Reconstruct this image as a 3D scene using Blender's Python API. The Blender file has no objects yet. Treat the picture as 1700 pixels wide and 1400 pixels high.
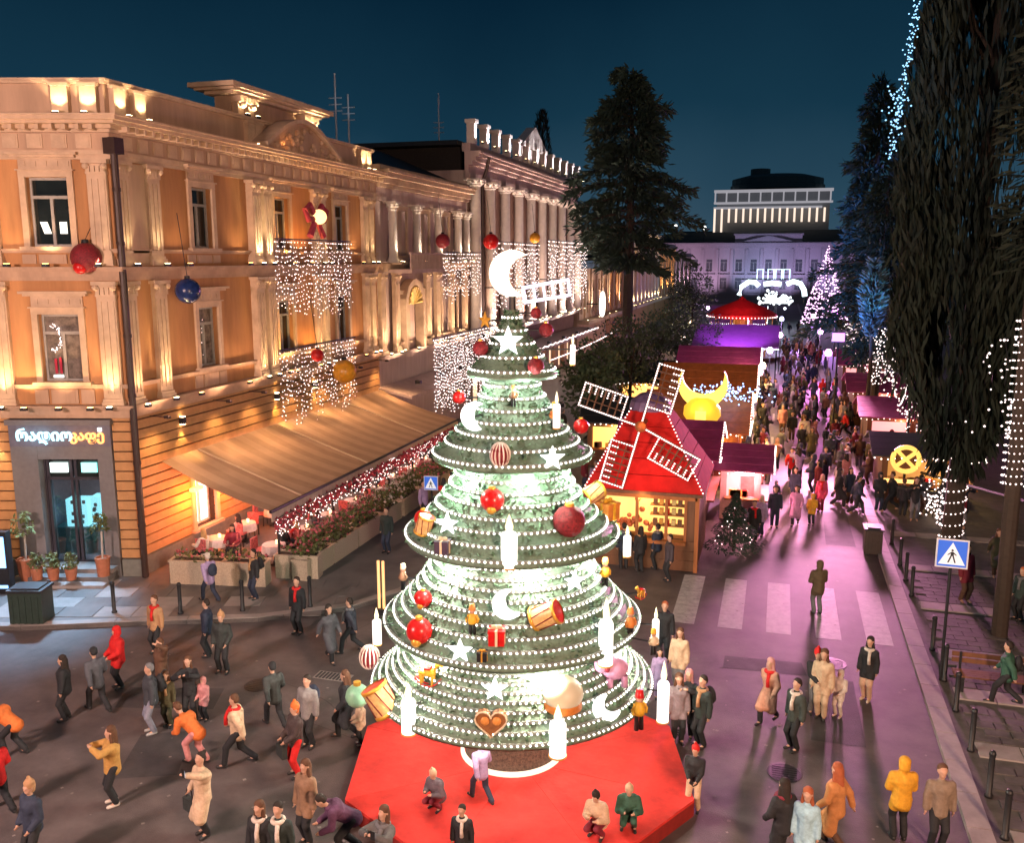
import bpy, math, random
import numpy as np
from mathutils import Vector, Matrix, noise as mnoise
R=math.radians; PI=math.pi
rnd=random.Random(7)
scn=bpy.context.scene; COL=scn.collection

# ------------------------------------------------------------------ camera
CAMH=11.0; FPX=1500.0; PITCH=R(10.2); YAW=R(16.4)
cam=bpy.data.cameras.new('camera'); camo=bpy.data.objects.new('camera',cam); COL.objects.link(camo)
cam.sensor_width=36; cam.lens=36*FPX/1700; cam.clip_end=3000; cam.clip_start=.3
camo.location=(0,0,CAMH); camo.rotation_euler=(PI/2-PITCH,0,YAW)
scn.camera=camo
_f=np.array([-math.sin(YAW)*math.cos(PITCH),math.cos(YAW)*math.cos(PITCH),-math.sin(PITCH)])
_r=np.array([math.cos(YAW),math.sin(YAW),0]); _u=np.cross(_r,_f)
def ray(x,y): return _f+_r*(x-850)/FPX-_u*(y-700)/FPX
def gz(x,y,z=0.0):
    d=ray(x,y); return np.array([0,0,CAMH])+d*((z-CAMH)/d[2])
def onX(x,y,X):
    d=ray(x,y); return np.array([0,0,CAMH])+d*(X/d[0])
def onY(x,y,Y):
    d=ray(x,y); return np.array([0,0,CAMH])+d*(Y/d[1])

# ------------------------------------------------------------------ night sky, exposure
w=bpy.data.worlds.new('World'); scn.world=w; w.use_nodes=True
nt=w.node_tree; nt.nodes.clear()
N=nt.nodes.new; L=nt.links.new
out=N('ShaderNodeOutputWorld'); bg=N('ShaderNodeBackground'); tc=N('ShaderNodeTexCoord'); sx=N('ShaderNodeSeparateXYZ')
cr=N('ShaderNodeValToRGB'); nz=N('ShaderNodeTexNoise'); mx=N('ShaderNodeMath'); ma=N('ShaderNodeMath')
L(tc.outputs['Generated'],sx.inputs[0]); L(tc.outputs['Generated'],nz.inputs['Vector'])
nz.inputs['Scale'].default_value=2.6; nz.inputs['Detail'].default_value=6
mx.operation='MULTIPLY'; mx.inputs[1].default_value=.17; L(nz.outputs['Fac'],mx.inputs[0])
ma.operation='ADD'; L(sx.outputs['Z'],ma.inputs[0]); L(mx.outputs[0],ma.inputs[1]); mb_=N('ShaderNodeMath'); mb_.operation='SUBTRACT'; mb_.inputs[1].default_value=.045; L(ma.outputs[0],mb_.inputs[0]); L(mb_.outputs[0],cr.inputs[0])
e=cr.color_ramp.elements
e[0].position=.0; e[0].color=(.034,.070,.104,1); e[1].position=1; e[1].color=(.0012,.007,.016,1)
for p,c in ((.06,(.030,.066,.100)),(.12,(.016,.048,.078)),(.19,(.006,.030,.054)),(.32,(.0017,.0135,.029))):
    k=cr.color_ramp.elements.new(p); k.color=(*c,1)
L(cr.outputs[0],bg.inputs[0]); bg.inputs[1].default_value=1.0; L(bg.outputs[0],out.inputs[0])
moon=bpy.data.lights.new('sky_glow','SUN'); moon.energy=.06; moon.angle=R(40); moon.color=(.75,.8,1.0)
mo=bpy.data.objects.new('sky_glow',moon); COL.objects.link(mo); mo.rotation_euler=(R(35),R(10),R(30))
scn.view_settings.view_transform='Standard'; scn.view_settings.look='None'
scn.view_settings.exposure=0.25; scn.view_settings.gamma=1.0; scn.view_settings.use_curve_mapping=False
scn.render.engine='CYCLES'
cy=scn.cycles
cy.use_denoising=True; cy.max_bounces=5; cy.diffuse_bounces=2; cy.glossy_bounces=2; cy.transmission_bounces=4
cy.transparent_max_bounces=6; cy.sample_clamp_indirect=2.5; cy.caustics_reflective=False; cy.caustics_refractive=False

# ------------------------------------------------------------------ materials
MATS={}
def mat(name,col,rough=.7,metal=0.0,var=.18,scale=6.0,bump=.0,bscale=None,spec=.4,alpha=None,streak=False):
    if name in MATS: return MATS[name]
    m=bpy.data.materials.new(name); m.use_nodes=True; MATS[name]=m
    t=m.node_tree; b=t.nodes['Principled BSDF']
    b.inputs['Roughness'].default_value=rough; b.inputs['Metallic'].default_value=metal
    b.inputs['Specular IOR Level'].default_value=spec
    m.diffuse_color=(*col,1)
    tc=t.nodes.new('ShaderNodeTexCoord'); n=t.nodes.new('ShaderNodeTexNoise'); n.inputs['Scale'].default_value=scale; n.inputs['Detail'].default_value=8; n.inputs['Roughness'].default_value=.65
    vec=tc.outputs['Object']
    if streak:
        mp=t.nodes.new('ShaderNodeMapping'); mp.inputs['Scale'].default_value=(1,1,.15); t.links.new(vec,mp.inputs[0]); vec=mp.outputs[0]
    t.links.new(vec,n.inputs['Vector'])
    r=t.nodes.new('ShaderNodeValToRGB'); r.color_ramp.elements[0].position=.3; r.color_ramp.elements[1].position=.7
    lo=[max(0,c*(1-var)) for c in col]; hi=[min(1,c*(1+var)) for c in col]
    r.color_ramp.elements[0].color=(*lo,1); r.color_ramp.elements[1].color=(*hi,1)
    t.links.new(n.outputs['Fac'],r.inputs[0]); t.links.new(r.outputs[0],b.inputs['Base Color'])
    if bump:
        n2=t.nodes.new('ShaderNodeTexNoise'); n2.inputs['Scale'].default_value=bscale or scale*5; n2.inputs['Detail'].default_value=3
        bp=t.nodes.new('ShaderNodeBump'); bp.inputs['Strength'].default_value=bump; bp.inputs['Distance'].default_value=.02
        t.links.new(vec,n2.inputs['Vector']); t.links.new(n2.outputs['Fac'],bp.inputs['Height']); t.links.new(bp.outputs[0],b.inputs['Normal'])
    return m
def emit(name,col,s,base=(.5,.5,.5),samp=None):
    if name in MATS: return MATS[name]
    m=bpy.data.materials.new(name); m.use_nodes=True; MATS[name]=m
    t=m.node_tree; b=t.nodes['Principled BSDF']
    b.inputs['Base Color'].default_value=(*[c*.6 for c in base],1); b.inputs['Roughness'].default_value=.5
    b.inputs['Emission Color'].default_value=(*col,1); b.inputs['Emission Strength'].default_value=s
    m.diffuse_color=(*col,1)
    if samp: m.cycles.emission_sampling=samp
    return m
def glass(name,col=(.8,.9,.95),fac=.75):
    if name in MATS: return MATS[name]
    m=bpy.data.materials.new(name); m.use_nodes=True; MATS[name]=m
    t=m.node_tree; t.nodes.clear(); o=t.nodes.new('ShaderNodeOutputMaterial'); x=t.nodes.new('ShaderNodeMixShader')
    g=t.nodes.new('ShaderNodeBsdfGlossy'); tr=t.nodes.new('ShaderNodeBsdfTransparent'); g.inputs['Roughness'].default_value=.06
    tr.inputs[0].default_value=(*col,1); x.inputs[0].default_value=1-fac
    t.links.new(tr.outputs[0],x.inputs[1]); t.links.new(g.outputs[0],x.inputs[2]); t.links.new(x.outputs[0],o.inputs[0])
    return m
STUCCO=mat('pink_stucco',(.46,.30,.20),.8,bump=.2,scale=1.3,var=.22,streak=True)
OCHRE=mat('ochre_stucco',(.43,.205,.085),.85,bump=.2,scale=1.3,var=.26,streak=True)
RUST=mat('orange_ashlar',(.45,.23,.095),.8,bump=.25,scale=3.0,var=.16)
PLINTH=mat('grey_stone_plinth',(.16,.16,.14),.7,bump=.2,scale=4)
TRIM=mat('pale_stucco_trim',(.53,.37,.25),.75,bump=.15,scale=1.5,var=.2)
WHITEST=mat('white_stucco',(.60,.52,.46),.75,bump=.1,scale=3,var=.1)
ROSE=mat('rose_stucco',(.47,.34,.30),.8,bump=.12,scale=2.5,var=.14,streak=True)
DARK=mat('dark_metal',(.022,.022,.025),.45,metal=.3,var=.2)
BLACKM=mat('black_iron',(.012,.012,.014),.5,var=.2)
PIPE=mat('brown_drainpipe',(.045,.025,.02),.45,metal=.2)
ROOFM=mat('dark_sheet_roof',(.03,.035,.04),.5,metal=.3,bump=.1,scale=1)
FRAMEM=mat('grey_window_frame',(.30,.28,.26),.6)
PANE=mat('night_glass',(.012,.016,.016),.06,var=.3,scale=1.5,spec=.6)
PANEW=mat('lit_curtain_glass',(.16,.13,.11),.12,var=.7,scale=3.5)
ASPH=mat('asphalt',(.088,.070,.070),.62,bump=.4,scale=.9,bscale=45,var=.42,spec=.45)
PAVE=mat('paving_stone',(.13,.115,.11),.6,bump=.2,scale=1.2,bscale=40,var=.25)
PAVEL=mat('pale_kerb_stone',(.27,.235,.22),.65,bump=.15,scale=2,var=.18)
PAVED=mat('dark_paver',(.085,.075,.07),.7,bump=.3,scale=3,var=.3)
PAINT=mat('worn_road_paint',(.34,.32,.32),.6,var=.35,scale=5)
WOODB=mat('brown_wood',(.13,.055,.025),.6,bump=.2,scale=3,var=.3,streak=True)
WOODO=mat('orange_wood',(.30,.10,.028),.6,bump=.2,scale=3,var=.3,streak=True)
REDP=mat('red_painted_board',(.42,.018,.016),.9,var=.2,scale=2.5,bump=.15,spec=.08)
CARPET=mat('red_carpet',(.60,.035,.028),.9,bump=.8,scale=1.1,bscale=5,var=.36)
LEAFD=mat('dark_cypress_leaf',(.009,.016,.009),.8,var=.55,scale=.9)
LEAFM=mat('cedar_needle',(.028,.050,.034),.8,var=.5,scale=.6)
LEAFG=mat('laurel_leaf',(.04,.065,.03),.65,var=.5,scale=1.2)
BARK=mat('tree_bark',(.045,.032,.024),.9,bump=.5,scale=6)
TINSEL=mat('green_tinsel_netting',(.11,.17,.12),.5,var=.3,scale=14,bump=.6,bscale=70)
LILACP=mat('greenish_grey_netting',(.16,.17,.15),.6,var=.3,scale=10,bump=.4,bscale=60)
BULB=emit('warm_white_bulb',(1,.86,.74),6.0)
BULBP=emit('pinkish_white_bulb',(1,.78,.74),3.2)
BULBC=emit('cool_white_bulb',(.85,.95,1),9)
BULBB=emit('icy_blue_bulb',(.25,.62,1),1.8)
LEDW=emit('white_led_dot',(1,.95,.84),5.5)
GLOWW=emit('glowing_white_acrylic',(1,.98,.92),3.0)
GLOWM=emit('glowing_cream_acrylic',(1,.86,.62),1.7)
LAMPW=emit('warm_lamp_lens',(1,.72,.38),18)
LAMPO=emit('orange_lamp_lens',(1,.45,.12),10)
GOLD=mat('gold_paint',(.62,.33,.05),.35,metal=.35,var=.15)
CREAM=mat('cream_paint',(.66,.55,.38),.5,var=.1)
SKIN=mat('skin',(.46,.27,.19),.6,var=.1,scale=8)
EYE=mat('dark_eye',(.02,.015,.012),.4)
HAIRC={}

# ------------------------------------------------------------------ mesh helpers
OFF={}
class MB:
    def __init__(s): s.v=[]; s.f=[]; s.m=[]; s.cur=0
    def quad(s,a,b,c,d): n=len(s.v); s.v+=[tuple(a),tuple(b),tuple(c),tuple(d)]; s.f.append((n,n+1,n+2,n+3)); s.m.append(s.cur)
    def tri(s,a,b,c): n=len(s.v); s.v+=[tuple(a),tuple(b),tuple(c)]; s.f.append((n,n+1,n+2)); s.m.append(s.cur)
    def hexa(s,p):
        n=len(s.v); s.v+=[tuple(q) for q in p]
        for q in ((0,3,2,1),(4,5,6,7),(0,1,5,4),(1,2,6,5),(2,3,7,6),(3,0,4,7)):
            s.f.append(tuple(n+i for i in q)); s.m.append(s.cur)
    def box(s,x0,x1,y0,y1,z0,z1):
        s.hexa([(x0,y0,z0),(x1,y0,z0),(x1,y1,z0),(x0,y1,z0),(x0,y0,z1),(x1,y0,z1),(x1,y1,z1),(x0,y1,z1)])
    def cbox(s,c,sx,sy,sz,rz=0.0):
        ca,sa=math.cos(rz),math.sin(rz); P=[]
        for z in (-sz/2,sz/2):
            for x,y in ((-1,-1),(1,-1),(1,1),(-1,1)):
                X,Y=x*sx/2,y*sy/2; P.append((c[0]+X*ca-Y*sa,c[1]+X*sa+Y*ca,c[2]+z))
        s.hexa(P)
    def prism(s,pts,z0,z1):
        n=len(s.v); k=len(pts)
        s.v+=[(p[0],p[1],z0) for p in pts]+[(p[0],p[1],z1) for p in pts]
        s.f.append(tuple(n+i for i in reversed(range(k)))); s.m.append(s.cur)
        s.f.append(tuple(n+k+i for i in range(k))); s.m.append(s.cur)
        for i in range(k):
            j=(i+1)%k; s.f.append((n+i,n+j,n+k+j,n+k+i)); s.m.append(s.cur)
    def plate(s,pts2,o,ax,ay,an,th):
        """extruded outline in the plane (ax, ay) through o, thickness th along an"""
        o,ax,ay,an=[np.array(q,float) for q in (o,ax,ay,an)]
        n=len(s.v); k=len(pts2)
        for t in (-th/2,th/2): s.v+=[tuple(o+ax*p[0]+ay*p[1]+an*t) for p in pts2]
        s.f.append(tuple(n+i for i in reversed(range(k)))); s.m.append(s.cur)
        s.f.append(tuple(n+k+i for i in range(k))); s.m.append(s.cur)
        for i in range(k):
            j=(i+1)%k; s.f.append((n+i,n+j,n+k+j,n+k+i)); s.m.append(s.cur)
    def tube(s,pts,rad,seg=6,caps=True):
        pts=[np.array(p,float) for p in pts]; k=len(pts)
        rr=rad if hasattr(rad,'__len__') else [rad]*k
        n=len(s.v); up=np.array([0,0,1.0])
        for i,p in enumerate(pts):
            t=pts[min(i+1,k-1)]-pts[max(i-1,0)]; t/=np.linalg.norm(t)+1e-9
            a=np.cross(t,up if abs(t[2])<.9 else np.array([1.0,0,0])); a/=np.linalg.norm(a); b=np.cross(t,a)
            for j in range(seg):
                w=2*PI*j/seg; s.v.append(tuple(p+rr[i]*(math.cos(w)*a+math.sin(w)*b)))
        for i in range(k-1):
            for j in range(seg):
                q=(j+1)%seg; s.f.append((n+i*seg+j,n+i*seg+q,n+(i+1)*seg+q,n+(i+1)*seg+j)); s.m.append(s.cur)
        if caps:
            s.f.append(tuple(n+j for j in reversed(range(seg)))); s.m.append(s.cur)
            s.f.append(tuple(n+(k-1)*seg+j for j in range(seg))); s.m.append(s.cur)
    def lathe(s,prof,c=(0,0,0),seg=16,a0=0,a1=2*PI):
        n=len(s.v); k=len(prof); full=abs(a1-a0-2*PI)<1e-6; cols=seg if full else seg+1
        for i in range(cols):
            w=a0+(a1-a0)*i/seg
            for r,z in prof: s.v.append((c[0]+r*math.cos(w),c[1]+r*math.sin(w),c[2]+z))
        for i in range(seg):
            j=(i+1)%cols
            for q in range(k-1):
                s.f.append((n+i*k+q,n+j*k+q,n+j*k+q+1,n+i*k+q+1)); s.m.append(s.cur)
    def ball(s,c,r,seg=12,rings=8,sc=(1,1,1)):
        n=len(s.v)
        s.v.append((c[0],c[1],c[2]-r*sc[2]))
        for i in range(1,rings):
            a=-PI/2+PI*i/rings
            for j in range(seg):
                w=2*PI*j/seg; s.v.append((c[0]+r*sc[0]*math.cos(a)*math.cos(w),c[1]+r*sc[1]*math.cos(a)*math.sin(w),c[2]+r*sc[2]*math.sin(a)))
        s.v.append((c[0],c[1],c[2]+r*sc[2])); T=len(s.v)-1
        for j in range(seg):
            q=(j+1)%seg; s.f.append((n,n+1+q,n+1+j)); s.m.append(s.cur)
            b=n+1+(rings-2)*seg; s.f.append((b+j,b+q,T)); s.m.append(s.cur)
            for i in range(rings-2):
                a=n+1+i*seg; s.f.append((a+j,a+q,a+seg+q,a+seg+j)); s.m.append(s.cur)
    def octa(s,c,r):
        n=len(s.v); x,y,z=c
        s.v+=[(x+r,y,z),(x-r,y,z),(x,y+r,z),(x,y-r,z),(x,y,z+r),(x,y,z-r)]
        for a,b,d in ((0,2,4),(2,1,4),(1,3,4),(3,0,4),(2,0,5),(1,2,5),(3,1,5),(0,3,5)): s.f.append((n+a,n+b,n+d)); s.m.append(s.cur)
    def build(s,name,mats,parent=None,smooth=False,local=False):
        me=bpy.data.meshes.new(name)
        v=np.array(s.v,dtype=float).reshape(-1,3); off=np.zeros(3)
        if parent is not None:
            off=OFF.get(parent.name,np.zeros(3))
            if not local: v=v-off
        me.from_pydata(v.tolist(),[],s.f)
        for m in (mats if isinstance(mats,(list,tuple)) else [mats]): me.materials.append(m)
        if any(s.m): me.polygons.foreach_set('material_index',s.m)
        if smooth: me.polygons.foreach_set('use_smooth',[True]*len(me.polygons))
        me.update()
        o=bpy.data.objects.new(name,me); COL.objects.link(o)
        if parent is not None: o.parent=parent; OFF[o.name]=off
        return o
def thing(name,label,cat,loc=(0,0,0),rz=0.0,group=None):
    o=bpy.data.objects.new(name,None); COL.objects.link(o); o.location=loc; o.rotation_euler=(0,0,rz); o.empty_display_size=.3
    o['label']=label; o['category']=cat
    if group: o['group']=group
    OFF[o.name]=np.array(loc,float)
    return o
def tag(o,label=None,cat=None,group=None,kind=None):
    if label: o['label']=label
    if cat: o['category']=cat
    if group: o['group']=group
    if kind: o['kind']=kind
    return o
def rebase(o):
    """put a top-level mesh's origin at the middle of its foot"""
    me=o.data; n=len(me.vertices); a=np.empty(n*3); me.vertices.foreach_get('co',a); a=a.reshape(-1,3)
    lo,hi=a.min(0),a.max(0); c=np.array([(lo[0]+hi[0])/2,(lo[1]+hi[1])/2,lo[2]])
    me.vertices.foreach_set('co',(a-c).ravel()); me.update(); o.location=tuple(c); OFF[o.name]=c
    return o
KIDS={}
def link_copy(o,parent=None):
    c=o.copy(); COL.objects.link(c)
    if parent is not None: c.parent=parent
    return c
def copy_tree(o,parent=None):
    c=link_copy(o,parent)
    for ch in o.children: copy_tree(ch,c)
    return c
def spot(loc,target,power,col,angle=60,blend=.6,size=.06,parent=None,name='lamp'):
    l=bpy.data.lights.new(name,'SPOT'); l.energy=power; l.color=col; l.spot_size=R(angle); l.spot_blend=blend; l.shadow_soft_size=size
    o=bpy.data.objects.new(name,l); COL.objects.link(o)
    d=Vector(target)-Vector(loc); o.rotation_euler=d.to_track_quat('-Z','Y').to_euler()
    off=OFF.get(parent.name,np.zeros(3)) if parent is not None else np.zeros(3)
    o.location=tuple(np.array(loc,float)-off)
    if parent is not None: o.parent=parent
    return o
def point(loc,power,col,size=.08,parent=None,name='lamp'):
    l=bpy.data.lights.new(name,'POINT'); l.energy=power; l.color=col; l.shadow_soft_size=size
    o=bpy.data.objects.new(name,l); COL.objects.link(o)
    off=OFF.get(parent.name,np.zeros(3)) if parent is not None else np.zeros(3)
    o.location=tuple(np.array(loc,float)-off)
    if parent is not None: o.parent=parent
    return o
class Fac:
    def __init__(s,o,t,n): s.o=np.array(o,float); s.t=np.array(t,float); s.n=np.array(n,float)
    def P(s,u,z,d=0.0):
        q=s.o+s.t*u+s.n*d; return (q[0],q[1],z)
    def box(s,mb,u0,u1,z0,z1,d0,d1,m0=0.0,m1=0.0):
        P=s.P
        p=[]
        for z in (z0,z1): p+=[P(u0-m0*d0,z,d0),P(u0-m0*d1,z,d1),P(u1+m1*d1,z,d1),P(u1+m1*d0,z,d0)]
        mb.hexa(p)
    def wall(s,mb,u0,u1,z0,z1,holes,d=0.0,rev=.34):
        us=sorted({u0,u1,*[h[0] for h in holes],*[h[1] for h in holes]}); zs=sorted({z0,z1,*[h[2] for h in holes],*[h[3] for h in holes]})
        us=[u for u in us if u0<=u<=u1]; zs=[z for z in zs if z0<=z<=z1]
        for a,b in zip(us,us[1:]):
            for c,e in zip(zs,zs[1:]):
                mu,mz=(a+b)/2,(c+e)/2
                if any(h[0]<mu<h[1] and h[2]<mz<h[3] for h in holes): continue
                mb.quad(s.P(a,c,d),s.P(b,c,d),s.P(b,e,d),s.P(a,e,d))
        for h in holes:
            a,b,c,e=h[:4]
            mb.quad(s.P(a,c,d),s.P(a,c,d-rev),s.P(a,e,d-rev),s.P(a,e,d)); mb.quad(s.P(b,c,d-rev),s.P(b,c,d),s.P(b,e,d),s.P(b,e,d-rev))
            mb.quad(s.P(a,c,d-rev),s.P(a,c,d),s.P(b,c,d),s.P(b,c,d-rev)); mb.quad(s.P(a,e,d),s.P(a,e,d-rev),s.P(b,e,d-rev),s.P(b,e,d))
def cornice(F,mb,u0,u1,z,steps,m0=0,m1=0):
    for h,d in steps: F.box(mb,u0,u1,z,z+h,-.05,d,m0,m1); z+=h
def window(F,u,z0,w,h,parent,pane=None,dep=-.22,surround=True,hood=True,frame=FRAMEM,smat=TRIM,transom=.72):
    f=MB(); a,b=u-w/2,u+w/2; t=.08
    for q in ((a,a+t,z0,z0+h),(b-t,b,z0,z0+h),(a+t,b-t,z0,z0+t),(a+t,b-t,z0+h-t,z0+h),(a+t,b-t,z0+h*transom-.05,z0+h*transom+.05),(u-.05,u+.05,z0+t,z0+h*transom-.05)):
        F.box(f,q[0],q[1],q[2],q[3],dep-.06,dep+.03)
    fo=f.build('window',frame,parent)
    p=MB(); F.box(p,a+.02,b-.02,z0+.02,z0+h-.02,dep-.05,dep-.03); p.build('pane',pane or PANE,fo)
    if surround:
        s=MB(); q=.2
        F.box(s,a-q,a,z0,z0+h,-.02,.09); F.box(s,b,b+q,z0,z0+h,-.02,.09); F.box(s,a-q,b+q,z0+h,z0+h+.2,-.02,.1)
        F.box(s,a-q-.06,b+q+.06,z0+h+.2,z0+h+.245,-.02,.16); 
        so=s.build('window_surround',smat,parent)
        k=MB(); F.box(k,a-q-.1,b+q+.1,z0-.12,z0,-.02,.2); k.build('sill',smat,fo)
        if hood:
            k=MB(); F.box(k,a-q+.02,b+q-.02,z0+h+.245,z0+h+.6,-.02,.07)
            for i in range(5): F.box(k,u+(i-2)*w*.26-.09,u+(i-2)*w*.26+.09,z0+h+.34,z0+h+.5,.07,.1)
            F.box(k,a-q-.16,b+q+.16,z0+h+.6,z0+h+.68,-.02,.22); F.box(k,a-q-.26,b+q+.26,z0+h+.68,z0+h+.76,-.02,.32)
            k.build('hood',smat,so)
    return fo
def pilaster(F,u0,u1,z0,z1,parent,m=TRIM,d=.16,flutes=True,cap=.5):
    b=MB(); w=u1-u0
    F.box(b,u0-.06,u1+.06,z0,z0+.22,-.02,d+.08); F.box(b,u0-.03,u1+.03,z0+.22,z0+.32,-.02,d+.04)
    F.box(b,u0,u1,z0+.32,z1-cap,-.02,d)
    if flutes:
        n=3
        for i in range(n):
            c=u0+w*(i+.5)/n; F.box(b,c-w*.09,c+w*.09,z0+.5,z1-cap-.15,d,d+.03)
    po=b.build('pilaster',m,parent)
    c=MB(); F.box(c,u0-.02,u1+.02,z1-cap,z1-cap+.07,-.02,d+.04)
    k=4
    for i in range(k):
        q=u0+w*(i+.5)/k; F.box(c,q-w*.1,q+w*.1,z1-cap+.07,z1-.2,d-.05,d+.07)
    for q in (u0+.02,u1-.02): 
        c.ball(F.P(q,z1-.2,d+.06),.11,8,6)
    F.box(c,u0,u1,z1-cap+.07,z1-.12,-.02,d+.02)
    F.box(c,u0-.1,u1+.1,z1-.12,z1,-.02,d+.12)
    c.build('capital',m,po)
    return po
KUP=4.5
def uplight(F,u,z,d,parent,power,col=(1,.72,.38),h=6,angle=46,inn=.0,blend=.7,lens=None):
    b=MB(); F.box(b,u-.1,u+.1,z,z+.1,d-.07,d+.07); b.cur=1; F.box(b,u-.08,u+.08,z+.1,z+.115,d-.05,d+.05)
    o=b.build('uplight',[DARK,lens or LAMPW],parent)
    spot(F.P(u,z+.16,d),F.P(u,z+h,inn),power*KUP,col,angle,blend,.05,o)
    return o
# ------------------------------------------------------------------ ground, road, pavements
def struct(o): o['kind']='structure'; return o
b=MB(); b.quad((-345,-70,-.02),(345,-70,-.02),(345,575,-.02),(-345,575,-.02)); struct(b.build('ground',PAVED))
b=MB(); b.quad((-60,-30,0),(4.0,-30,0),(4.0,330,0),(-60,330,0)); struct(b.build('road',ASPH))
# the crossing: broad worn bars, each a piece of paint
zeb=MB(); zo=None
for i in range(5):
    x=-2.75+i*1.42; z=MB(); z.quad((x,26.6,.004),(x+.72,26.6,.004),(x+.72,31.0,.004),(x,31.0,.004)); o=struct(z.build('zebra_stripe',PAINT))
b=MB()
for i in range(14):
    y=46+i*9; b.quad((-.1,y,.004),(.05,y,.004),(.05,y+3,.004),(-.1,y+3,.004))
struct(b.build('lane_marking',PAINT))
KZ=.13
# left pavement: outline along the kerb, round the corner and up the street
LK=[(-40,14.6),(-23.5,19.75),(-21.4,20.4),(-18.9,21.45),(-14.9,23.0),(-12.6,24.6),(-11.5,26.4),(-11.2,29),(-11.2,230),(-20.85,230),(-20.85,25.25),(-40,19.6)]
b=MB(); b.prism(LK,0,KZ); lp=struct(b.build('left_pavement',PAVE))
kp=MB(); pts=LK[:9]; ko=None
def kerb_piece(p,q,side,m=PAVEL,parent=None,w=.3,h=.02):
    p=np.array(p);q=np.array(q);t=(q-p)/np.linalg.norm(q-p); n=np.array([-t[1],t[0]])*side
    k=MB(); g=t*.012
    a=[p+g,q-g,q-g+n*w,p+g+n*w]
    if side<0: a=a[::-1]
    k.prism([tuple(x) for x in a],0.0,KZ+h); return k.build('kerb_stone',m,parent)
acc=[]
for p,q in zip(pts,pts[1:]):
    d=math.hypot(q[0]-p[0],q[1]-p[1]); n=max(1,int(d/1.6)) if d<60 else 40
    for i in range(n):
        if d>60 and i>26: break
        f0,f1=i/n,(i+1)/n
        if d>60: f0,f1=i*1.9/d,(i+1)*1.9/d
        kerb_piece((p[0]+(q[0]-p[0])*f0,p[1]+(q[1]-p[1])*f0),(p[0]+(q[0]-p[0])*f1,p[1]+(q[1]-p[1])*f1),1,parent=lp)
# slabs of the left pavement in front of the café, each a stone of its own
for i in range(9):
    for j in range(4):
        u0=np.array([-23.2+i*1.12,20.55+i*.345+j*.86]); 
        if u0[1]>25.15+ (u0[0]+20.9)*.295-.9: continue
        t=np.array([.956,.294]); n=np.array([-.294,.956]); g=.02
        p=[u0+t*g+n*g,u0+t*(1.17-g)+n*g,u0+t*(1.17-g)+n*(.86-g),u0+t*g+n*(.86-g)]
        s=MB(); s.prism([tuple(x) for x in p],KZ-.01,KZ+.012+rnd.random()*.006); s.build('paving_slab',[PAVE,PAVEL][rnd.random()<.25],lp)
# right pavement
b=MB(); b.prism([(4.45,-10),(26,-10),(26,300),(4.45,300)],0,KZ-.03); rp=struct(b.build('right_pavement',PAVED))
for i in range(52):
    y=14+i*1.25
    k=MB(); k.box(4.0,4.44,y+.012,y+1.238,0,KZ); k.build('kerb_stone',PAVEL,rp)
k=MB(); k.box(4.0,4.44,79.0,300,0,KZ); k.build('kerb_line',PAVEL,rp)
# cross bands of pale stone and square beds of setts between them
for y in (17.2,20.6,23.4,25.9,29.6,33.4,37.6):
    for i in range(7):
        k=MB(); x=4.75+i*.93; k.box(x+.012,x+.918,y,y+.62,KZ-.04,KZ+.012); k.build('pale_slab',PAVEL,rp)
cob=[]
for j,(y0,y1) in enumerate(((17.9,20.5),(21.3,23.3),(24.1,25.8),(26.6,29.5),(30.3,33.3))):
    n=0; y=y0
    while y<y1-.3:
        for i in range(11):
            x=4.78+i*.58+((n%2)*.29)
            if x>10.6: continue
            k=MB(); k.box(x+.015,x+.565,y+.015,y+.325,KZ-.05,KZ-.008+rnd.random()*.012); k.build('sett',PAVED,rp)
        y+=.34; n+=1
# patches, covers and a drain in the roadway
PATCH=mat('asphalt_patch',(.052,.046,.048),.7,bump=.4,scale=2,bscale=60,var=.3)
for x0,y0,w_,d_,rz in ((-15.5,17.2,2.6,1.1,.25),(-9.8,22.0,1.8,.9,.1),(1.2,20.5,1.2,3.4,0),(-1.0,23.8,2.2,.8,.05),(2.2,36,1.1,5,0),(-13.2,14.6,1.3,1.9,.4)):
    b=MB(); ca,sa=math.cos(rz),math.sin(rz); b.quad(*[(x0+a*ca-c*sa,y0+a*sa+c*ca,.004) for a,c in ((0,0),(w_,0),(w_*.96,d_),(.05,d_*.97))]); struct(b.build('asphalt_patch',PATCH))
b=MB()
for _ in range(9):
    x,y=-17+rnd.random()*20,13+rnd.random()*14; a=rnd.random()*3.14
    for k in range(14):
        a+=rnd.gauss(0,.35); x1,y1=x+.28*math.cos(a),y+.28*math.sin(a); nx,ny=-math.sin(a)*.007,math.cos(a)*.007
        if x1<3.8 and not (x1<-12 and y1>21): b.quad((x-nx,y-ny,.0035),(x1-nx,y1-ny,.0035),(x1+nx,y1+ny,.0035),(x+nx,y+ny,.0035))
        x,y=x1,y1
c_=b.build('asphalt_crack',mat('crack_filler',(.022,.02,.02),.6)); c_['kind']='structure'
for (x,y),l in (((-12.6,19.3),'round iron manhole cover in the square, left of the platform'),((.6,18.9),'round iron manhole cover on the pink-lit road, right of the platform'),((1.9,24.9),'round iron manhole cover just before the crossing')):
    t=thing('manhole_cover',l,'manhole cover',(x,y,0)); b=MB(); b.lathe([(.37,.002),(.37,.012),(.33,.014),(.33,.010),(0,.010)],seg=24); b.build('ring',DARK,t,local=True)
    b=MB(); [b.box(-.26,.26,-.22+i*.088-.02,-.22+i*.088+.02,.010,.017) for i in range(6)]; b.build('ribs',DARK,t,local=True)
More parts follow.
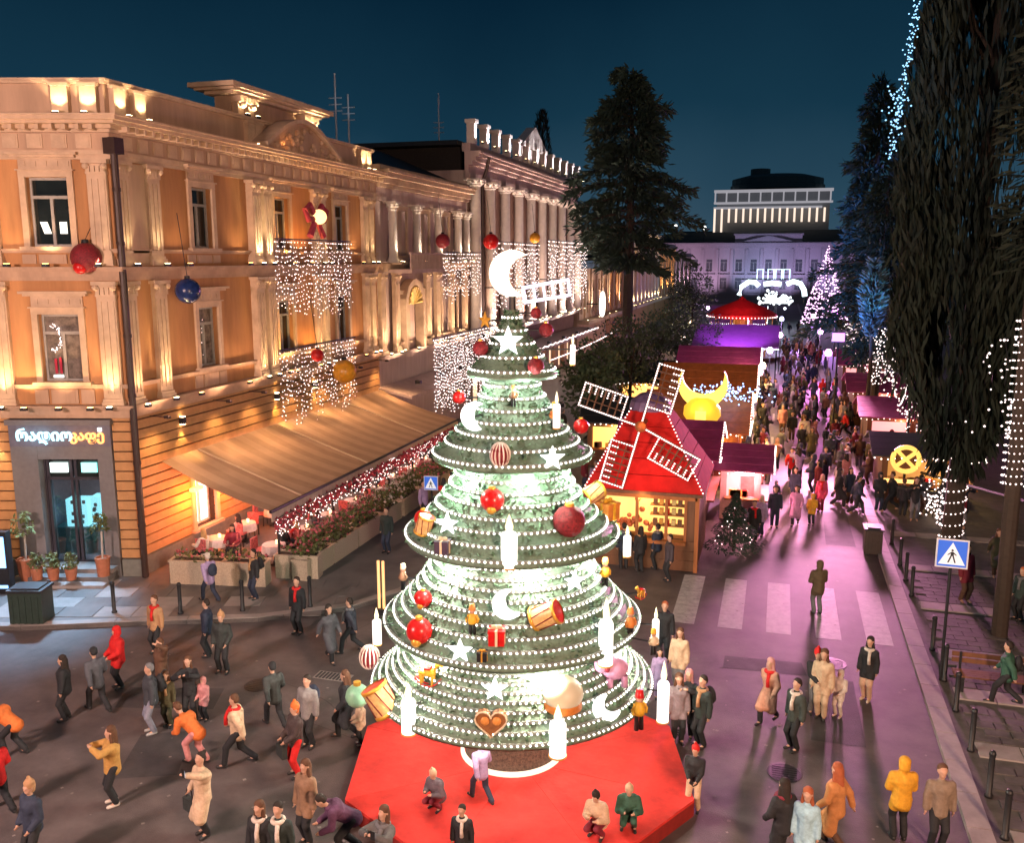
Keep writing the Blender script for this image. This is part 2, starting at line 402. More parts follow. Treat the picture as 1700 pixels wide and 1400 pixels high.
q=gz(610,1132,0); t=thing('drain_grate','rectangular drain grate in the square before the terrace','drain',(q[0]-1,q[1],0)); b=MB(); b.box(-.5,.5,-.22,.22,.001,.008); b.build('frame',PAVEL,t,local=True)
for i in range(9): b=MB(); b.box(-.45+i*.1,-.39+i*.1,-.18,.18,.008,.016); b.build('bar',DARK,t,local=True)
b=MB()
for _ in range(420):
    x,y=-18+rnd.random()*22,12+rnd.random()*24
    if x<-11.5 and y>21: continue
    a=rnd.random()*3.14; s=.02+rnd.random()*.035; b.quad(*[(x+s*math.cos(a+k*PI/2),y+s*math.sin(a+k*PI/2),.006) for k in range(4)])
l_=b.build('litter',mat('pale_litter',(.2,.17,.16),.8,var=.8,scale=3)); l_['kind']='stuff'; l_['label']='scattered paper litter on the road and square'; l_['category']='litter'
# ------------------------------------------------------------------ bollards and bins
def make_bollard():
    t=thing('bollard','x','bollard'); b=MB(); b.lathe([(0,0),(.085,0),(.085,.06),(.06,.08),(.06,.92)],seg=12); b.build('post',BLACKM,t,True)
    b=MB(); b.lathe([(.06,.92),(.07,.93),(.07,.97),(.05,1.02),(0,1.03)],seg=12); b.build('cap',BLACKM,t,True); return t
bol=make_bollard(); first=True
RB=[(1645,1390),(1617,1320),(1595,1245),(1577,1180),(1560,1130),(1547,1080),(1517,990),(1509,965),(1500,940),(1490,905)]
desc=['nearest the bottom edge', 'second from the bottom', 'third from the bottom', 'fourth from the bottom, by the bench', 'at the foot of the crossing sign', 'just past the crossing sign', 'first beyond the pale band', 'second beyond the pale band', 'third beyond the pale band', 'farthest, across from the dark bin']
for p,d in zip(RB,desc):
    o=bol if first else copy_tree(bol); first=False
    q=gz(*p,.11); o.location=(4.62,q[1],.11); o['label']='black bollard on the right kerb, '+d; o['group']='bollards along the right kerb'
LB=[(85,1015),(190,1018),(300,1020),(403,1015),(515,1008)]
desc=['beside the green waste bin', 'in the middle of the paving before the café door', 'below the building corner', 'in front of the second planter', 'nearest the glowing tree']
for p,d in zip(LB,desc):
    o=copy_tree(bol); q=gz(*p,KZ); o.location=tuple(q); o['label']='black bollard on the left pavement, '+d; o['group']='bollards before the café'
def bin_(loc,rz,label,m,w=.8,h=1.0):
    t=thing('waste_bin',label,'bin',loc,rz); 
    b=MB(); b.prism([(-w/2,-.35),(w/2,-.35),(w/2,.35),(-w/2,.35)],.08,h*.9); 
    for i in range(5): b.box(-w/2+.06+i*w*.19,-w/2+.06+i*w*.19+.07,-.372,-.352,.15,h*.82)
    b.build('body',m,t,local=True)
    b=MB(); b.box(-w/2-.04,w/2+.04,-.4,.4,h*.9,h*.96); b.box(-w/2+.08,w/2-.08,-.3,.3,h*.96,h); b.build('lid',DARK,t,local=True)
    for x in (-w/2+.1,w/2-.1):
        b=MB(); b.box(x-.05,x+.05,-.3,.3,0,.08); b.build('foot',BLACKM,t,local=True)
GREENB=mat('dark_green_bin_paint',(.02,.035,.028),.5,var=.2)
bin_(tuple(gz(38,1045,0)+[0,.4,0]),.29,'dark green waste bin at the kerb below the café entrance',GREENB,1.0,1.25)
bin_(tuple(gz(1452,920,0)+[-.1,0,0]),0,'dark square waste bin alone on the pink-lit road by the right kerb',mat('dark_brown_bin_paint',(.05,.035,.03),.6),.62,1.1)

# ------------------------------------------------------------------ the corner palace (left)
FC=Fac((-20.9,25.2),(-.959,-.283),(.283,-.959)); FS=Fac((-20.9,25.2),(0,1),(1,0))
MI=.748; SL=20.0; CL=9.0           # street-side length, corner-side length
pal=thing('corner_palace','ochre and pink corner palace with glowing pilasters and café on the ground floor','building',(-22,30,0))
win_u=[4.7,10.4,15.9]; cw_u=[2.08,6.5]
lo=(6.95,2.25); up=(11.4,2.2); ww=1.25
wb=MB(); wb.cur=0
holes=[]
for u in win_u: holes+=[(u-ww/2,u+ww/2,lo[0],lo[0]+lo[1]),(u-ww/2,u+ww/2,up[0],up[0]+up[1])]
FS.wall(wb,0,SL,5.8,14.5,holes)
holes=[]
for u in cw_u: holes+=[(u-ww/2-.05,u+ww/2+.05,lo[0],lo[0]+lo[1]),(u-ww/2-.05,u+ww/2+.05,up[0],up[0]+up[1])]
FC.wall(wb,0,CL,5.8,14.5,holes)
wb.build('upper_wall',OCHRE,pal)
# back, roof and core
b=MB(); pts=[(-20.95,25.7),(-20.95,45.1),(-36,45.1),(-36,21)]; pts=[(-21.35,25.7),(-21.35,45.1),(-38,45.1),(-38,20.9)]
b.prism([(-21.35,31.0),(-21.35,45.1),(-38,45.1),(-38,31.0)],0.1,5.75); b.prism(pts,5.78,16.2); b.build('core',mat('unlit_backing',(.03,.025,.022),.9),pal)
b=MB(); b.prism([(-21.6,26.2),(-21.6,44.8),(-33,44.8),(-33,22.6)],16.2,16.5); b.build('roof',ROOFM,pal)
# ground floor of banded ashlar: every course is a stone band proud of its joint
DOOR=(.62,4.05,0,5.62)
gw=MB(); FC.wall(gw,0,CL,0,5.8,[DOOR],d=-.06,rev=.5); 
gh=[(3.2,4.5,.9,3.4),(7.3,8.6,.9,3.4),(11.4,12.7,.9,3.4),(15.5,16.8,.9,3.4)]
FS.wall(gw,0,SL,0,5.8,gh,d=-.06,rev=.5); gw.build('ground_floor_wall',mat('joint_mortar',(.06,.035,.02),.9),pal)
z=.75; i=0
while z<5.65:
    h=.345; z1=min(z+h,5.72)
    for F,LEN,hs in ((FS,SL,gh),(FC,CL,[DOOR])):
        cuts=[(0,LEN)]
        for a,bq,c,e in hs:
            if z<e and z1>c:
                cuts=[s for A,B in cuts for s in (((A,a-.02),(bq+.02,B)) if A<a and bq<B else ((A,B),))]
        for A,B in cuts:
            s=MB(); F.box(s,A,B,z+.03,z1-.02,-.07,.03,MI if A==0 else 0,0); s.build('stone_course',RUST,pal)
    z+=h; i+=1
for F,LEN,hs in ((FS,SL,[]),(FC,CL,[DOOR])):
    for A,B in ([(0,LEN)] if not hs else [(0,DOOR[0]-.05),(DOOR[1]+.05,LEN)]):
        s=MB(); F.box(s,A,B,0,.74,-.07,.12,MI if A==0 else 0,0); s.build('plinth',PLINTH,pal)
# string courses and entablature on both faces
for F,LEN in ((FS,SL),(FC,CL)):
    for nm,z,st,m in (('lower_cornice',5.72,[(.12,.1),(.2,.18),(.06,.3),(.07,.36)],STUCCO),('sill_course',6.72,[(.1,.12),(.05,.17)],STUCCO),('middle_cornice',10.3,[(.12,.1),(.18,.2),(.07,.36),(.08,.44)],STUCCO),('upper_sill_course',11.2,[(.08,.1),(.05,.16)],STUCCO),
                      ('architrave',14.15,[(.14,.1),(.14,.14)],TRIM),('frieze',14.43,[(.55,.08)],STUCCO),('main_cornice',14.98,[(.1,.2),(.12,.34),(.1,.62),(.12,.78),(.05,.84)],TRIM)):
        b=MB(); cornice(F,b,0,LEN,z,st,MI,0); b.build(nm,m,pal)
    # frieze panels and modillions
    u=.5
    while u<LEN-.5:
        b=MB(); F.box(b,u,u+.5,14.5,14.93,.08,.115); F.box(b,u+.06,u+.44,14.56,14.87,.115,.13); b.build('frieze_panel',TRIM,pal); u+=.78
    b=MB(); u=.25
    while u<LEN: F.box(b,u,u+.12,15.02,15.19,.2,.55); u+=.42
    b.build('modillions',TRIM,pal)['kind']='stuff'
    b=MB(); F.box(b,0,LEN,15.47,16.5,-.6,-.1,MI,0); b.build('attic_wall',STUCCO,pal)
    b=MB(); F.box(b,0,LEN,16.5,16.58,-.65,.02,MI,0); F.box(b,0,LEN,16.58,16.65,-.65,.08,MI,0); b.build('attic_coping',TRIM,pal)
    uplist=[.25,1.15] if F is FC else [.3,1.3,8.0,8.55,18.3,18.95]
    for u in uplist:
        b=MB(); F.box(b,u,u+.52,15.47,16.4,-.1,.1); F.box(b,u-.05,u+.57,16.4,16.495,-.1,.15); b.build('attic_pier',TRIM,pal)
        uplight(F,u+.26,15.47,.42,pal,26,(1,.74,.42),1.4,95,.1,.5)
# apron panels under windows
for F,us in ((FS,win_u),(FC,cw_u)):
    for u in us:
        for z0,z1 in ((6.2,6.68),(10.85,11.15)):
            b=MB(); F.box(b,u-1.0,u-.55,z0,z1,-.02,.05); F.box(b,u-.45,u+.45,z0,z1,-.02,.05); F.box(b,u-.35,u+.35,z0+.07,z1-.07,.05,.065); F.box(b,u+.55,u+1.0,z0,z1,-.02,.05); b.build('apron_panel',STUCCO,pal)
# windows
wi=0
for F,us,w_ in ((FS,win_u,ww),(FC,cw_u,ww+.1)):
    for u in us:
        for z0,h in (lo,up):
            p=PANEW if (F is FC and z0<8) or (F is FS and u==4.7 and z0<8) else PANE
            fo=window(F,u,z0,w_,h,pal,p)
            if F is FC and z0>8 and u<3:
                for du,tilt in ((-.3,0),(.28,.06)):
                    b=MB(); b.hexa([F.P(u+du-.13+(tilt if k>3 else 0),z0+.42 if k<4 else z0+.8,d) if False else F.P(u+du+sx_*.12+(tilt if zz else -tilt),z0+(.8 if zz else .42),d) for zz in (0,1) for sx_,d in ((-1,-.24),(1,-.24),(1,-.235),(-1,-.235)) for k in (0,)])
                    b.build('window_glint',emit('window_glint_glow',(1,.92,.78),1.6),fo)  # glowing plate stands for a white reflection in the pane
            if F is FC and z0<8 and u<3:
                b=MB()
                for _ in range(46):
                    a=R(60+rnd.random()*240); rr=.25+rnd.random()*.12; b.octa(F.P(u+.3+rr*math.cos(a)*.7,z0+1.45+rr*math.sin(a)*1.3,-.18),.022)
                b.build('light_wreath',BULBP,fo)
                b=MB(); F.box(b,u+.1,u+.42,z0+.12,z0+.2,-.2,-.16); b.build('lit_sill_lamp',GLOWW,fo)
                b=MB(); F.box(b,u+.12,u+.2,z0+.25,z0+.8,-.2,-.17); F.box(b,u+.28,u+.36,z0+.25,z0+.75,-.2,-.17); b.build('red_ribbon',mat('red_ribbon_cloth',(.4,.02,.05),.7),fo)
            elif F is FS and z0<8 and u<6:
                b=MB()
                for _ in range(22): b.octa(F.P(u-.3+rnd.gauss(0,.12),z0+1.3+rnd.gauss(0,.4),-.18),.02)
                b.build('light_wreath',BULBP,fo)
# pilasters: (face,u0,u1)
PL=[(FS,.06,.62),(FS,1.55,2.2),(FS,7.75,8.35),(FS,8.6,9.15),(FS,13.0,13.5),(FS,13.75,14.2),(FS,18.2,18.75),(FS,19.0,19.5),(FC,.1,.72),(FC,3.7,4.35),(FC,8.0,8.6)]
for F,a,bq in PL:
    dd=.3 if (F is FS and 7<a<9.2) else .16
    pilaster(F,a,bq,6.06,10.28,pal,TRIM,dd); pilaster(F,a,bq,10.78,14.14,pal,TRIM,dd,cap=.45)
b=MB(); FS.box(b,.7,1.5,10.78,14.1,-.02,.1); b.build('corner_panel',STUCCO,pal)
WARM=(1,.70,.36)
for F,a,p1,p2 in ((FS,.34,70,26),(FS,1.87,95,26),(FS,8.05,45,95),(FS,8.87,45,95),(FS,13.3,80,22),(FS,14.0,45,22),(FS,18.6,60,35),(FS,19.2,85,35),(FC,.41,75,28),(FC,4.02,85,20),(FC,8.3,85,20)):
    uplight(F,a,6.06,.52,pal,p1,WARM,4.2,64,.12,.8); uplight(F,a,10.75,.52,pal,p2,(1,.78,.46),3.2,64,.12,.8)
# amber wash in the bays
for F,a,z,p,c in ((FS,10.4,10.75,60,(1,.44,.10)),(FS,11.9,10.75,45,(1,.44,.10)),(FS,10.2,6.06,55,(1,.55,.16)),(FS,12.3,6.06,75,(1,.5,.14)),(FS,9.6,6.1,45,(1,.55,.15)),(FC,3.2,6.06,55,(1,.58,.26)),(FC,2.05,6.06,30,(1,.6,.3)),(FC,2.05,10.75,30,(1,.62,.34)),(FC,1.0,6.06,16,(1,.6,.25)),(FS,3.2,6.06,14,(1,.6,.28)),(FS,6.4,6.06,16,(1,.6,.28)),(FS,6.9,10.75,18,(1,.62,.3)),(FS,3.0,10.75,10,(1,.62,.3)),(FC,3.3,10.75,14,(1,.62,.3)),(FS,17.2,6.06,30,(1,.62,.3)),(FS,17.2,10.75,26,(1,.62,.3)),(FC,1.0,10.75,9,(1,.62,.3))):
    uplight(F,a,z,.62,pal,p,c,3.8,105,.0,.9,LAMPO)
# wall sconces on the ground floor shining down the ashlar
def sconce(F,u,z,parent,power,col=(1,.62,.2)):
    b=MB(); F.box(b,u-.09,u+.09,z,z+.26,.03,.22); b.cur=1; F.box(b,u-.07,u+.07,z-.02,z,.05,.2); F.box(b,u-.07,u+.07,z+.26,z+.28,.05,.2)
    o=b.build('wall_sconce',[DARK,LAMPW],parent); spot(F.P(u,z-.08,.2),F.P(u,z-3,.1),power,col,75,.7,.05,o); spot(F.P(u,z+.34,.2),F.P(u,z+3,.1),power*.25,col,75,.7,.05,o)
sconce(FS,2.65,5.05,pal,130); sconce(FS,9.2,5.0,pal,150,(1,.6,.16)); sconce(FS,12.6,5.05,pal,110,(1,.6,.2)); sconce(FC,4.55,5.0,pal,85,(1,.75,.4))
# ground-floor street windows, lit
for u in (3.85,7.95,12.05,16.15):
    fo=window(FS,u,.9,1.3,2.5,pal,emit('shop_window_glow',(1,.72,.66),2.2) if u<5 else emit('shop_window_glow_dim',(1,.55,.35),.9),dep=-.3,hood=False,frame=mat('white_window_frame',(.6,.55,.52),.5))
# arched pediment and roof pavilion over the middle bays
pm=MB(); A=[]
for i in range(15):
    t=i/14; A.append((8.2+t*6.4,15.5+1.25*math.sin(PI*t)))
for i in range(14):
    (u0,z0),(u1,z1)=A[i],A[i+1]; pm.hexa([FS.P(u0,15.46,.1),FS.P(u1,15.46,.1),FS.P(u1,15.46,.62),FS.P(u0,15.46,.62),FS.P(u0,z0,.1),FS.P(u1,z1,.1),FS.P(u1,z1,.62),FS.P(u0,z0,.62)])
po=pm.build('arched_pediment',STUCCO,pal)
pm=MB()
for i in range(14):
    (u0,z0),(u1,z1)=A[i],A[i+1]; pm.hexa([FS.P(u0,z0,.05),FS.P(u1,z1,.05),FS.P(u1,z1,.85),FS.P(u0,z0,.85),FS.P(u0,z0+.17,.05),FS.P(u1,z1+.17,.05),FS.P(u1,z1+.17,.85),FS.P(u0,z0+.17,.85)])
pm.build('arch_moulding',TRIM,po)
pm=MB()
for i in range(60):
    t=rnd.random(); z=15.5+rnd.random()*1.1*math.sin(PI*t); pm.ball(FS.P(8.9+t*6.4,z,.64),.09+rnd.random()*.07,6,4)
pm.build('relief_ornament',STUCCO,po)['kind']='stuff'
b=MB(); FS.box(b,7.9,14.4,15.5,17.45,-1.3,-.55); b.build('pavilion_wall',STUCCO,pal)
b=MB(); FS.box(b,7.5,14.8,17.45,17.57,-1.5,-.2); FS.box(b,7.2,15.1,17.57,17.66,-1.75,.05); FS.box(b,7.0,15.3,17.66,17.84,-1.9,.18); b.build('pavilion_roof',TRIM,pal)
for u in (8.2,8.95,13.35,14.1):
    b=MB(); FS.box(b,u-.2,u+.2,16.66,17.2,-.55,-.3); FS.box(b,u-.28,u+.28,17.2,17.44,-.55,-.12); b.ball(FS.P(u,17.12,-.2),.14,8,6); b.build('bracket_pier',TRIM,pal)
    uplight(FS,u,16.66,.0,pal,26,(1,.76,.44),1.2,100,-.3,.5)
spot(FS.P(9.4,15.52,.95),FS.P(10.5,16.8,.5),22,(1,.4,.12),100,.8,.05,pal)
# drainpipe with hopper on the corner
b=MB(); q=FS.P(.02,0,.22); b.tube([(q[0]+.06,q[1]-.14,.15),(q[0]+.06,q[1]-.14,14.3)],.115,10)
for z in (2,4.2,6.5,8.5,11.5,13.2): b.lathe([(.135,z-.06),(.135,z+.06)],(q[0]+.06,q[1]-.14,0),10)
dp=b.build('drainpipe',PIPE,pal)
b=MB(); b.prism([(q[0]-.16,q[1]-.36),(q[0]+.28,q[1]-.36),(q[0]+.28,q[1]+.08),(q[0]-.16,q[1]+.08)],14.3,14.8); b.build('hopper',PIPE,dp)
# café front: grey portal, lettered fascia, glazed doors and a lit room behind
GREYP=mat('grey_portal_paint',(.16,.145,.145),.55,var=.12)
a,bq=DOOR[0],DOOR[1]; pb=MB()
FC.box(pb,a,a+.5,.0,4.75,-.25,.14); FC.box(pb,bq-.9,bq,.0,4.75,-.25,.14); FC.box(pb,a,bq,4.3,4.75,-.25,.12); FC.box(pb,a-.06,bq+.06,5.5,5.68,-.2,.26)
po=pb.build('cafe_portal',GREYP,pal)
pb=MB(); FC.box(pb,a,bq,4.75,5.5,-.2,.15); fa=pb.build('fascia_sign',mat('violet_grey_fascia',(.13,.12,.15),.5),po)
def text(body,size,loc,ax,an,m,name,parent,ext=.03):
    c=bpy.data.curves.new(name,'FONT'); c.body=body; c.size=size; c.extrude=ext; c.offset=.012; c.align_x='LEFT'
    o=bpy.data.objects.new(name,c); COL.objects.link(o)
    dg=bpy.context.evaluated_depsgraph_get(); me=bpy.data.meshes.new_from_object(o.evaluated_get(dg)); bpy.data.objects.remove(o); me.name=name
    X=Vector(ax).normalized(); Z=Vector(an).normalized(); Y=Z.cross(X)
    M=Matrix(((X.x,Y.x,Z.x,loc[0]),(X.y,Y.y,Z.y,loc[1]),(X.z,Y.z,Z.z,loc[2]),(0,0,0,1)))
    me.transform(M); off=OFF.get(parent.name,np.zeros(3)); me.transform(Matrix.Translation(Vector(-off))); me.materials.clear(); me.materials.append(m)
    r=bpy.data.objects.new(name,me); COL.objects.link(r); r.parent=parent; OFF[r.name]=off; return r
axc=(.959,.283,0)
text('რადიო',.53,FC.P(3.80,4.97,.19),axc,(.283,-.959,0),emit('cyan_sign_letter',(.42,.88,1),1.9),'cyan_letters',fa)
text('კაფე',.46,FC.P(1.98,4.98,.19),axc,(.283,-.959,0),emit('orange_sign_letter',(1,.32,.05),2.0),'orange_letters',fa)
pb=MB(); FC.box(pb,.9,1.02,5.28,5.4,.15,.2); pb.build('lit_badge',GLOWW,fa)
point(FC.P(3.1,5.1,.6),9,(.3,.8,1),.2,fa); point(FC.P(1.6,5.1,.6),5,(1,.4,.1),.2,fa)
# doors: frames, panes, transom light boxes, room with a lit counter
pb=MB(); FC.box(pb,3.1,3.2,.5,4.3,-.32,-.2)
for u in (1.13,2.05,2.2,3.0): FC.box(pb,u,u+.09,.5,4.3,-.36,-.24)
for z in (.5,3.5,4.22): FC.box(pb,1.13,3.2,z,z+.1,-.36,-.24)
df=pb.build('glazed_door',mat('dark_door_frame',(.04,.035,.045),.4),po)
for u0,u1 in ((1.22,2.05),(2.29,3.0)):
    p=MB(); FC.box(p,u0,u1,.6,3.5,-.31,-.3); p.build('pane',glass('door_glass'),df)
    p=MB(); FC.box(p,u0,u1,3.6,4.22,-.31,-.3); p.build('pane',PANE,df)
for u0,u1,c in ((1.32,1.85,emit('cyan_light_box',(.25,.95,.9),1.5)),(2.32,2.92,emit('white_light_box',(.8,1,.95),1.9))):
    p=MB(); FC.box(p,u0,u1,3.78,4.12,-.22,-.16); p.build('light_box',c,df)
rm=MB(); d0,d1=-.55,-3.4; P=FC.P
rm.quad(P(.9,.5,d1),P(3.6,.5,d1),P(3.6,4.2,d1),P(.9,4.2,d1)); rm.quad(P(.9,.5,d0),P(.9,.5,d1),P(.9,4.2,d1),P(.9,4.2,d0)); rm.quad(P(3.6,.5,d1),P(3.6,.5,d0),P(3.6,4.2,d0),P(3.6,4.2,d1))
rm.quad(P(.9,.5,d0),P(3.6,.5,d0),P(3.6,.5,d1),P(.9,.5,d1)); rm.quad(P(.9,4.2,d1),P(3.6,4.2,d1),P(3.6,4.2,d0),P(.9,4.2,d0))
rm.build('cafe_room',mat('violet_room_paint',(.22,.19,.24),.8),po)
rm=MB(); FC.box(rm,1.0,3.5,.5,1.5,-1.9,-1.2); rm.build('counter',mat('teal_counter',(.05,.2,.22),.4),po)
for u0,u1,z0,z1 in ((1.1,1.75,1.5,2.55),(1.85,2.2,1.5,2.6),(2.35,3.1,1.5,2.5)):
    rm=MB(); FC.box(rm,u0,u1,z0,z1,-1.9,-1.35); rm.build('display_fridge',emit('cyan_fridge_glow',(.35,.85,.9),1.7),po)
    rm=MB()
    for k in range(9): rm.cbox(FC.P(u0+.08+(u1-u0-.16)*rnd.random(),z0+.12+(z1-z0-.2)*rnd.random(),-1.32),.1,.05,.12)
    rm.build('goods',[mat('dark_goods',(.04,.12,.14),.5)],po)
spot(FC.P(2.2,3.9,-1.2),FC.P(2.2,0,.6),160,(.45,.8,1),110,.6,.1,po)
# steps, side wall lamp
for i,(d,h) in enumerate(((1.35,.25),(.95,.4),(.55,.55))):
    b=MB(); FC.box(b,DOOR[0]+.1,3.9,.1 if i==0 else .1,h,-.3,d); b.build('step',[PAVEL,PAVE,PAVEL][i],pal)
# blue-white floods that wash the pavement before the café
spot(FC.P(2.4,5.6,.5),FC.P(2.4,0,2.9),3600,(.40,.68,1),70,.7,.3,po)
# added fill floods on brackets brighten both storeys, the ashlar and the awning
for F,us in ((FS,(1.0,4.7,7.2,10.4,13.4,16.2,19.4)),(FC,(5.2,7.2))):
    for u in us:
        b=MB(); F.box(b,u-.08,u+.08,5.56,5.66,.66,.84); F.box(b,u-.018,u+.018,5.6,5.63,.03,.66); o=b.build('fill_flood_bracket',PIPE,pal)
        spot(F.P(u,5.6,.8),F.P(u,10.6,-.2),270 if F is FS else 240,(1,.60,.38),135,.9,.15,o); spot(F.P(u,5.28,.75),F.P(u,2.2,.0),120,(1,.60,.25),125,.9,.1,o)
        if F is FS: spot(F.P(u,5.3,.85),F.P(u,3.0,3.4),215 if u>3 else 100,(1,.6,.3),130,.9,.15,o)
# two small flag fixings on the roof
for loc,h in ((onX(558,205,-24.5),3.1),(onX(579,210,-24.5),2.2),(onX(729,245,-24.5),4.2)):
    t=tag(MB(),None) if False else None
    m=thing('roof_antenna','thin pale antenna mast on the palace roof, '+('tallest, standing alone over the dark roof' if h>4 else 'left of the close pair' if h>3 else 'shorter right one of the close pair'),'antenna',tuple(loc-[0,0,.4]))
    b=MB(); b.tube([(0,0,-.6),(0,0,h)],.05,6); b.build('mast',mat('pale_grey_steel',(.42,.45,.5),.4),m,local=True)
    for k in range(3):
        b=MB(); b.tube([(-.4,0,h*.35+k*.35),(.4,0,h*.35+k*.35)],.03,4); b.build('crossbar',MATS['pale_grey_steel'],m,local=True)
    spot(tuple(loc+[.9,-.9,-.3]),tuple(loc+[0,0,h*.6]),25,(.8,.9,1),50,.8,.05)

# ------------------------------------------------------------------ second palace wing with the loggia
FW=Fac((-20.9,45.3),(0,1),(1,0)); WL=14.4
wing=thing('loggia_wing','lower palace wing with white-lit loggia columns and arched portal','building',(-22,52,0))
b=MB(); hs=[]
for u in (1.6+1.75,5.1+1.75,8.6+1.75,12.0+1.3): hs+=[(u-.65,u+.65,11.2,13.7),(u-.65,u+.65,6.3,9.0)]
FW.wall(b,0,WL,0,14.6,hs,d=-.25,rev=.35); b.build('wall',ROSE,wing)
b=MB(); b.prism([(-21.6,45.3),(-21.6,59.6),(-38,59.6),(-38,45.3)],0.1,15.6); b.build('core',MATS['unlit_backing'],wing)
b=MB(); b.hexa([FW.P(0,15.95,-.3),FW.P(WL,15.95,-.3),FW.P(WL,15.95,-12),FW.P(0,15.95,-12),FW.P(.2,16.05,-.5),FW.P(WL-.2,16.05,-.5),FW.P(WL-.2,18.3,-6),FW.P(.2,18.3,-6)]); b.build('roof',ROOFM,wing)
for h in hs: window(FW,(h[0]+h[1])/2,h[2],1.3,h[3]-h[2],wing,PANE if rnd.random()<.7 else PANEW,dep=-.5,hood=False)
for nm,z,st,m in (('lower_cornice',5.5,[(.15,.15),(.12,.3)],ROSE),('middle_cornice',10.3,[(.15,.12),(.2,.3),(.1,.4)],TRIM),('architrave',14.1,[(.2,.1),(.5,.06)],ROSE),('main_cornice',14.8,[(.2,.3),(.3,.45),(.25,.75),(.15,.85)],TRIM)):
    b=MB(); cornice(FW,b,0,WL,z,st); b.build(nm,m,wing)
b=MB(); FW.box(b,0,WL,15.7,15.95,-.3,.3); b.build('parapet',TRIM,wing)
def column(F,u,z0,z1,d,r,parent,m=WHITEST):
    c=F.P(u,0,d); b=MB(); b.lathe([(r*1.35,z0),(r*1.35,z0+.15),(r*1.1,z0+.25),(r,z0+.35),(r*.86,z1-.5)],c,14); o=b.build('column',m,parent,True)
    b=MB(); b.lathe([(r*.9,z1-.5),(r*1.05,z1-.42),(r*1.0,z1-.36),(r*1.5,z1-.12),(r*1.2,z1-.1)],c,14); 
    for i in range(8): a=2*PI*i/8; b.ball((c[0]+r*1.25*math.cos(a),c[1]+r*1.25*math.sin(a),z1-.25),r*.3,6,4)
    b.cbox((c[0],c[1],z1-.05),r*3,r*3,.1); b.build('capital',m,o); return o
for u in (1.6,5.1,8.6,12.2,13.9):
    column(FW,u,10.8,14.1,.25,.25,wing); uplight(FW,u,10.78,.78,wing,95,(1,.84,.66),3.2,50,.2,.7)
    b=MB(); FW.box(b,u-.5,u+.5,10.7,10.8,-.2,.95); b.build('column_block',TRIM,wing)
for u in (0.3,2.2,6.9,8.6,11.2,13.9):
    pilaster(FW,u-.3,u+.3,5.8,10.25,wing,TRIM,.2); uplight(FW,u,5.8,.6,wing,80,(1,.76,.5),4.2,60,.1,.8)
b=MB(); FW.box(b,1.0,6.0,10.25,10.45,.2,1.6); bl=b.build('balcony',ROSE,wing)
b=MB(); FW.box(b,1.0,6.0,11.25,11.36,1.42,1.58)
for i in range(22): q=FW.P(1.1+i*.228,10.45,1.5); b.lathe([(.05,0),(.08,.2),(.04,.45),(.06,.8)],q,6)
b.build('balustrade',ROSE,bl)
# arched portal with a shell
b=MB(); c0=4.55
for i in range(12):
    t0,t1=PI*i/12,PI*(i+1)/12
    def Q(t,r,d): return FW.P(c0+r*math.cos(t),8.35+r*math.sin(t),d)
    b.hexa([Q(t0,1.15,-.2),Q(t0,1.5,-.2),Q(t0,1.5,.35),Q(t0,1.15,.35),Q(t1,1.15,-.2),Q(t1,1.5,-.2),Q(t1,1.5,.35),Q(t1,1.15,.35)])
FW.box(b,c0-1.5,c0-1.15,5.7,8.35,-.2,.35); FW.box(b,c0+1.15,c0+1.5,5.7,8.35,-.2,.35); pt=b.build('arched_portal',TRIM,wing)
b=MB()
for i in range(9):
    t=PI*(i+.5)/9; b.tube([FW.P(c0,8.4,.1),FW.P(c0+1.0*math.cos(t),8.4+1.0*math.sin(t),.25)],[.05,.16],6)
b.build('shell',mat('gilded_shell',(.6,.4,.12),.4),pt); spot(FW.P(c0,8.0,.9),FW.P(c0,9.4,.1),35,(1,.75,.4),80,.7,.05,pt)
for u in (1.4,3.9,7.6,10.4,13.2): uplight(FW,u,5.8,.75,wing,30,(1,.66,.42),4,95,0,.9)
for u in (3.4,6.9,10.4,13): uplight(FW,u,10.75,.1,wing,45,(1,.6,.32),3,95,-.25,.9)
for u in (1.5,5.2,8.8,12.4):
    b=MB(); FW.box(b,u-.15,u+.15,4.1,4.3,1.5,1.8); o=b.build('fill_flood',DARK,wing); spot(FW.P(u,4.4,1.65),FW.P(u,11.5,0),1250,(1,.68,.45),110,.9,.2,o)  # added floods, put in to brighten the wing front
# shop canopy of the wing's ground floor
b=MB(); b.hexa([FW.P(-.3,3.9,0),FW.P(WL,3.9,0),FW.P(WL,3.5,2.0),FW.P(-.3,3.5,2.0),FW.P(-.3,4.05,0),FW.P(WL,4.05,0),FW.P(WL,3.65,2.0),FW.P(-.3,3.65,2.0)]); b.build('shop_canopy',ROSE,wing)

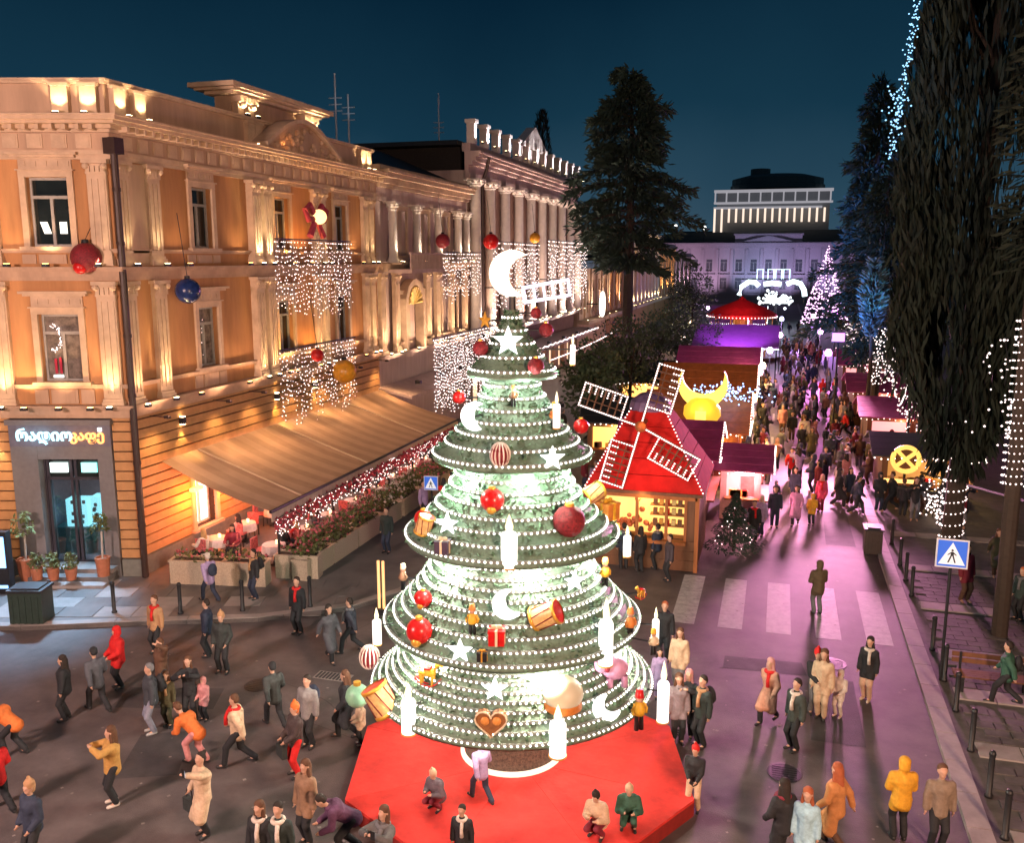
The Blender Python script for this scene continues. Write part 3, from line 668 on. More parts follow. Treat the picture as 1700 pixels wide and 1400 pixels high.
# ------------------------------------------------------------------ tall colonnaded hall further along
FH=Fac((-20.9,60.2),(0,1),(1,0)); HL=34
hall=thing('colonnaded_hall','tall rose palace with giant white-lit columns and a row of glowing roof posts','building',(-22,76,0))
b=MB(); hs=[]; hs2=[]; nb=9; bay=HL/nb
for i in range(nb):
    u=bay*(i+.5); hs+=[(u-.75,u+.75,6.6,10.2),(u-.75,u+.75,11.2,15.6)]; sh_=(u-1.2,u+1.2,.3,3.2); hs2.append(sh_)
FH.wall(b,0,HL,0,17,hs+hs2,rev=.5); b.build('wall',mat('shaded_rose_wall',(.20,.105,.075),.85,bump=.15,scale=2,var=.2),hall)  # wall colour darkened to paint the shade between the columns
b=MB(); FH.box(b,-.02,0.5,0,17,-14,-.02); b.build('side_wall',ROSE,hall)
b=MB(); FH.box(b,.6,HL,0.1,18.6,-16,-.7); b.build('core',MATS['unlit_backing'],hall)
b=MB(); FH.box(b,0,HL,18.7,19.0,-16,-.7); b.build('roof',ROOFM,hall)
for h in hs2: window(FH,(h[0]+h[1])/2,h[2],2.4,2.9,hall,emit('warm_shop_pane',(1,.62,.36),1.1),dep=-.4,hood=False,surround=False)
for h in hs: window(FH,(h[0]+h[1])/2,h[2],1.5,h[3]-h[2],hall,PANE,dep=-.4,hood=False,surround=False)
for i in range(nb):
    b=MB(); u=bay*(i+.5); FH.box(b,u-.9,u+.9,10.25,11.1,-.02,.12); b.build('spandrel_panel',ROSE,hall)
for nm,z,st,m in (('lower_cornice',5.3,[(.2,.2),(.15,.55),(.1,.62)],WHITEST),('architrave',16.4,[(.4,.3),(.5,.22)],ROSE),('main_cornice',17.3,[(.25,.5),(.3,.75),(.2,1.0),(.15,1.1)],ROSE)):
    b=MB(); cornice(FH,b,-.4,HL,z,st); b.build(nm,m,hall)
b=MB(); FH.box(b,-.2,HL,18.2,18.75,-.3,.3); b.build('parapet',ROSE,hall)
COOLP=(1,.80,.70)
for i in range(nb+1):
    u=min(max(bay*i,.45),HL-.45)
    column(FH,u,5.9,16.4,.42,.42,hall,WHITEST); uplight(FH,u,5.8,1.25,hall,520,COOLP,9,44,.35,.7); 
    if i%2==0: uplight(FH,u+bay/2 if i<nb else u-bay/2,5.8,1.0,hall,420,(1,.62,.42),8,75,0,.8)
for i in range(13):
    u=.5+i*(HL-1)/12; b=MB(); FH.box(b,u-.28,u+.28,18.75,20.1,-.1,.45); FH.box(b,u-.38,u+.38,20.1,20.35,-.2,.55); b.build('roof_post',WHITEST,hall); uplight(FH,u,18.75,.95,hall,60,(.95,.92,1),1.3,80,.3,.5)
b=MB(); FH.box(b,13,21,18.75,20.1,-.5,.05); b.tri(FH.P(12.6,20.1,.1),FH.P(21.4,20.1,.1),FH.P(17,22,.1)); b.hexa([FH.P(12.6,20.1,-.5),FH.P(21.4,20.1,-.5),FH.P(21.4,20.1,.3),FH.P(12.6,20.1,.3),FH.P(16.9,22.0,-.5),FH.P(17.1,22.0,-.5),FH.P(17.1,22.0,.3),FH.P(16.9,22.0,.3)]); b.build('roof_gable',WHITEST,hall)
spot(FH.P(17,18.8,1.6),FH.P(17,21,0),160,(.95,.9,1),95,.6,.1,hall)
b=MB(); q=FH.P(1.0,0,.75); b.tube([(q[0]+.5,q[1],17.9),(q[0]+.3,q[1],17.0),(q[0],q[1],16.2),(q[0],q[1],.2)],.13,8); b.build('drainpipe',PIPE,hall)
b=MB(); FH.box(b,0,HL,3.6,3.9,-.02,2.6); b.build('shop_marquee',ROSE,hall)
b=MB()
for i in range(120): b.octa(FH.P(.2+i*HL/120,3.9+.05*math.sin(i),2.66),.06)
b.build('marquee_bulbs',BULBP,hall)
for i in range(6): b=MB(); FH.box(b,3+i*5.5-.2,3+i*5.5+.2,3.95,4.15,2.2,2.5); o=b.build('fill_flood',DARK,hall); spot(FH.P(3+i*5.5,4.3,2.4),FH.P(3+i*5.5,13,0),3600,(1,.74,.62),110,.9,.25,o); point(FH.P(3+i*5.5,2.8,1.2),60,(1,.75,.6),.15,hall)  # added floods, put in to brighten the hall columns and frieze
# ------------------------------------------------------------------ farther buildings on the left
FX=Fac((-20.9,96),(0,1),(1,0))
def far_house(F,u0,u1,h,label,m,rows,cols,lightcol,power,roofm=ROOFM,wz0=4.5,cols_on=False,dep=15):
    t=thing('town_house',label,'building',F.P((u0+u1)/2,0,-2)); Ln=u1-u0; b=MB(); hs=[]
    rh=(h-wz0-1.2)/rows
    for r in range(rows):
        for c in range(cols):
            u=u0+Ln*(c+.5)/cols; hs.append((u-.6,u+.6,wz0+r*rh+.5,wz0+r*rh+rh*.75))
    F.wall(b,u0,u1,0,h,hs,rev=.4); F.box(b,u0,u0+.4,0,h,-dep,-.02); b.build('wall',m,t)
    b=MB(); F.box(b,u0+.5,u1,0.1,h-.1,-dep,-.6); b.build('core',MATS['unlit_backing'],t)
    b=MB(); F.box(b,u0,u1,h,h+.3,-dep,.1); F.box(b,u0-.1,u1+.1,h-.5,h-.02,.02,.5); b.build('roof',roofm,t)
    for q in hs: window(F,(q[0]+q[1])/2,q[2],1.2,q[3]-q[2],t,PANE if rnd.random()<.6 else emit('amber_window',(1,.6,.25),1.3),dep=-.3,hood=False,surround=False)
    for c in range(cols+1):
        u=u0+.35+(Ln-.7)*c/cols
        if cols_on: column(F,u,wz0,h-.6,.4,.38,t)
        else:
            b=MB(); F.box(b,u-.3,u+.3,wz0,h-.52,-.02,.2); b.build('pilaster',TRIM,t)
        if c%2==0 or cols_on: uplight(F,u,wz0-.1,1.1,t,power,lightcol,h*.6,70,.1,.8)
    b=MB(); F.box(b,u0,u1,wz0-.5,wz0-.1,-.02,1.3); b.build('string_course',TRIM,t)
    return t
far_house(FX,0,17,10.5,'plain cream house half hidden behind the dark cedar',STUCCO,2,5,(1,.8,.62),500)
hh=far_house(FX,17.5,33,11.2,'broad beige house right of the cedar trunk',OCHRE,2,4,(1,.72,.45),700)
far_house(FX,34,62,15.5,'gold-lit house with white columns beyond the cedar',OCHRE,3,7,(1,.70,.30),800,cols_on=True)
far_house(FX,63,92,13.5,'amber-lit house row near the end of the street',OCHRE,3,7,(1,.6,.22),1000)
far_house(FX,93,125,12,'dim violet house at the far left end of the street',ROSE,3,7,(.75,.55,1),800)
# round lit wreath on the cream house
t=thing('round_light_sign','round white ring of lights on the wall left of the beige house','light sign',tuple(onX(1000,505,-18.9)))
b=MB(); q=[]
for i in range(25): a=2*PI*i/24; q.append((.0,1.0*math.cos(a),1.25*math.sin(a)))
b.tube(q,.17,6,False); b.build('ring',emit('ring_light',(1,.9,.74),3),t,local=True)
b=MB(); b.tube([(0,-.3,-.5),(0,0,.3),(0,.35,-.4)],.1,5); b.build('inner_ornament',MATS['ring_light'],t,local=True)
b=MB(); b.tube([(0,0,0),(-2.0,0,0)],.06,5); b.build('bracket',DARK,t,local=True)
# ------------------------------------------------------------------ the palace closing the street, the hill and the hilltop hall
FE=Fac((-34,236),(1,0),(0,-1)); 
end=thing('street_end_palace','long pale violet palace closing the far end of the street','building',(-8,238,0))
b=MB(); hs=[]
for i in range(15):
    u=2+i*3.6
    hs+=[(u-.8,u+.8,8.0,11.0),(u-.8,u+.8,3.6,6.4)]
FE.wall(b,0,56,0,13.6,hs,rev=.5); b.build('wall',mat('grey_rose_stucco',(.30,.24,.27),.85),end)
b=MB(); FE.box(b,0.5,55.5,.1,13.4,-16,-.7); b.build('core',MATS['unlit_backing'],end)
b=MB(); FE.box(b,0,56,13.6,14.6,-.6,.4); FE.box(b,-.3,56.3,14.6,15.0,-.7,.9); b.build('cornice',mat('grey_rose_stucco',(.3,.24,.27)),end)
b=MB(); FE.box(b,22.5,38.5,15.0,16.8,-.6,.3); FE.box(b,22.2,38.8,16.8,17.2,-.7,.7); b.hexa([FE.P(24,15.2,.3),FE.P(37,15.2,.3),FE.P(37,15.2,.7),FE.P(24,15.2,.7),FE.P(30.4,16.7,.3),FE.P(30.6,16.7,.3),FE.P(30.6,16.7,.7),FE.P(30.4,16.7,.7)]); b.build('gable',MATS['grey_rose_stucco'],end)
b=MB(); FE.box(b,0,56,15.0,15.4,-16,-.8); b.build('roof',ROOFM,end)
for h in hs: window(FE,(h[0]+h[1])/2,h[2],1.6,h[3]-h[2],end,mat('matt_far_pane',(.06,.055,.065),.5) if rnd.random()<.93 else emit('pale_far_window',(1,.85,.8),1.4),dep=-.35,hood=False,surround=False)
for i in range(16):
    b=MB(); u=.3+i*3.6; FE.box(b,u-.35,u+.35,2.6,13.5,-.02,.35); b.build('pilaster',MATS['grey_rose_stucco'],end)
b=MB(); FE.box(b,0,56,2.3,2.6,-.02,.8); FE.box(b,0,56,7.0,7.25,-.02,.4); b.build('string_course',MATS['grey_rose_stucco'],end)
for u,c,p in ((6,(.9,.62,.85),6500),(16,(.85,.6,.9),6500),(27,(.5,.6,1),7500),(35,(.6,.55,1),7500),(46,(.6,.5,1),6500)): spot(FE.P(u,1.5,9),FE.P(u,10,0),p,c,85,.9,.3,end)
# wooded hill with the hilltop hall
H=MB(); gx,gy=40,16; V=[]
for j in range(gy+1):
    for i in range(gx+1):
        x=-330+i*16; y=270+j*18
        z=3+17*math.exp(-((x+8)/95)**2)*min(1,j/6)+9*math.exp(-((x+160)/120)**2)*min(1,j/6)+ (mnoise.noise(Vector((x*.02,y*.02,3)))*5 if j>0 else 0)
        V.append((x,y,max(z,-1) if j>0 else -1))
n=gx+1; H.v=V
for j in range(gy):
    for i in range(gx): H.f.append((j*n+i,j*n+i+1,(j+1)*n+i+1,(j+1)*n+i)); H.m.append(0)
hill=struct(H.build('hill',mat('dark_hill_scrub',(.02,.032,.03),.9,var=.5,scale=.2),smooth=True))
FT=Fac((-28.5,395),(1,0),(0,-1)); top=thing('hilltop_hall','hilltop hall with lit white column galleries below a dark dome','building',(-6,400,24))
b=MB(); FT.box(b,1,46,22,39,-16,-3); b.build('wall',mat('grey_concrete',(.22,.23,.24),.8),top)
LW=emit('cool_cornice_glow',(.85,.82,.9),.33)  # cornices and posts get their own glow in place of floodlight
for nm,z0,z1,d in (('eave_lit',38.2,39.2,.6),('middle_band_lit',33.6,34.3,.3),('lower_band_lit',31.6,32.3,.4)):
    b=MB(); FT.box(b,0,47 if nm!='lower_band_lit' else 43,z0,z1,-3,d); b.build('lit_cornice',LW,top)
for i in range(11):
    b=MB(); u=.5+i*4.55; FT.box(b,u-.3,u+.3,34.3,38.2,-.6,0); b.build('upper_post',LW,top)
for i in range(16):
    b=MB(); u=.5+i*2.9; FT.box(b,u-.4,u+.4,22 if i<2 else 26,31.6,-.6,0); b.build('lower_post',emit('warm_post_glow',(1,.78,.62),.3 if i%3 else 1.0),top)
b=MB(); c=FT.P(25,0,-9); b.lathe([(19,39.2),(19,41.0),(18.4,41.2),(18.4,43.6),(12,45.2),(6,45.6),(0,45.7)],c,28); b.build('dome',mat('dull_green_roof',(.05,.075,.075),.6),top)
b=MB(); b.lathe([(4,45.4),(4,48),(0,48.4)],(c[0]-7,c[1],0),10); b.build('roof_lantern',MATS['dull_green_roof'],top)
for i,(px,py) in enumerate(((1169,378),(1122,375))):
    q=onY(px,py,330); t=thing('hillside_lamp',['white lamp on the dark hillside left of the hilltop hall','faint lamp on the dark hillside above the gold-lit house'][i],'lamp',(q[0],q[1],q[2]-4))
    b=MB(); b.tube([(0,0,-3),(0,0,4)],.15,5); b.build('post',DARK,t,local=True); b=MB(); b.ball((0,0,4),.75 if i==0 else .5,8,6); b.build('globe',GLOWW,t,local=True)
t=thing('hillside_house','small pale lit house on the hillside left of the hilltop hall','building',tuple(onY(1163,402,290)-[0,0,6]))
b=MB(); b.box(-5,5,0,6,0,5.5); b.build('wall',WHITEST,t,local=True); b=MB(); b.box(-5.4,5.4,-.4,6.4,5.5,6); b.build('roof',ROOFM,t,local=True)
for x in (-3.5,-1.2,1.2,3.5):
    b=MB(); b.box(x-.6,x+.6,-.05,.02,2.4,4.2); b.build('window',emit('pale_far_window',(1,.85,.8),1.4),t,local=True)
# ------------------------------------------------------------------ the tiered light tree on its red platform
TD=18.3; TX,TY=-math.sin(YAW)*TD,math.cos(YAW)*TD; PZ=.36
PX_,PY_=TX+.15*math.cos(YAW)+.43*math.sin(YAW),TY+.15*math.sin(YAW)-.43*math.cos(YAW)
OCT=[(PX_+3.78*math.cos(YAW+R(22.5)+i*PI/4),PY_+3.78*math.sin(YAW+R(22.5)+i*PI/4)) for i in range(8)]
plat=thing('red_platform','red carpeted eight-sided platform under the glowing tree','platform',(TX,TY,0))
b=MB(); b.prism(OCT,0,PZ-.06); b.build('base',mat('dark_red_base',(.22,.015,.012),.7),plat)
for i in range(8):       # the carpet is laid in eight wedges with open seams
    p,q=np.array(OCT[i]),np.array(OCT[(i+1)%8]); c=np.array([PX_,PY_]); g=.004
    m=(p+q+c)/3; w3=[tuple(m+(x-m)*(1-g)) for x in (c,p,q)]
    b=MB(); b.prism(w3,PZ-.06,PZ+.001*(i%3)); b.build('carpet_wedge',CARPET,plat)
tree=thing('light_tree','giant tiered green Christmas tree of lit hoops topped by a glowing crescent','christmas tree',(TX,TY,PZ))
TIERS=[(10.0,.10,8.72,.93,5),(8.66,.48,7.05,1.66,7),(7.05,1.0,5.36,2.25,8),(5.36,1.42,3.52,2.72,10),(3.5,1.95,2.12,3.0,10)]
def prof(T,t):
    zt,rt,zb,rb,_=T; return rt+(rb-rt)*(.35*t+.65*t**2.0), zt+(zb-zt)*t
for k,T in enumerate(TIERS):
    b=MB(); P_=[prof(T,i/10) for i in range(11)]
    inner=[(r-.05,z-.03) for r,z in reversed(P_[1:])]
    b.lathe(P_+[(P_[-1][0]-.02,P_[-1][1]-.07)]+inner,(TX,TY,0),72); tier=b.build('tier',TINSEL if k!=0 else TINSEL,tree,True)
    # dark gaps between the hoops: thin steel hoops carrying the led strips
    n=T[4]
    for i in range(n):
        t=(i+.7)/n if k else (i+.6)/n; t=min(t,1); r,z=prof(T,t)
        h=MB(); h.lathe([(r+.0,z+.035),(r+.045,z+.03),(r+.045,z-.03),(r-.0,z-.045)],(TX,TY,0),64); ho=h.build('hoop',mat('silver_green_hoop',(.17,.18,.16),.5,var=.2,scale=20),tree)
        d=MB(); m=max(14,int(2*PI*r/.115)); ph=rnd.random()
        for j in range(m):
            a=2*PI*(j+ph)/m; d.octa((TX+(r+.055)*math.cos(a),TY+(r+.055)*math.sin(a),z),.026)
        d.build('led_strip',LEDW,ho)
    b=MB()
    for _ in range([700,1500,2200,2800,3000][k]):
        t=rnd.random()**.8; r,z=prof(T,t); a=rnd.random()*6.283; s=.022+rnd.random()*.03; c,s_=math.cos(a),math.sin(a); q=np.array([TX+r*c,TY+r*s_,z]); o_=np.array([c,s_,.2+rnd.gauss(0,.5)])*(.05+.05*rnd.random()); w_=np.array([-s_,c,rnd.gauss(0,.6)])*s
        b.tri(tuple(q-w_),tuple(q+w_),tuple(q+o_))
    b.build('garland_needles',mat('green_needle_tinsel',(.10,.19,.11),.45,var=.7,scale=9),tier)['kind']='stuff'
    # lamp ring hanging below the skirt lights the tier underneath
    zt,rt,zb,rb,_=T
    if k<4:
        rn=TIERS[k+1][1]+.32
        h=MB(); q=[(TX+rn*math.cos(2*PI*i/40),TY+rn*math.sin(2*PI*i/40),zb-.03) for i in range(41)]; h.tube(q,.035,5,False); lr=h.build('lamp_ring',emit('flood_ring',(1,.97,.85),5),tier)
        for i in range(6):
            a=2*PI*i/6; point((TX+(rn+.22)*math.cos(a),TY+(rn+.22)*math.sin(a),zb-.2),[36,115,180,200][k],[(.86,1,.86),(.80,1,.80),(1,.98,.84),(1,.90,.74)][k],.06,tier)
    else:
        for i in range(8):
            a=2*PI*i/8; point((TX+2.3*math.cos(a),TY+2.3*math.sin(a),zb-.05),70,(1,.9,.74),.1,tier)
b=MB(); b.lathe([(1.02,PZ),(1.05,2.6)],(TX,TY,0),40); drum=b.build('trunk_drum',mat('brown_bark_netting',(.09,.06,.045),.9,bump=.8,scale=18,bscale=60,var=.6),tree)
b=MB(); b.lathe([(1.05,PZ+.01),(1.13,PZ+.02),(1.13,PZ+.09),(1.05,PZ+.1)],(TX,TY,0),48); b.build('lit_rim',emit('rim_glow',(1,.78,.6),1.05),drum)
b=MB(); b.tube([(TX,TY,2.2),(TX,TY,10.35)],[.35,.06],8); b.build('mast',DARK,tree)
def crescent(R0,th,o,ax,ay,an,m,name,parent,rot=0.0,local=False,cxf=.74):
    """a crescent plate: outer arc radius R0, inner arc shifted along +ax"""
    pts=[]; a0=R(58)
    for i in range(25): a=a0+(2*PI-2*a0)*i/24; pts.append((R0*math.cos(a),R0*math.sin(a)))
    p0=pts[-1]; ri=R0*.80; cx=p0[0]-math.sqrt(max(ri*ri-p0[1]**2,0)); ai=math.atan2(-p0[1],p0[0]-cx)
    for i in range(1,24): a=-ai+2*ai*0; 
    b0=math.atan2(p0[1],p0[0]-cx)      # angle (negative) of lower tip from inner centre
    cx=R0*cxf; ri=math.hypot(p0[0]-cx,p0[1]); b0=math.atan2(p0[1],p0[0]-cx)
    for i in range(1,22): a=b0-(2*PI-2*abs(math.atan2(abs(p0[1]),p0[0]-cx)))*i/22; pts.append((cx+ri*math.cos(a),ri*math.sin(a)))
    c,s_=math.cos(rot),math.sin(rot); pts=[(x*c-y*s_,x*s_+y*c) for x,y in pts]
    # triangulated strip so the concave plate stays clean
    n=25; bm=MB(); oo=np.array(o,float); ax=np.array(ax,float); ay=np.array(ay,float); an=np.array(an,float)
    outer=pts[:n]; inner=[pts[n-1]]+pts[n:][:]+[pts[0]]; inner=inner[::-1]
    k=len(inner)
    def W(p,t): return tuple(oo+ax*p[0]+ay*p[1]+an*t)
    for i in range(n-1):
        f0,f1=i/(n-1)*(k-1),(i+1)/(n-1)*(k-1)
        def I(f): 
            j=min(int(f),k-2); g=f-j; return (inner[j][0]*(1-g)+inner[j+1][0]*g,inner[j][1]*(1-g)+inner[j+1][1]*g)
        A,B,C,D=outer[i],outer[i+1],I(f1),I(f0)
        bm.hexa([W(A,-th/2),W(B,-th/2),W(C,-th/2),W(D,-th/2),W(A,th/2),W(B,th/2),W(C,th/2),W(D,th/2)])
    return bm.build(name,m,parent,local=local)
rt_=(math.cos(YAW),math.sin(YAW),0); fw=(math.sin(YAW),-math.cos(YAW),0)
crescent(.46,.14,(TX,TY,10.72),rt_,(0,0,1),fw,GLOWM,'crescent_topper',tree,rot=R(-8))
# ---- ornaments, each a thing of its own hanging on the tree
def surf(px,py):
    d=ray(px,py); best=None
    o=np.array([0,0,CAMH])
    for i in range(900):
        t=12+i*.009; p=o+d*t; r=math.hypot(p[0]-TX,p[1]-TY)
        pr=None
        for T in TIERS:
            if T[2]<=p[2]<=T[0]:
                f=(T[0]-p[2])/(T[0]-T[2]); pr=prof(T,f)[0]
        if pr is None: pr=(TIERS[-1][3] if p[2]<2.05 else .1)
        g=r-pr
        if g<.10: best=(0,p); break
        if best is None or g<best[0]: best=(g,p)
    p=best[1]; a=math.atan2(p[1]-TY,p[0]-TX); return p,a
PXM=1/77.0
def orn(name,label,px,py,cat='ornament'):
    p,a=surf(px,py); dist=(p-np.array([0,0,CAMH]))@_f; s=dist/FPX
    p=p+np.array([math.cos(a),math.sin(a),0])*.12
    # face mostly outward, turned a little to the street
    aim=math.atan2(-p[1],-p[0]); da=(a-aim+PI)%(2*PI)-PI; face=aim+da*.45
    t=thing(name,label,cat,tuple(p),face+PI/2,'ornaments on the tiered light tree')
    r=math.hypot(p[0]-TX,p[1]-TY); pr=.1
    for T in TIERS:
        if T[2]<=p[2]<=T[0]: pr=prof(T,(T[0]-p[2])/(T[0]-T[2]))[0]
    ln=min(max(r-pr+.12,.1),1.3); iv=Matrix.Rotation(-(face+PI/2),3,'Z')@Vector((-math.cos(a),-math.sin(a),0))
    b=MB(); b.tube([(0,0,0),tuple(iv*ln)],.018,5); b.build('bracket',DARK,t,local=True)
    return t,s
def star_pts(r,ri=.42):
    return [((r if i%2==0 else r*ri)*math.sin(PI*i/5),(r if i%2==0 else r*ri)*math.cos(PI*i/5)) for i in range(10)]
def starfan(b,r,th):
    P_=star_pts(r); n=len(b.v)
    b.v+=[(0,-th,0)]+[(x,-th*.25,z) for x,z in P_]+[(0,th,0)]+[(x,th*.25,z) for x,z in P_]
    for i in range(10):
        j=(i+1)%10; b.f+= [(n,n+1+i,n+1+j),(n+11,n+12+j,n+12+i),(n+1+i,n+12+i,n+12+j,n+1+j)]; b.m+=[b.cur]*3
for px,py,s,l in ((845,566,26,'glowing white star high on the top tier'),(912,760,22,'glowing white star on the right of the second tier rim'),(750,868,20,'glowing white star left of the tall candle on the third tier'),(947,963,19,'small glowing white star tucked under the third tier on the right'),(768,1077,22,'glowing white star at the fourth tier rim, left of centre'),(823,1140,22,'glowing white star above the gingerbread heart')):
    t,k=orn('star',l,px,py); b=MB(); starfan(b,s*k,.06); b.build('star_body',emit('star_glow',(1,.99,.95),3.2),t,local=True); b=MB(); b.tube([(0,.02,0),(0,.2,0)],.02,5); b.build('stem',DARK,t,local=True)
def candle(px,py,w,h,l):
    t,k=orn('candle',l,px,py+h*.1); t.location=(t.location.x*1-0,t.location.y,t.location.z); o_=Vector((t.location.x-TX,t.location.y-TY,0)).normalized()*.16; t.location=t.location+o_; W=w*k/2; Hh=h*k
    b=MB(); b.lathe([(0,-Hh/2),(W,-Hh/2),(W,Hh*.12),(W*.8,Hh*.16),(0,Hh*.13)],seg=14); b.build('wax',emit('candle_wax_glow',(1,.96,.9),1.25,(.8,.8,.78)),t,True,local=True)
    b=MB(); b.lathe([(0,Hh*.14),(W*.45,Hh*.22),(W*.5,Hh*.28),(W*.25,Hh*.42),(0,Hh*.52)],seg=10); b.build('flame',emit('flame_glow',(1,.86,.45),1.5),t,True,local=True)
    b=MB(); b.lathe([(0,-Hh/2-.03),(W*1.1,-Hh/2-.025),(W*1.1,-Hh/2),(0,-Hh/2)],seg=14); b.build('holder',GOLD,t,local=True)
for q in ((846,882,27,88,'tallest white glowing candle, in the middle of the third tier'),(988,1030,24,115,'white glowing candle on the right of the fourth tier'),(1079,1135,20,105,'white glowing candle at the right edge of the bottom tier'),(696,1158,24,88,'white glowing candle at the lower left of the bottom tier'),(918,1192,28,88,'white glowing candle before the cream bauble at the bottom front'),(1019,890,13,52,'short white candle at the right tip of the third tier'),(648,1030,15,62,'slanting white candle at the left tip of the fourth tier'),(1066,1030,12,62,'thin white candle at the right tip of the fourth tier'),(905,672,12,60,'slim pale candle right of the second tier top'),(928,575,9,50,'slim gold candle beside the top star')): candle(*q)
for px,py,s,l,rot in ((796,690,24,'white glowing crescent on the left of the second tier',0),(843,1000,25,'white glowing crescent with a flat foot in the centre of the fourth tier',20),(1000,1172,24,'white glowing crescent on the right of the bottom tier',35)):
    t,k=orn('crescent',l,px,py); crescent(s*k,.1,(0,0,0),(1,0,0),(0,0,1),(0,-1,0),GLOWW,'moon',t,rot=R(rot),local=True)
REDB=mat('red_bauble',(.5,.012,.012),.28,var=.25,scale=9); DREDB=mat('dark_red_tinsel_bauble',(.2,.012,.02),.5,var=.7,scale=22,bump=.7)
for px,py,r,m,l in ((820,828,20,REDB,'red bauble with gold cap left of the tall candle'),(938,863,27,DREDB,'large dark red tinsel bauble on the right of the third tier'),(704,1045,22,REDB,'large red bauble on the left of the fourth tier'),(711,992,15,REDB,'red bauble under the third tier on the left'),(712,860,15,REDB,'red bauble at the left tip of the third tier'),(807,578,13,DREDB,'dark red bauble left of the top star'),(897,548,12,DREDB,'dark red bauble right of the top star'),(884,607,14,DREDB,'dark red bauble on the top tier rim'),(955,708,13,REDB,'red bauble at the right tip of the second tier'),(880,520,9,DREDB,'small brown red bauble beside the crescent topper'),(772,660,11,REDB,'small pinkish red bauble at the left of the second tier top')):
    t,k=orn('bauble',l,px,py); b=MB(); b.ball((0,0,0),r*k,18,12); b.build('ball',m,t,True,local=True); b=MB(); b.lathe([(r*k*.3,r*k*.93),(r*k*.28,r*k*1.15),(0,r*k*1.18)],seg=10); b.build('cap',GOLD,t,local=True)
    if r>=15 and m is REDB:
        b=MB(); b.ball((0,-r*k*.62,-r*k*.62),r*k*.42,10,6); b.build('gold_emblem',GOLD,t,True,local=True)
STR=mat('white_stripe',(.7,.62,.56),.4)
for px,py,r,l in ((832,753,19,'red and white striped round ornament on the second tier'),(622,1092,19,'red and white striped oval ornament at the far left of the bottom tier')):
    t,k=orn('striped_bauble',l,px,py); b=MB(); b.ball((0,0,0),r*k,18,12,(.85,.85,1.05)); b.build('ball',DREDB,t,True,local=True)
    for i in range(7):
        a=PI*i/7+PI/14; b=MB(); q=[(r*k*.87*math.cos(a)*math.cos(u),r*k*.87*math.sin(a)*math.cos(u),r*k*1.07*math.sin(u)) for u in [2*PI*j/20 for j in range(21)]]; b.tube(q,r*k*.075,5,False); b.build('stripe',STR,t,local=True)
def drum_orn(px,py,r,l,tilt,rz=0):
    t,k=orn('drum',l,px,py); s=r*k; Mx=Matrix.Rotation(R(rz),4,'Z')@Matrix.Rotation(R(tilt),4,'Y')
    def bl(f,nm,m):
        b=MB(); f(b); b.v=[tuple(Mx@Vector(q)) for q in b.v]; b.build(nm,m,t,True,local=True)
    bl(lambda b:b.lathe([(s*.75,-s*.8),(s*.75,s*.8)],seg=18),'shell',mat('gold_drum_shell',(.62,.4,.16),.4,var=.3,scale=12))
    bl(lambda b:(b.lathe([(s*.75,s*.7),(s*.82,s*.72),(s*.82,s*.9),(s*.75,s*.92)],seg=18),b.lathe([(s*.75,-s*.92),(s*.82,-s*.9),(s*.82,-s*.72),(s*.75,-s*.7)],seg=18)),'rim',GOLD)
    bl(lambda b:b.lathe([(s*.75,s*.86),(0,s*.88)],seg=18),'skin_head',REDB); bl(lambda b:b.lathe([(0,-s*.88),(s*.75,-s*.86)],seg=18),'skin_head',REDB)
    bl(lambda b:[b.tube([(s*.77*math.cos(2*PI*i/8),s*.77*math.sin(2*PI*i/8),s*.7),(s*.77*math.cos(2*PI*(i+.5)/8),s*.77*math.sin(2*PI*(i+.5)/8),-s*.7)],s*.04,4) for i in range(8)],'cord',DREDB)
drum_orn(903,1018,26,'gold toy drum with red end on the fourth tier, right of centre',65,-25); drum_orn(974,820,20,'gold and red toy drum at the right of the third tier top',70,-10); drum_orn(642,1160,29,'large tan toy drum with red underside at the lower left rim',150,10); drum_orn(714,870,18,'gold toy drum behind the red bauble on the third tier left',20,0)
def horse(px,py,s,l,m,flip=1):
    t,k=orn('toy_horse',l,px,py); s*=k; f=flip
    def tb(pts,r,nm): b=MB(); b.tube([(f*x*s,y*s,z*s) for x,y,z in pts],[q*s for q in r],8); b.build(nm,m,t,True,local=True)
    tb([(-.55,0,.1),(-.3,0,.12),(.2,0,.1),(.45,0,.2)],[.18,.3,.28,.2],'body')
    tb([(.35,0,.15),(.6,0,.6),(.62,0,.78)],[.22,.16,.13],'neck'); tb([(.56,0,.8),(.8,0,.72),(.98,0,.58)],[.15,.14,.08],'head')
    for x in (-.42,.32):
        for y in (-.15,.15): tb([(x,y,0),(x+.02,y,-.35),(x-.02,y,-.7)],[.12,.08,.07],'leg')
    b=MB(); q=[(f*s*1.0*math.cos(a),0,-s*.72+s*.2*(1-math.sin(-a)) if False else s*(.35-1.1*math.sin(a))) for a in [R(35+110*i/10) for i in range(11)]]
    for y in (-.16,.16): b.tube([(x,y*s,z) for x,_,z in q],s*.05,5)
    b.build('rocker',REDB,t,local=True)
    b=MB(); b.cbox((0,0,s*.4),s*.4,s*.5,s*.12); b.build('saddle',REDB,t,local=True)
YEL=mat('yellow_toy_paint',(.66,.38,.03),.45,var=.25,scale=8); ORG=mat('orange_toy_paint',(.58,.2,.04),.5,var=.25,scale=8)
horse(718,1116,27,'yellow rocking horse on the left of the bottom tier',YEL); horse(1056,985,15,'small gold rocking horse at the right tip of the fourth tier',GOLD,-1)
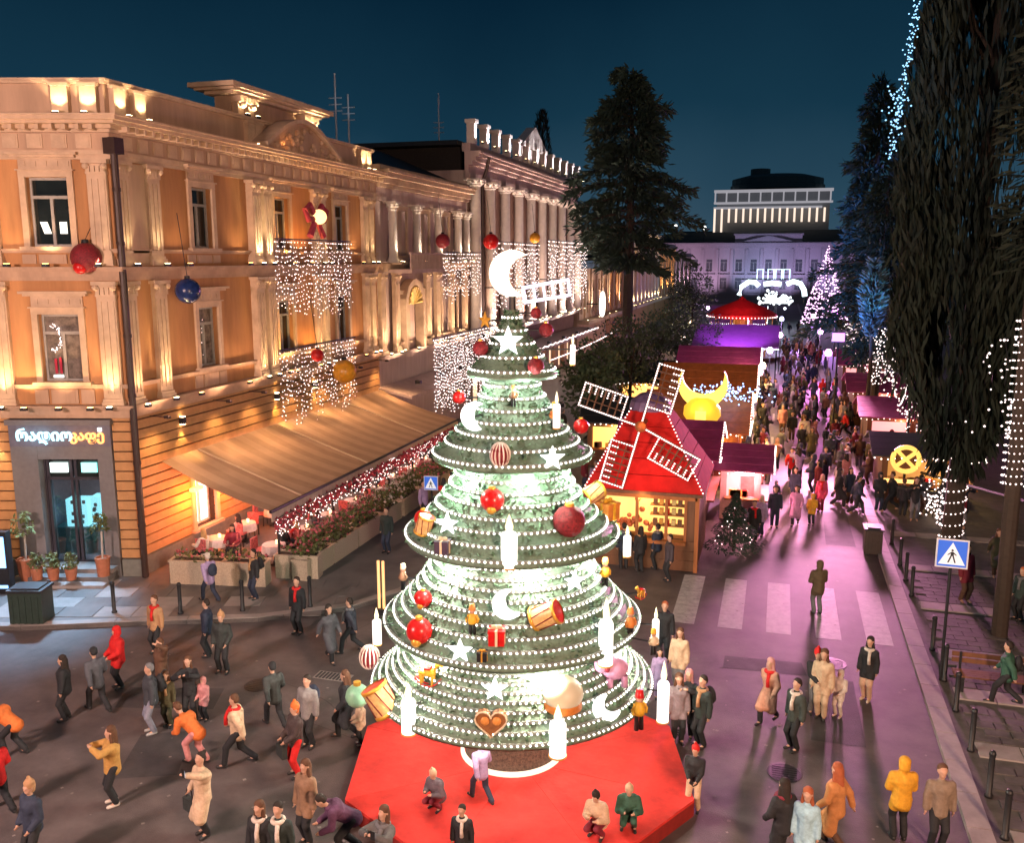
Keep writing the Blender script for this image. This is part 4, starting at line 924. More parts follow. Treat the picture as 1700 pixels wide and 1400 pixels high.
def figure(px,py,s,l,mb_,mh,name='toy_figure'):
    t,k=orn(name,l,px,py); s*=k
    def L_(pr,nm,m,c=(0,0,0)): b=MB(); b.lathe([(r*s,z*s) for r,z in pr],(c[0]*s,c[1]*s,c[2]*s),12); b.build(nm,m,t,True,local=True)
    L_([(0,-.2),(.26,-.18),(.3,.05),(.22,.4),(.1,.5)],'tunic',mb_); 
    for x in (-.13,.13): L_([(0,-1),(.12,-.98),(.1,-.2)],'leg',DARK,(x,0,0))
    for x in (-1,1):
        b=MB(); b.tube([(x*.24*s,0,.38*s),(x*.4*s,0,.1*s),(x*.34*s,-.12*s,-.12*s)],[.09*s,.08*s,.06*s],6); b.build('arm',mb_,t,True,local=True)
    L_([(0,.45),(.18,.52),(.2,.66),(.14,.8),(0,.82)],'head',SKIN); L_([(.23,.74),(.22,.8),(.17,1.1),(0,1.12)],'hat',mh)
for q in ((788,1027,26,'gold toy soldier left of the crescent on the fourth tier',YEL,ORG),(995,952,25,'gold toy soldier at the right of the fourth tier top',YEL,GOLD),(912,690,22,'orange toy soldier at the right of the second tier top',ORG,GOLD),(852,657,17,'brown toy soldier in the middle of the second tier top',mat('brown_toy_paint',(.15,.07,.03),.5),ORG),(1037,1035,26,'orange toy figure at the right of the fourth tier',ORG,ORG),(1052,1178,34,'tall gold and red toy figure by the right hand edge of the platform',YEL,REDB),(678,960,22,'brown and cream toy figure at the left of the fourth tier top',mat('brown_toy_paint2',(.3,.17,.1),.5),CREAM),(1075,1065,22,'pale yellow toy figure at the upper right of the bottom tier',CREAM,YEL)): figure(*q)
def gift(px,py,s,l,m,m2):
    t,k=orn('gift_box',l,px,py); s*=k; b=MB(); b.box(-s,s,-s,s,-s,s*.7); b.build('box',m,t,local=True)
    b=MB(); b.box(-s*1.08,s*1.08,-s*1.08,s*1.08,s*.7,s); b.build('lid',m,t,local=True)
    b=MB(); b.box(-s*.16,s*.16,-s*1.11,s*1.11,-s,s*1.03); b.box(-s*1.11,s*1.11,-s*.16,s*.16,-s,s*1.035); b.build('ribbon',m2,t,local=True)
    b=MB(); b.ball((-s*.35,0,s*1.25),s*.34,8,6,(1.2,.6,.8)); b.ball((s*.35,0,s*1.25),s*.34,8,6,(1.2,.6,.8)); b.build('bow',m2,t,True,local=True)
gift(826,1052,13,'small red gift box below the crescent on the fourth tier',REDB,CREAM); gift(742,905,11,'small dark gift box at the third tier rim, left',mat('dark_violet_paper',(.06,.04,.07),.5),CREAM); gift(1000,848,14,'orange gift box at the right end of the third tier',ORG,YEL); gift(803,1085,8,'tiny dark gift box by the fourth tier star',DARK,GOLD)
# gingerbread heart
t,k=orn('gingerbread_heart','big brown gingerbread heart hanging low at the front','ornament' and 817,1193); s=27*k
hp=[]
for i in range(28):
    a=2*PI*i/28; hp.append((s*.062*16*math.sin(a)**3,s*.062*(13*math.cos(a)-5*math.cos(2*a)-2*math.cos(3*a)-math.cos(4*a))))
b=MB(); b.plate(hp,(0,0,0),(1,0,0),(0,0,1),(0,-1,0),.14); b.build('cake',mat('gingerbread',(.22,.09,.03),.6,var=.3,scale=10),t,local=True)
b=MB(); b.tube([(x*.98,-.08,z*.98) for x,z in hp+[hp[0]]],s*.06,5,False); b.build('icing',CREAM,t,local=True)
for x in (-.36,.36): b=MB(); b.ball((x*s,-.06,s*.12),s*.3,10,6,(1,.5,1)); b.build('orange_boss',mat('orange_candy',(.6,.25,.06),.4),t,True,local=True)
# cream bauble like a cake, tilted
t,k=orn('cream_bauble','large cream bauble with orange base behind the front candle',930,1150); s=34*k
b=MB(); b.ball((0,0,s*.1),s,20,12,(1,1,.82)); b.build('ball',emit('cream_bauble_glow',(1,.86,.6),.16,(.75,.6,.38)),t,True,local=True); b=MB(); b.lathe([(s*.92,-s*.25),(s*.95,-s*.6),(s*.6,-s*.85),(0,-s*.9)],seg=18); b.build('base',ORG,t,True,local=True)
b=MB()
for i in range(9): a=2*PI*i/9; b.tube([(0,0,s*.92),(s*.7*math.cos(a),s*.7*math.sin(a),s*.62)],s*.05,5)
b.build('icing',mat('pale_green_icing',(.45,.55,.3),.5),t,local=True)
# pink toy elephant
t,k=orn('toy_elephant','pink toy elephant under the fourth tier rim on the right',1008,1108); s=27*k; PK=mat('pink_toy_paint',(.58,.3,.5),.5,var=.2,scale=8)
b=MB(); b.ball((.15*s,0,0),s*.8,14,10,(1.1,.8,.9)); b.build('body',PK,t,True,local=True)
b=MB(); b.ball((-.75*s,0,.35*s),s*.48,12,8); b.build('head',PK,t,True,local=True)
b=MB(); b.tube([(-1.1*s,0,.3*s),(-1.35*s,0,-.1*s),(-1.3*s,0,-.5*s)],[s*.16,s*.12,s*.08],6); b.build('trunk',PK,t,True,local=True)
for y in (-1,1): b=MB(); b.ball((-.6*s,y*.5*s,.4*s),s*.36,10,6,(.5,.35,1)); b.build('ear',mat('dark_red_felt',(.3,.03,.06),.7),t,True,local=True)
for x in (-.35,.65):
    for y in (-.35,.35): b=MB(); b.lathe([(0,-1.15*s),(s*.22,-1.12*s),(s*.22,-.4*s)],(x*s,y*s,0),8); b.build('leg',PK,t,True,local=True)
t,k=orn('gold_star','small gold star at the left of the tree tip',815,532); b=MB(); starfan(b,15*k,.05); b.build('star_body',GOLD,t,local=True); b=MB(); b.tube([(0,0,0),(0,.15,0)],.015,4); b.build('stem',DARK,t,local=True)
t,k=orn('green_bauble','pale green bauble at the left lower rim by the small child',603,1155); b=MB(); b.ball((0,0,0),20*k,16,10); b.build('ball',mat('pale_green_bauble',(.25,.5,.32),.35),t,True,local=True); b=MB(); b.lathe([(.08,.24),(.08,.32),(0,.33)],seg=8); b.build('cap',GOLD,t,local=True)

# ------------------------------------------------------------------ curtains of light and giant baubles on the palace
def curtain(F,u0,u1,z0,z1,d,label,m=BULBP,du=.2,dz=.2,rag=.25,r=.028,group='curtains of light on the facades'):
    b=MB(); c=MB(); u=u0
    F.box(c,u0,u1,z1,z1+.05,d-.02,d+.02)
    while u<u1:
        L_=z1-z0*1.0; zb=z0+rnd.random()*rag*(z1-z0); z=z1-.1
        a=F.P(u,z1,d); e_=F.P(u,zb,d); c.hexa([(a[0]-.004,a[1]-.004,zb),(a[0]+.004,a[1]-.004,zb),(a[0]+.004,a[1]+.004,zb),(a[0]-.004,a[1]+.004,zb),(a[0]-.004,a[1]-.004,z1),(a[0]+.004,a[1]-.004,z1),(a[0]+.004,a[1]+.004,z1),(a[0]-.004,a[1]+.004,z1)])
        while z>zb: 
            if rnd.random()<.85: b.octa(F.P(u+rnd.gauss(0,.03),z,d+rnd.gauss(0,.03)),r*(.7+rnd.random()*.6))
            z-=dz*(.8+.4*rnd.random())
        u+=du
    t=thing('light_curtain',label,'light curtain',F.P((u0+u1)/2,z1,d),0,group); c.build('cord',DARK,t); b.build('bulbs',m,t); return t
curtain(FS,8.3,15.2,8.3,11.8,.9,'upper ragged curtain of tiny lights over the amber bays of the corner palace')
curtain(FS,8.3,15.4,3.7,7.2,.9,'lower ragged curtain of tiny lights just above the awning',rag=.5)
curtain(FW,6.6,13.8,8.2,11.4,1.3,'curtain of lights over the upper windows of the loggia wing',du=.26,dz=.24,r=.032)
curtain(FW,3.0,14.2,1.6,6.5,2.05,'curtain of pinkish lights hanging by the shop canopy of the loggia wing',du=.2,dz=.2,r=.036)
curtain(FH,.8,13.5,6.6,12.2,1.6,'tall curtain of lights on the near end of the colonnaded hall',du=.4,dz=.34,r=.042)
curtain(FH,16.5,33,6.8,12.6,1.6,'tall curtain of lights on the far end of the colonnaded hall',du=.45,dz=.36,r=.047)
def giant_ball(px,py,X,rpx,m,label,wire_up=2.2):
    p=onX(px,py,X); dist=(p-np.array([0,0,CAMH]))@_f; r=rpx*dist/FPX
    t=thing('giant_bauble',label,'bauble',tuple(p)); b=MB(); b.ball((0,0,0),r,20,14); b.build('ball',m,t,True,local=True)
    b=MB(); b.lathe([(r*.22,r*.95),(r*.2,r*1.18),(0,r*1.2)],seg=10); b.build('cap',DARK,t,local=True); b=MB(); b.tube([(0,0,r*1.15),(-.25,0,r+wire_up)],.015,4); b.build('wire',DARK,t,local=True); return p,r
p=FC.P(1.55,0,1.0)
q=onX(143,428,-21.6); t=thing('giant_bauble','dark red tinsel bauble hanging on the left of the corner drainpipe','bauble',tuple(q))
b=MB(); b.ball((0,0,0),.48,20,14); b.build('ball',DREDB,t,True,local=True); b=MB(); b.lathe([(.12,.46),(.1,.58),(0,.6)],seg=10); b.build('cap',DARK,t,local=True); b=MB(); b.tube([(0,0,.55),(-.1,.9,1.6)],.015,4); b.build('wire',DARK,t,local=True)
b=MB(); b.ball((-.02,-.28,-.3),.22,10,6); b.build('red_glint',REDB,t,True,local=True)
BLUEB=mat('dark_blue_bauble',(.012,.025,.10),.25,var=.4,scale=6)
giant_ball(312,483,-19.7,21,BLUEB,'dark blue bauble hanging before the pilasters of the corner palace')
giant_ball(572,617,-19.6,20,mat('amber_bauble',(.6,.26,.02),.3,var=.25,scale=6),'amber yellow bauble hanging by the lower light curtain'); 
giant_ball(815,401,-18.6,13,REDB,'red bauble hanging before the near columns of the colonnaded hall')
giant_ball(527,590,-19.6,11,REDB,'small red bauble among the lower light curtain'); giant_ball(735,400,-18.9,12,DREDB,'dark bauble at the right end of the loggia')
giant_ball(888,395,-18.6,9,mat('amber_bauble',(.6,.26,.02),.3),'small amber bauble on the colonnaded hall')
# lit bow ornament over the upper curtain
p=onX(525,362,-19.9); t=thing('bow_ornament','red and gold lit bow above the upper light curtain','ornament',tuple(p))
for s in (-1,1):
    b=MB(); q=[(0,0,0),(0,s*.55,.55),(0,s*.95,.35),(0,s*.7,-.1),(0,0,0)]; b.tube(q,.14,6); b.build('loop',mat('dark_red_felt',(.3,.03,.06),.7),t,local=True)
    b=MB(); b.tube([(0,0,0),(0,s*.6,-.8)],[.12,.16],6); b.build('ribbon_tail',MATS['dark_red_felt'],t,local=True)
b=MB(); b.ball((.15,0,.05),.33,12,8); b.build('lit_knot',emit('gold_knot_glow',(1,.62,.25),1.8),t,True,local=True)
# ------------------------------------------------------------------ the café awning and terrace
aw=thing('awning','long tan striped café awning sloping from the palace wall','awning',(-18.5,35,3))
AY0,AY1=26.5,45.0; XW,XF,ZW,ZF=-20.75,-16.1,3.95,2.62
TAN1=mat('tan_canvas',(.44,.27,.175),.8,var=.08,scale=2,bump=.06); TAN2=mat('brown_canvas_stripe',(.365,.215,.135),.8,var=.1,scale=2,bump=.06)
n=37
for i in range(n):
    y0=AY0+(AY1-AY0)*i/n; y1=AY0+(AY1-AY0)*(i+1)/n; b=MB(); d=-1.0
    S=8
    for k in range(S):
        f0,f1=k/S,(k+1)/S
        def Q(f,y,dz): return (XW+(XF-XW)*f,y+d*f*.55,ZW+(ZF-ZW)*f-.16*math.sin(PI*f)+dz)
        b.hexa([Q(f0,y0,-.012),Q(f1,y0,-.012),Q(f1,y1,-.012),Q(f0,y1,-.012),Q(f0,y0,0),Q(f1,y0,0),Q(f1,y1,0),Q(f0,y1,0)])
    b.build('canvas_stripe',TAN1 if i%2 else TAN2,aw)
    b=MB(); b.box(XF-.01,XF+.02,y0-.55,y1-.55-.02,ZF-.38-.04*(i%2),ZF-.01); b.build('valance',mat('pale_valance',(.5,.35,.26),.8),aw)
b=MB(); b.tube([(XF,AY0-.6,ZF-.02),(XF,AY1-.5,ZF-.02)],.06,8); b.build('front_bar',DARK,aw)
for y in (27.0,31,35,39,43.8):
    b=MB(); b.tube([(XF-.1,y-.5,ZF),(XF-.1,y-.5,.14)],.045,6); b.build('post',DARK,aw)
for y in (28.5,34,40.5):
    b=MB(); b.tube([(XW+.1,y,ZW+.02),(XF,y-.55,ZF+.06)],.035,5); b.build('rafter',TRIM,aw)
for y in (28,31,34,37,40,43):
    b=MB(); b.lathe([(0,.12),(.1,.1),(.16,0),(.1,-.06),(0,-.08)],(-18.3,y,2.75),8); lp_=b.build('pendant_lamp',emit('pink_pendant_glow',(1,.66,.55),6),aw); point((-18.3,y,2.45),150,(1,.56,.46),.12,lp_)
for y,x in ((27.9,-20.4),(30.2,-20.3)): 
    b=MB(); b.box(x-.1,x+.1,y-.3,y+.3,2.55,2.68); lp_=b.build('heater_lamp',emit('orange_heater',(1,.22,.03),9),aw); point((x+.12,y-.1,2.2),260,(1,.17,.015),.1,lp_)
spot((-18.8,26.2,5.3),(-19.4,27.3,3.6),40,(1,.85,.7),80,.8,.05,aw)
# dark red fringe of garland along the awning front
b=MB()
for i in range(900):
    y=AY0-.5+(AY1-AY0)*rnd.random(); z=ZF-.3-rnd.random()*.5; a=rnd.random()*6.28; s=.09
    x=XF+.06+rnd.gauss(0,.06); b.tri((x-s*math.cos(a),y-s*math.sin(a),z),(x+s*math.cos(a),y+s*math.sin(a),z+.03),(x,y,z+s*1.4))
tag(b.build('garland',mat('red_poinsettia',(.35,.03,.05),.7,var=.7,scale=5)),'dark red flower garland along the front edge of the tan awning','garland')
b=MB()
for i in range(420): b.octa((XF+.12+rnd.gauss(0,.1),AY0-.5+(AY1-AY0)*rnd.random(),ZF-.25-rnd.random()*.75),.024)
t=thing('fairy_lights','pinkish fairy lights woven in the garland under the awning front','fairy lights',(XF,35,2.3)); b.build('bulbs',BULBP,t)
b=MB(); b.tube([(XF+.1,AY0-.5,ZF-.3),(XF+.1,AY1-.6,ZF-.3)],.015,4); b.build('cord',DARK,t)
# planters
TERR=mat('beige_terrazzo',(.42,.33,.24),.7,var=.3,scale=30); SHRUB=mat('shrub_leaf',(.10,.11,.035),.7,var=.6,scale=2); FLOW=mat('mixed_flowers',(.42,.10,.12),.7,var=.9,scale=6)
def planter(c,rz,l_,w_,h_,label,leaf=SHRUB,n=260,lh=.6,stem=True):
    t=thing('planter',label,'planter',tuple(c),rz); b=MB(); b.box(-l_/2,l_/2,-w_/2,w_/2,0,h_-.06); b.build('trough',TERR,t,local=True)
    b=MB(); b.box(-l_/2-.03,l_/2+.03,-w_/2-.03,-w_/2+.05,h_-.06,h_); b.box(-l_/2-.03,l_/2+.03,w_/2-.05,w_/2+.03,h_-.06,h_); b.box(-l_/2-.03,-l_/2+.05,-w_/2+.05,w_/2-.05,h_-.06,h_); b.box(l_/2-.05,l_/2+.03,-w_/2+.05,w_/2-.05,h_-.06,h_); b.build('rim',TERR,t,local=True)
    b=MB(); b.box(-l_/2+.05,l_/2-.05,-w_/2+.05,w_/2-.05,h_-.12,h_-.05); b.build('soil',mat('dark_soil',(.03,.02,.015),.95),t,local=True)
    if n:
        b=MB()
        for _ in range(n):
            x=(rnd.random()-.5)*l_*.9; y=rnd.gauss(0,w_*.3); z=h_+rnd.random()*lh*(1-.3*abs(x)/l_); v=Vector((rnd.gauss(0,1),rnd.gauss(0,1),rnd.gauss(0,1))).normalized()*.09; u=Vector((rnd.gauss(0,1),rnd.gauss(0,1),rnd.gauss(0,1))).normalized()*.05
            p=Vector((x,y,z)); b.quad(p-v,p+u,p+v,p-u)
        b.build('foliage',leaf,t,local=True)
        b=MB()
        for _ in range(n//5):
            x=(rnd.random()-.5)*l_*.95; y=rnd.gauss(0,w_*.33); z=h_+lh*(.25+.8*rnd.random()); s=.03+rnd.random()*.05; b.octa((x,y,z),s)
        b.build('flowers',[FLOW,mat('white_flowers',(.5,.42,.36),.7,var=.4,scale=6)][int(abs(c[1]*7))%2],t,local=True)['kind']='stuff'
    return t
for px,py,l_,lab in ((325,972,1.9,'beige terrazzo planter on the left end of the terrace front'),(402,975,1.5,'beige terrazzo planter second from the left at the terrace front'),(490,962,1.5,'beige terrazzo planter in the middle of the terrace front')):
    q=gz(px,py,KZ); planter((q[0],q[1]+.3,KZ),.2,l_,.55,.85,lab,n=60,lh=.3)
for i,y in enumerate((27.2,29.2,31.2,33.4,35.6,37.8,40,42.2)):
    planter((-15.3+(.0 if i<1 else 0),y,KZ),PI/2,1.9,.6,.75,'long beige planter with shrubs beside the awning edge, '+['nearest the square','second from the near end','third from the near end','fourth from the near end','fifth from the near end','sixth from the near end','seventh from the near end','farthest up the street'][i],lh=.9,n=420)
# café tables, chairs
CHR=mat('red_check_blanket',(.42,.10,.10),.8,var=.6,scale=14); CLOTH=mat('white_tablecloth',(.62,.5,.48),.8); CHF=mat('black_chair_frame',(.03,.025,.025),.5)
def make_table():
    t=thing('cafe_table','x','table'); b=MB(); b.lathe([(.05,.06),(.035,.1),(.035,.72)],seg=8); b.build('leg',CHF,t,local=True); b=MB(); b.lathe([(0,0),(.24,.0),(.22,.05),(.05,.07)],seg=12); b.build('foot',CHF,t,local=True)
    b=MB(); b.lathe([(.46,.45),(.42,.72),(.41,.745),(0,.75)],seg=14); b.build('tablecloth',CLOTH,t,local=True)
    b=MB(); b.lathe([(0,.75),(.05,.75),(.06,.88),(.02,.9)],(.1,.05,0),8); b.build('candle_glass',emit('candle_glass_glow',(1,.6,.3),2.5),t,local=True); return t
def make_chair():
    t=thing('cafe_chair','x','chair'); b=MB(); b.box(-.22,.22,-.22,.22,.42,.47); b.build('seat',CHF,t,local=True)
    b=MB(); b.box(-.22,.22,.18,.23,.5,.92); b.build('backrest',CHR,t,local=True)
    for x in (-.2,.2):
        for y in (-.2,.2): b=MB(); b.tube([(x,y,0),(x,y,.42 if y<0 else .9)],.02,5); b.build('leg',CHF,t,local=True)
    b=MB(); b.box(-.23,.23,-.23,.2,.47,.5); b.build('cushion',CHR,t,local=True); return t
T0=make_table(); C0=make_chair(); ft=True; seats=[]
ti=0
for r in range(2):
    for c in range(8):
        x=-19.6+r*2.5+rnd.gauss(0,.1); y=27.6+c*2.1+rnd.gauss(0,.1)
        o=T0 if ft else copy_tree(T0); o.location=(x,y,KZ); od=['nearest','second','third','fourth','fifth','sixth','seventh','farthest'][c]; rw='wall' if r==0 else 'outer'; o['group']='café tables under the awning'; o['label']='white clothed café table, '+od+' in the '+rw+' row under the awning'
        for k in range(2):
            a=rnd.choice((0,PI/2))+k*PI+rnd.gauss(0,.2); ch=C0 if (ft and k==0) else copy_tree(C0)
            cx_,cy_=x+.62*math.cos(a),y+.62*math.sin(a); ch.location=(cx_,cy_,KZ); ch.rotation_euler=(0,0,a-PI/2); ch['group']='café chairs under the awning'; ch['label']='red blanketed café chair, '+('one' if k==0 else 'other')+' side of the '+od+' table in the '+rw+' row'; seats.append((cx_,cy_,a+PI/2+PI))
        ft=False
# potted plants by the café door
POT=mat('terracotta',(.35,.12,.06),.7,var=.2); CYL=mat('pale_birch_bark',(.4,.36,.32),.8)
def pot(c,r,h,label,lh,n,leaf=SHRUB,trunk=0.0,cat='potted plant',spread=1.0):
    t=thing('potted_plant',label,cat,tuple(c)); b=MB(); b.lathe([(0,0),(r*.75,0),(r,h*.9),(r*1.06,h*.92),(r*1.06,h),(r*.9,h),(r*.88,h*.9),(0,h*.88)],seg=14); b.build('pot',POT,t,local=True)
    if trunk: b=MB(); b.tube([(0,0,h*.85),(.03,.02,h+trunk)],.035,6); b.build('stem',CYL,t,local=True)
    b=MB()
    for _ in range(n):
        z=h+trunk+rnd.random()*lh; rr=r*spread*1.5*math.sqrt(rnd.random())*(1-.5*(z-h-trunk)/lh); a=rnd.random()*6.28
        p=Vector((rr*math.cos(a),rr*math.sin(a),z)); v=Vector((rnd.gauss(0,1),rnd.gauss(0,1),rnd.gauss(0,1))).normalized()*.10; u=Vector((rnd.gauss(0,1),rnd.gauss(0,1),rnd.gauss(0,1))).normalized()*.045
        b.quad(p-v,p+u,p+v,p-u)
    b.build('foliage',leaf,t,local=True)
for u,d,r,h,lab,lh,n,tr in ((3.55,.75,.3,.75,'tall red pot with a spindly tree left of the café steps',.7,140,.9),(3.0,1.15,.2,.42,'small red pot with shrub, leftmost on the café step',.5,90,0),(2.45,1.15,.2,.42,'small red pot with dark shrub in the middle of the café step',.5,110,0),(1.85,1.15,.2,.42,'small red pot with shrub, rightmost on the café step',.5,110,0),(.95,.75,.24,.8,'tall orange pot with a thin pale stemmed tree right of the café steps',.6,120,.9)):
    q=FC.P(u,0,d); pot((q[0],q[1],KZ+.12 if h>.6 else .4),r,h,lab,lh,n,trunk=tr)
# glowing information column at the left picture edge
q=gz(8,985,KZ); t=thing('lit_column','blue glowing upright display at the left picture edge','display',(q[0]-.2,q[1],KZ),.29); b=MB(); b.box(-.45,.45,-.15,.15,0,2.1); b.build('case',DARK,t,local=True); b=MB(); b.box(-.38,.38,-.17,-.152,.9,1.95); b.build('screen',emit('blue_screen',(.2,.55,1),2.2),t,local=True); b=MB(); b.box(-.38,.38,-.175,-.152,.2,.3); b.build('lamp_strip',emit('blue_screen',(.2,.55,1),2.2),t,local=True)
spot((q[0],q[1]-.5,1.8),(q[0]+1,q[1]-4,0),60,(.35,.6,1),100,.8,.1,t)
# ------------------------------------------------------------------ market: windmill hut and stalls
hx0,hx1,hy0,hy1=-6.1,-2.42,31.35,35.4; HZ=2.95
hut=thing('windmill_hut','red roofed market hut with a lit windmill wheel on its front','market stall',((hx0+hx1)/2,(hy0+hy1)/2,0))
FM=Fac((hx0,hy0),(1,0),(0,-1)); W_=hx1-hx0
b=MB(); FM.wall(b,0,W_,.0,HZ,[(.35,W_-.45,1.15,2.62)],rev=.12); b.quad((hx1,hy0,0),(hx1,hy1,0),(hx1,hy1,HZ),(hx1,hy0,HZ)); b.quad((hx0,hy1,0),(hx0,hy0,0),(hx0,hy0,HZ),(hx0,hy1,HZ)); b.quad((hx1,hy1,0),(hx0,hy1,0),(hx0,hy1,HZ),(hx1,hy1,HZ)); b.build('wall',WOODB,hut)
for i in range(9):
    b=MB(); z=.03+i*.33; b.box(hx1+.003,hx1+.03,hy0+.02,hy1-.02,z,z+.31); b.build('plank',WOODB,hut)
for i in range(3):
    b=MB(); FM.box(b,.02,W_-.02,.05+i*.36,.05+i*.36+.34,.003,.03); b.build('plank',WOODB,hut)
# lit serving window with shelves and goods
b=MB(); b.quad((hx0+.2,hy0+.9,1.0),(hx1-.2,hy0+.9,1.0),(hx1-.2,hy0+.9,2.8),(hx0+.2,hy0+.9,2.8)); b.build('lit_back_board',emit('amber_shop_glow',(1,.55,.14),1.25,(.6,.4,.2)),hut)
for z in (1.15,1.55,1.95,2.3):
    b=MB(); FM.box(b,2.0 if z>1.2 else .35,W_-.45,z,z+.03,-.5,-.14); b.build('shelf',WOODO,hut)
gm=[mat('amber_jar',(.5,.25,.05),.4),REDB,mat('straw_goods',(.5,.38,.15),.7),WOODB]
for z in (1.58,1.98,2.33):
    for i in range(5):
        b=MB(); u=2.1+i*.22; FM.box(b,u,u+.14,z,z+.2,-.4,-.22); b.build('goods',gm[(i+int(z*10))%4],hut)
b=MB()
for i in range(46): b.ball(FM.P(1.3+rnd.gauss(0,.32),1.5+rnd.gauss(0,.26),-.3+rnd.gauss(0,.06)),.07+rnd.random()*.05,6,4)
b.build('wreath_display',mat('red_orange_goods',(.5,.12,.04),.6,var=.6,scale=8),hut)['kind']='stuff'
for u in (.3,1.55,2.6,W_-.4): b=MB(); FM.box(b,u-.05,u+.05,1.1,2.68,-.1,.05); b.build('window_post',WOODO,hut)
b=MB(); FM.box(b,0,W_,2.62,2.95,-.02,.1); FM.box(b,.25,W_-.35,1.02,1.13,-.02,.3); b.build('counter_trim',WOODO,hut)
point((hx0+1.8,hy0+.45,2.5),42,(1,.55,.15),.1,hut); point((hx0+1.8,hy0-.5,2.7),14,(1,.6,.2),.1,hut)
for x in (hx0,hx1): b=MB(); b.box(x-.07,x+.07,hy0-.1,hy0+.04,0,HZ); b.build('corner_post',WOODO,hut)
cx_,cy_=(hx0+hx1)/2-.1,(hy0+hy1)/2-.55
e=.42; E_=[(hx0-.25,hy0-e),(hx1+.2,hy0-e),(hx1+.2,hy1+.3),(hx0-.25,hy1+.3)]; T_=[(cx_-.62,cy_-.62),(cx_+.62,cy_-.62),(cx_+.62,cy_+.62),(cx_-.62,cy_+.62)]
for i in range(4):
    j=(i+1)%4; nrow=5 if i<2 else 1
    for k in range(nrow):
        f0,f1=k/nrow,(k+1)/nrow-.008
        def lerp(f,p,q,z0=HZ,z1=5.6): return (p[0]+(q[0]-p[0])*f,p[1]+(q[1]-p[1])*f,z0+(z1-z0)*f)
        A,B,C,D=lerp(f0,E_[i],T_[i]),lerp(f0,E_[j],T_[j]),lerp(f1,E_[j],T_[j]),lerp(f1,E_[i],T_[i])
        nrm=Vector(B)-Vector(A); nrm=nrm.cross(Vector(D)-Vector(A)).normalized()*.06
        b=MB(); b.hexa([A,B,C,D]+[tuple(Vector(q)+nrm) for q in (A,B,C,D)]); b.build('roof_board',REDP,hut)
b=MB(); b.prism(E_,HZ-.12,HZ-.01); b.build('eave',WOODB,hut)
b=MB(); b.lathe([(.8,5.58),(.72,5.9),(.4,6.15),(0,6.25)],(cx_,cy_,0),16); b.build('cap_dome',mat('violet_cap',(.16,.10,.2),.5),hut)
# edge lights on the roof hips
for i in (0,1):
    b=MB()
    for k in range(26): f=k/25; b.octa((E_[i][0]+(T_[i][0]-E_[i][0])*f,E_[i][1]+(T_[i][1]-E_[i][1])*f-.06,HZ+(5.6-HZ)*f+.08),.03)
    b.build('hip_lights',BULBP,hut)
# the wheel: four lattice sails outlined with bulbs
wc=np.array([-4.42,31.0,5.27]); b=MB(); b.tube([tuple(wc+[0,1.6,0]),tuple(wc+[0,-.15,0])],.09,8); b.ball(tuple(wc+[0,-.18,0]),.2,10,8); hub=b.build('wheel_hub',WOODO,hut)
point(tuple(wc+[.2,-.5,.2]),10,(1,.3,.1),.1,hub)
for ang,side in ((75,1),(163,1),(-27,1),(-105,1)):
    a=R(ang); dx=np.array([math.cos(a),0,math.sin(a)]); pxv=np.array([-math.sin(a),0,math.cos(a)])*-side
    b=MB(); k=MB()
    def S(l,wd,d=0): return tuple(wc+dx*l+pxv*wd+np.array([0,-.12+d,0]))
    b.tube([S(0,0),S(2.3,0)],.05,5); b.tube([S(.75,.84),S(2.3,.84)],.04,5)
    for l in np.linspace(.75,2.3,7): b.tube([S(l,0),S(l,.84)],.028,4)
    b.tube([S(.75,.28),S(2.3,.28)],.02,4); b.tube([S(.75,.56),S(2.3,.56)],.02,4)
    sail=b.build('sail',mat('brown_sail_lattice',(.12,.06,.035),.6),hub)
    for l in np.linspace(.15,2.3,26): k.octa(S(l,0,-.07),.035)
    for l in np.linspace(.75,2.3,18): k.octa(S(l,.84,-.07),.035)
    for v in np.linspace(.08,.76,8): k.octa(S(2.3,v,-.07),.035); k.octa(S(.75,v,-.07),.033)
    for l in np.linspace(.95,2.1,6):
        for v in (.56,.65,.74): k.octa(S(l,v,-.06),.032)
    k.build('sail_lights',BULBP,sail)
spot((-4.0,28.6,3.2),(-4.3,32.5,4.4),210,(1,.16,.12),70,.8,.15,hut)
# snow-tipped christmas fir right of the hut
def fir(loc,h,r,label,m,n,tip=None,lights=None,nl=60,group=None):
    t=thing('fir_tree',label,'fir tree',loc,0,group); b=MB(); b.tube([(0,0,0),(0,0,h*.98)],[h*.03,.01],6); b.build('trunk',BARK,t,local=True); b=MB()
    for _ in range(n):
        f=rnd.random()**.7; z=h*.08+h*.92*(1-f); rr=r*f*(.45+.55*rnd.random()**.5)*(1+.25*math.sin(z*9)); a=rnd.random()*6.283
        p=Vector((rr*math.cos(a),rr*math.sin(a),z)); o_=Vector((math.cos(a),math.sin(a),-.35+rnd.gauss(0,.2)))*(.16*h/3); s_=Vector((-math.sin(a),math.cos(a),rnd.gauss(0,.3)))*.05*h/3
        b.quad(p-s_,p+o_*.5-s_*.7,p+o_,p+o_*.4+s_)
    b.build('crown',m,t,local=True)
    if lights:
        b=MB()
        for _ in range(nl): f=rnd.random()**.7; z=h*.08+h*.9*(1-f); a=rnd.random()*6.283; rr=r*f*.8; b.octa((rr*math.cos(a),rr*math.sin(a),z),.028)
        b.build('bulbs',lights,t,local=True)
    return t
q=gz(1218,915); fir((q[0],q[1],0),2.3,.95,'small decorated fir standing at the right wall of the windmill hut',LEAFM,3200,lights=BULBP,nl=34)
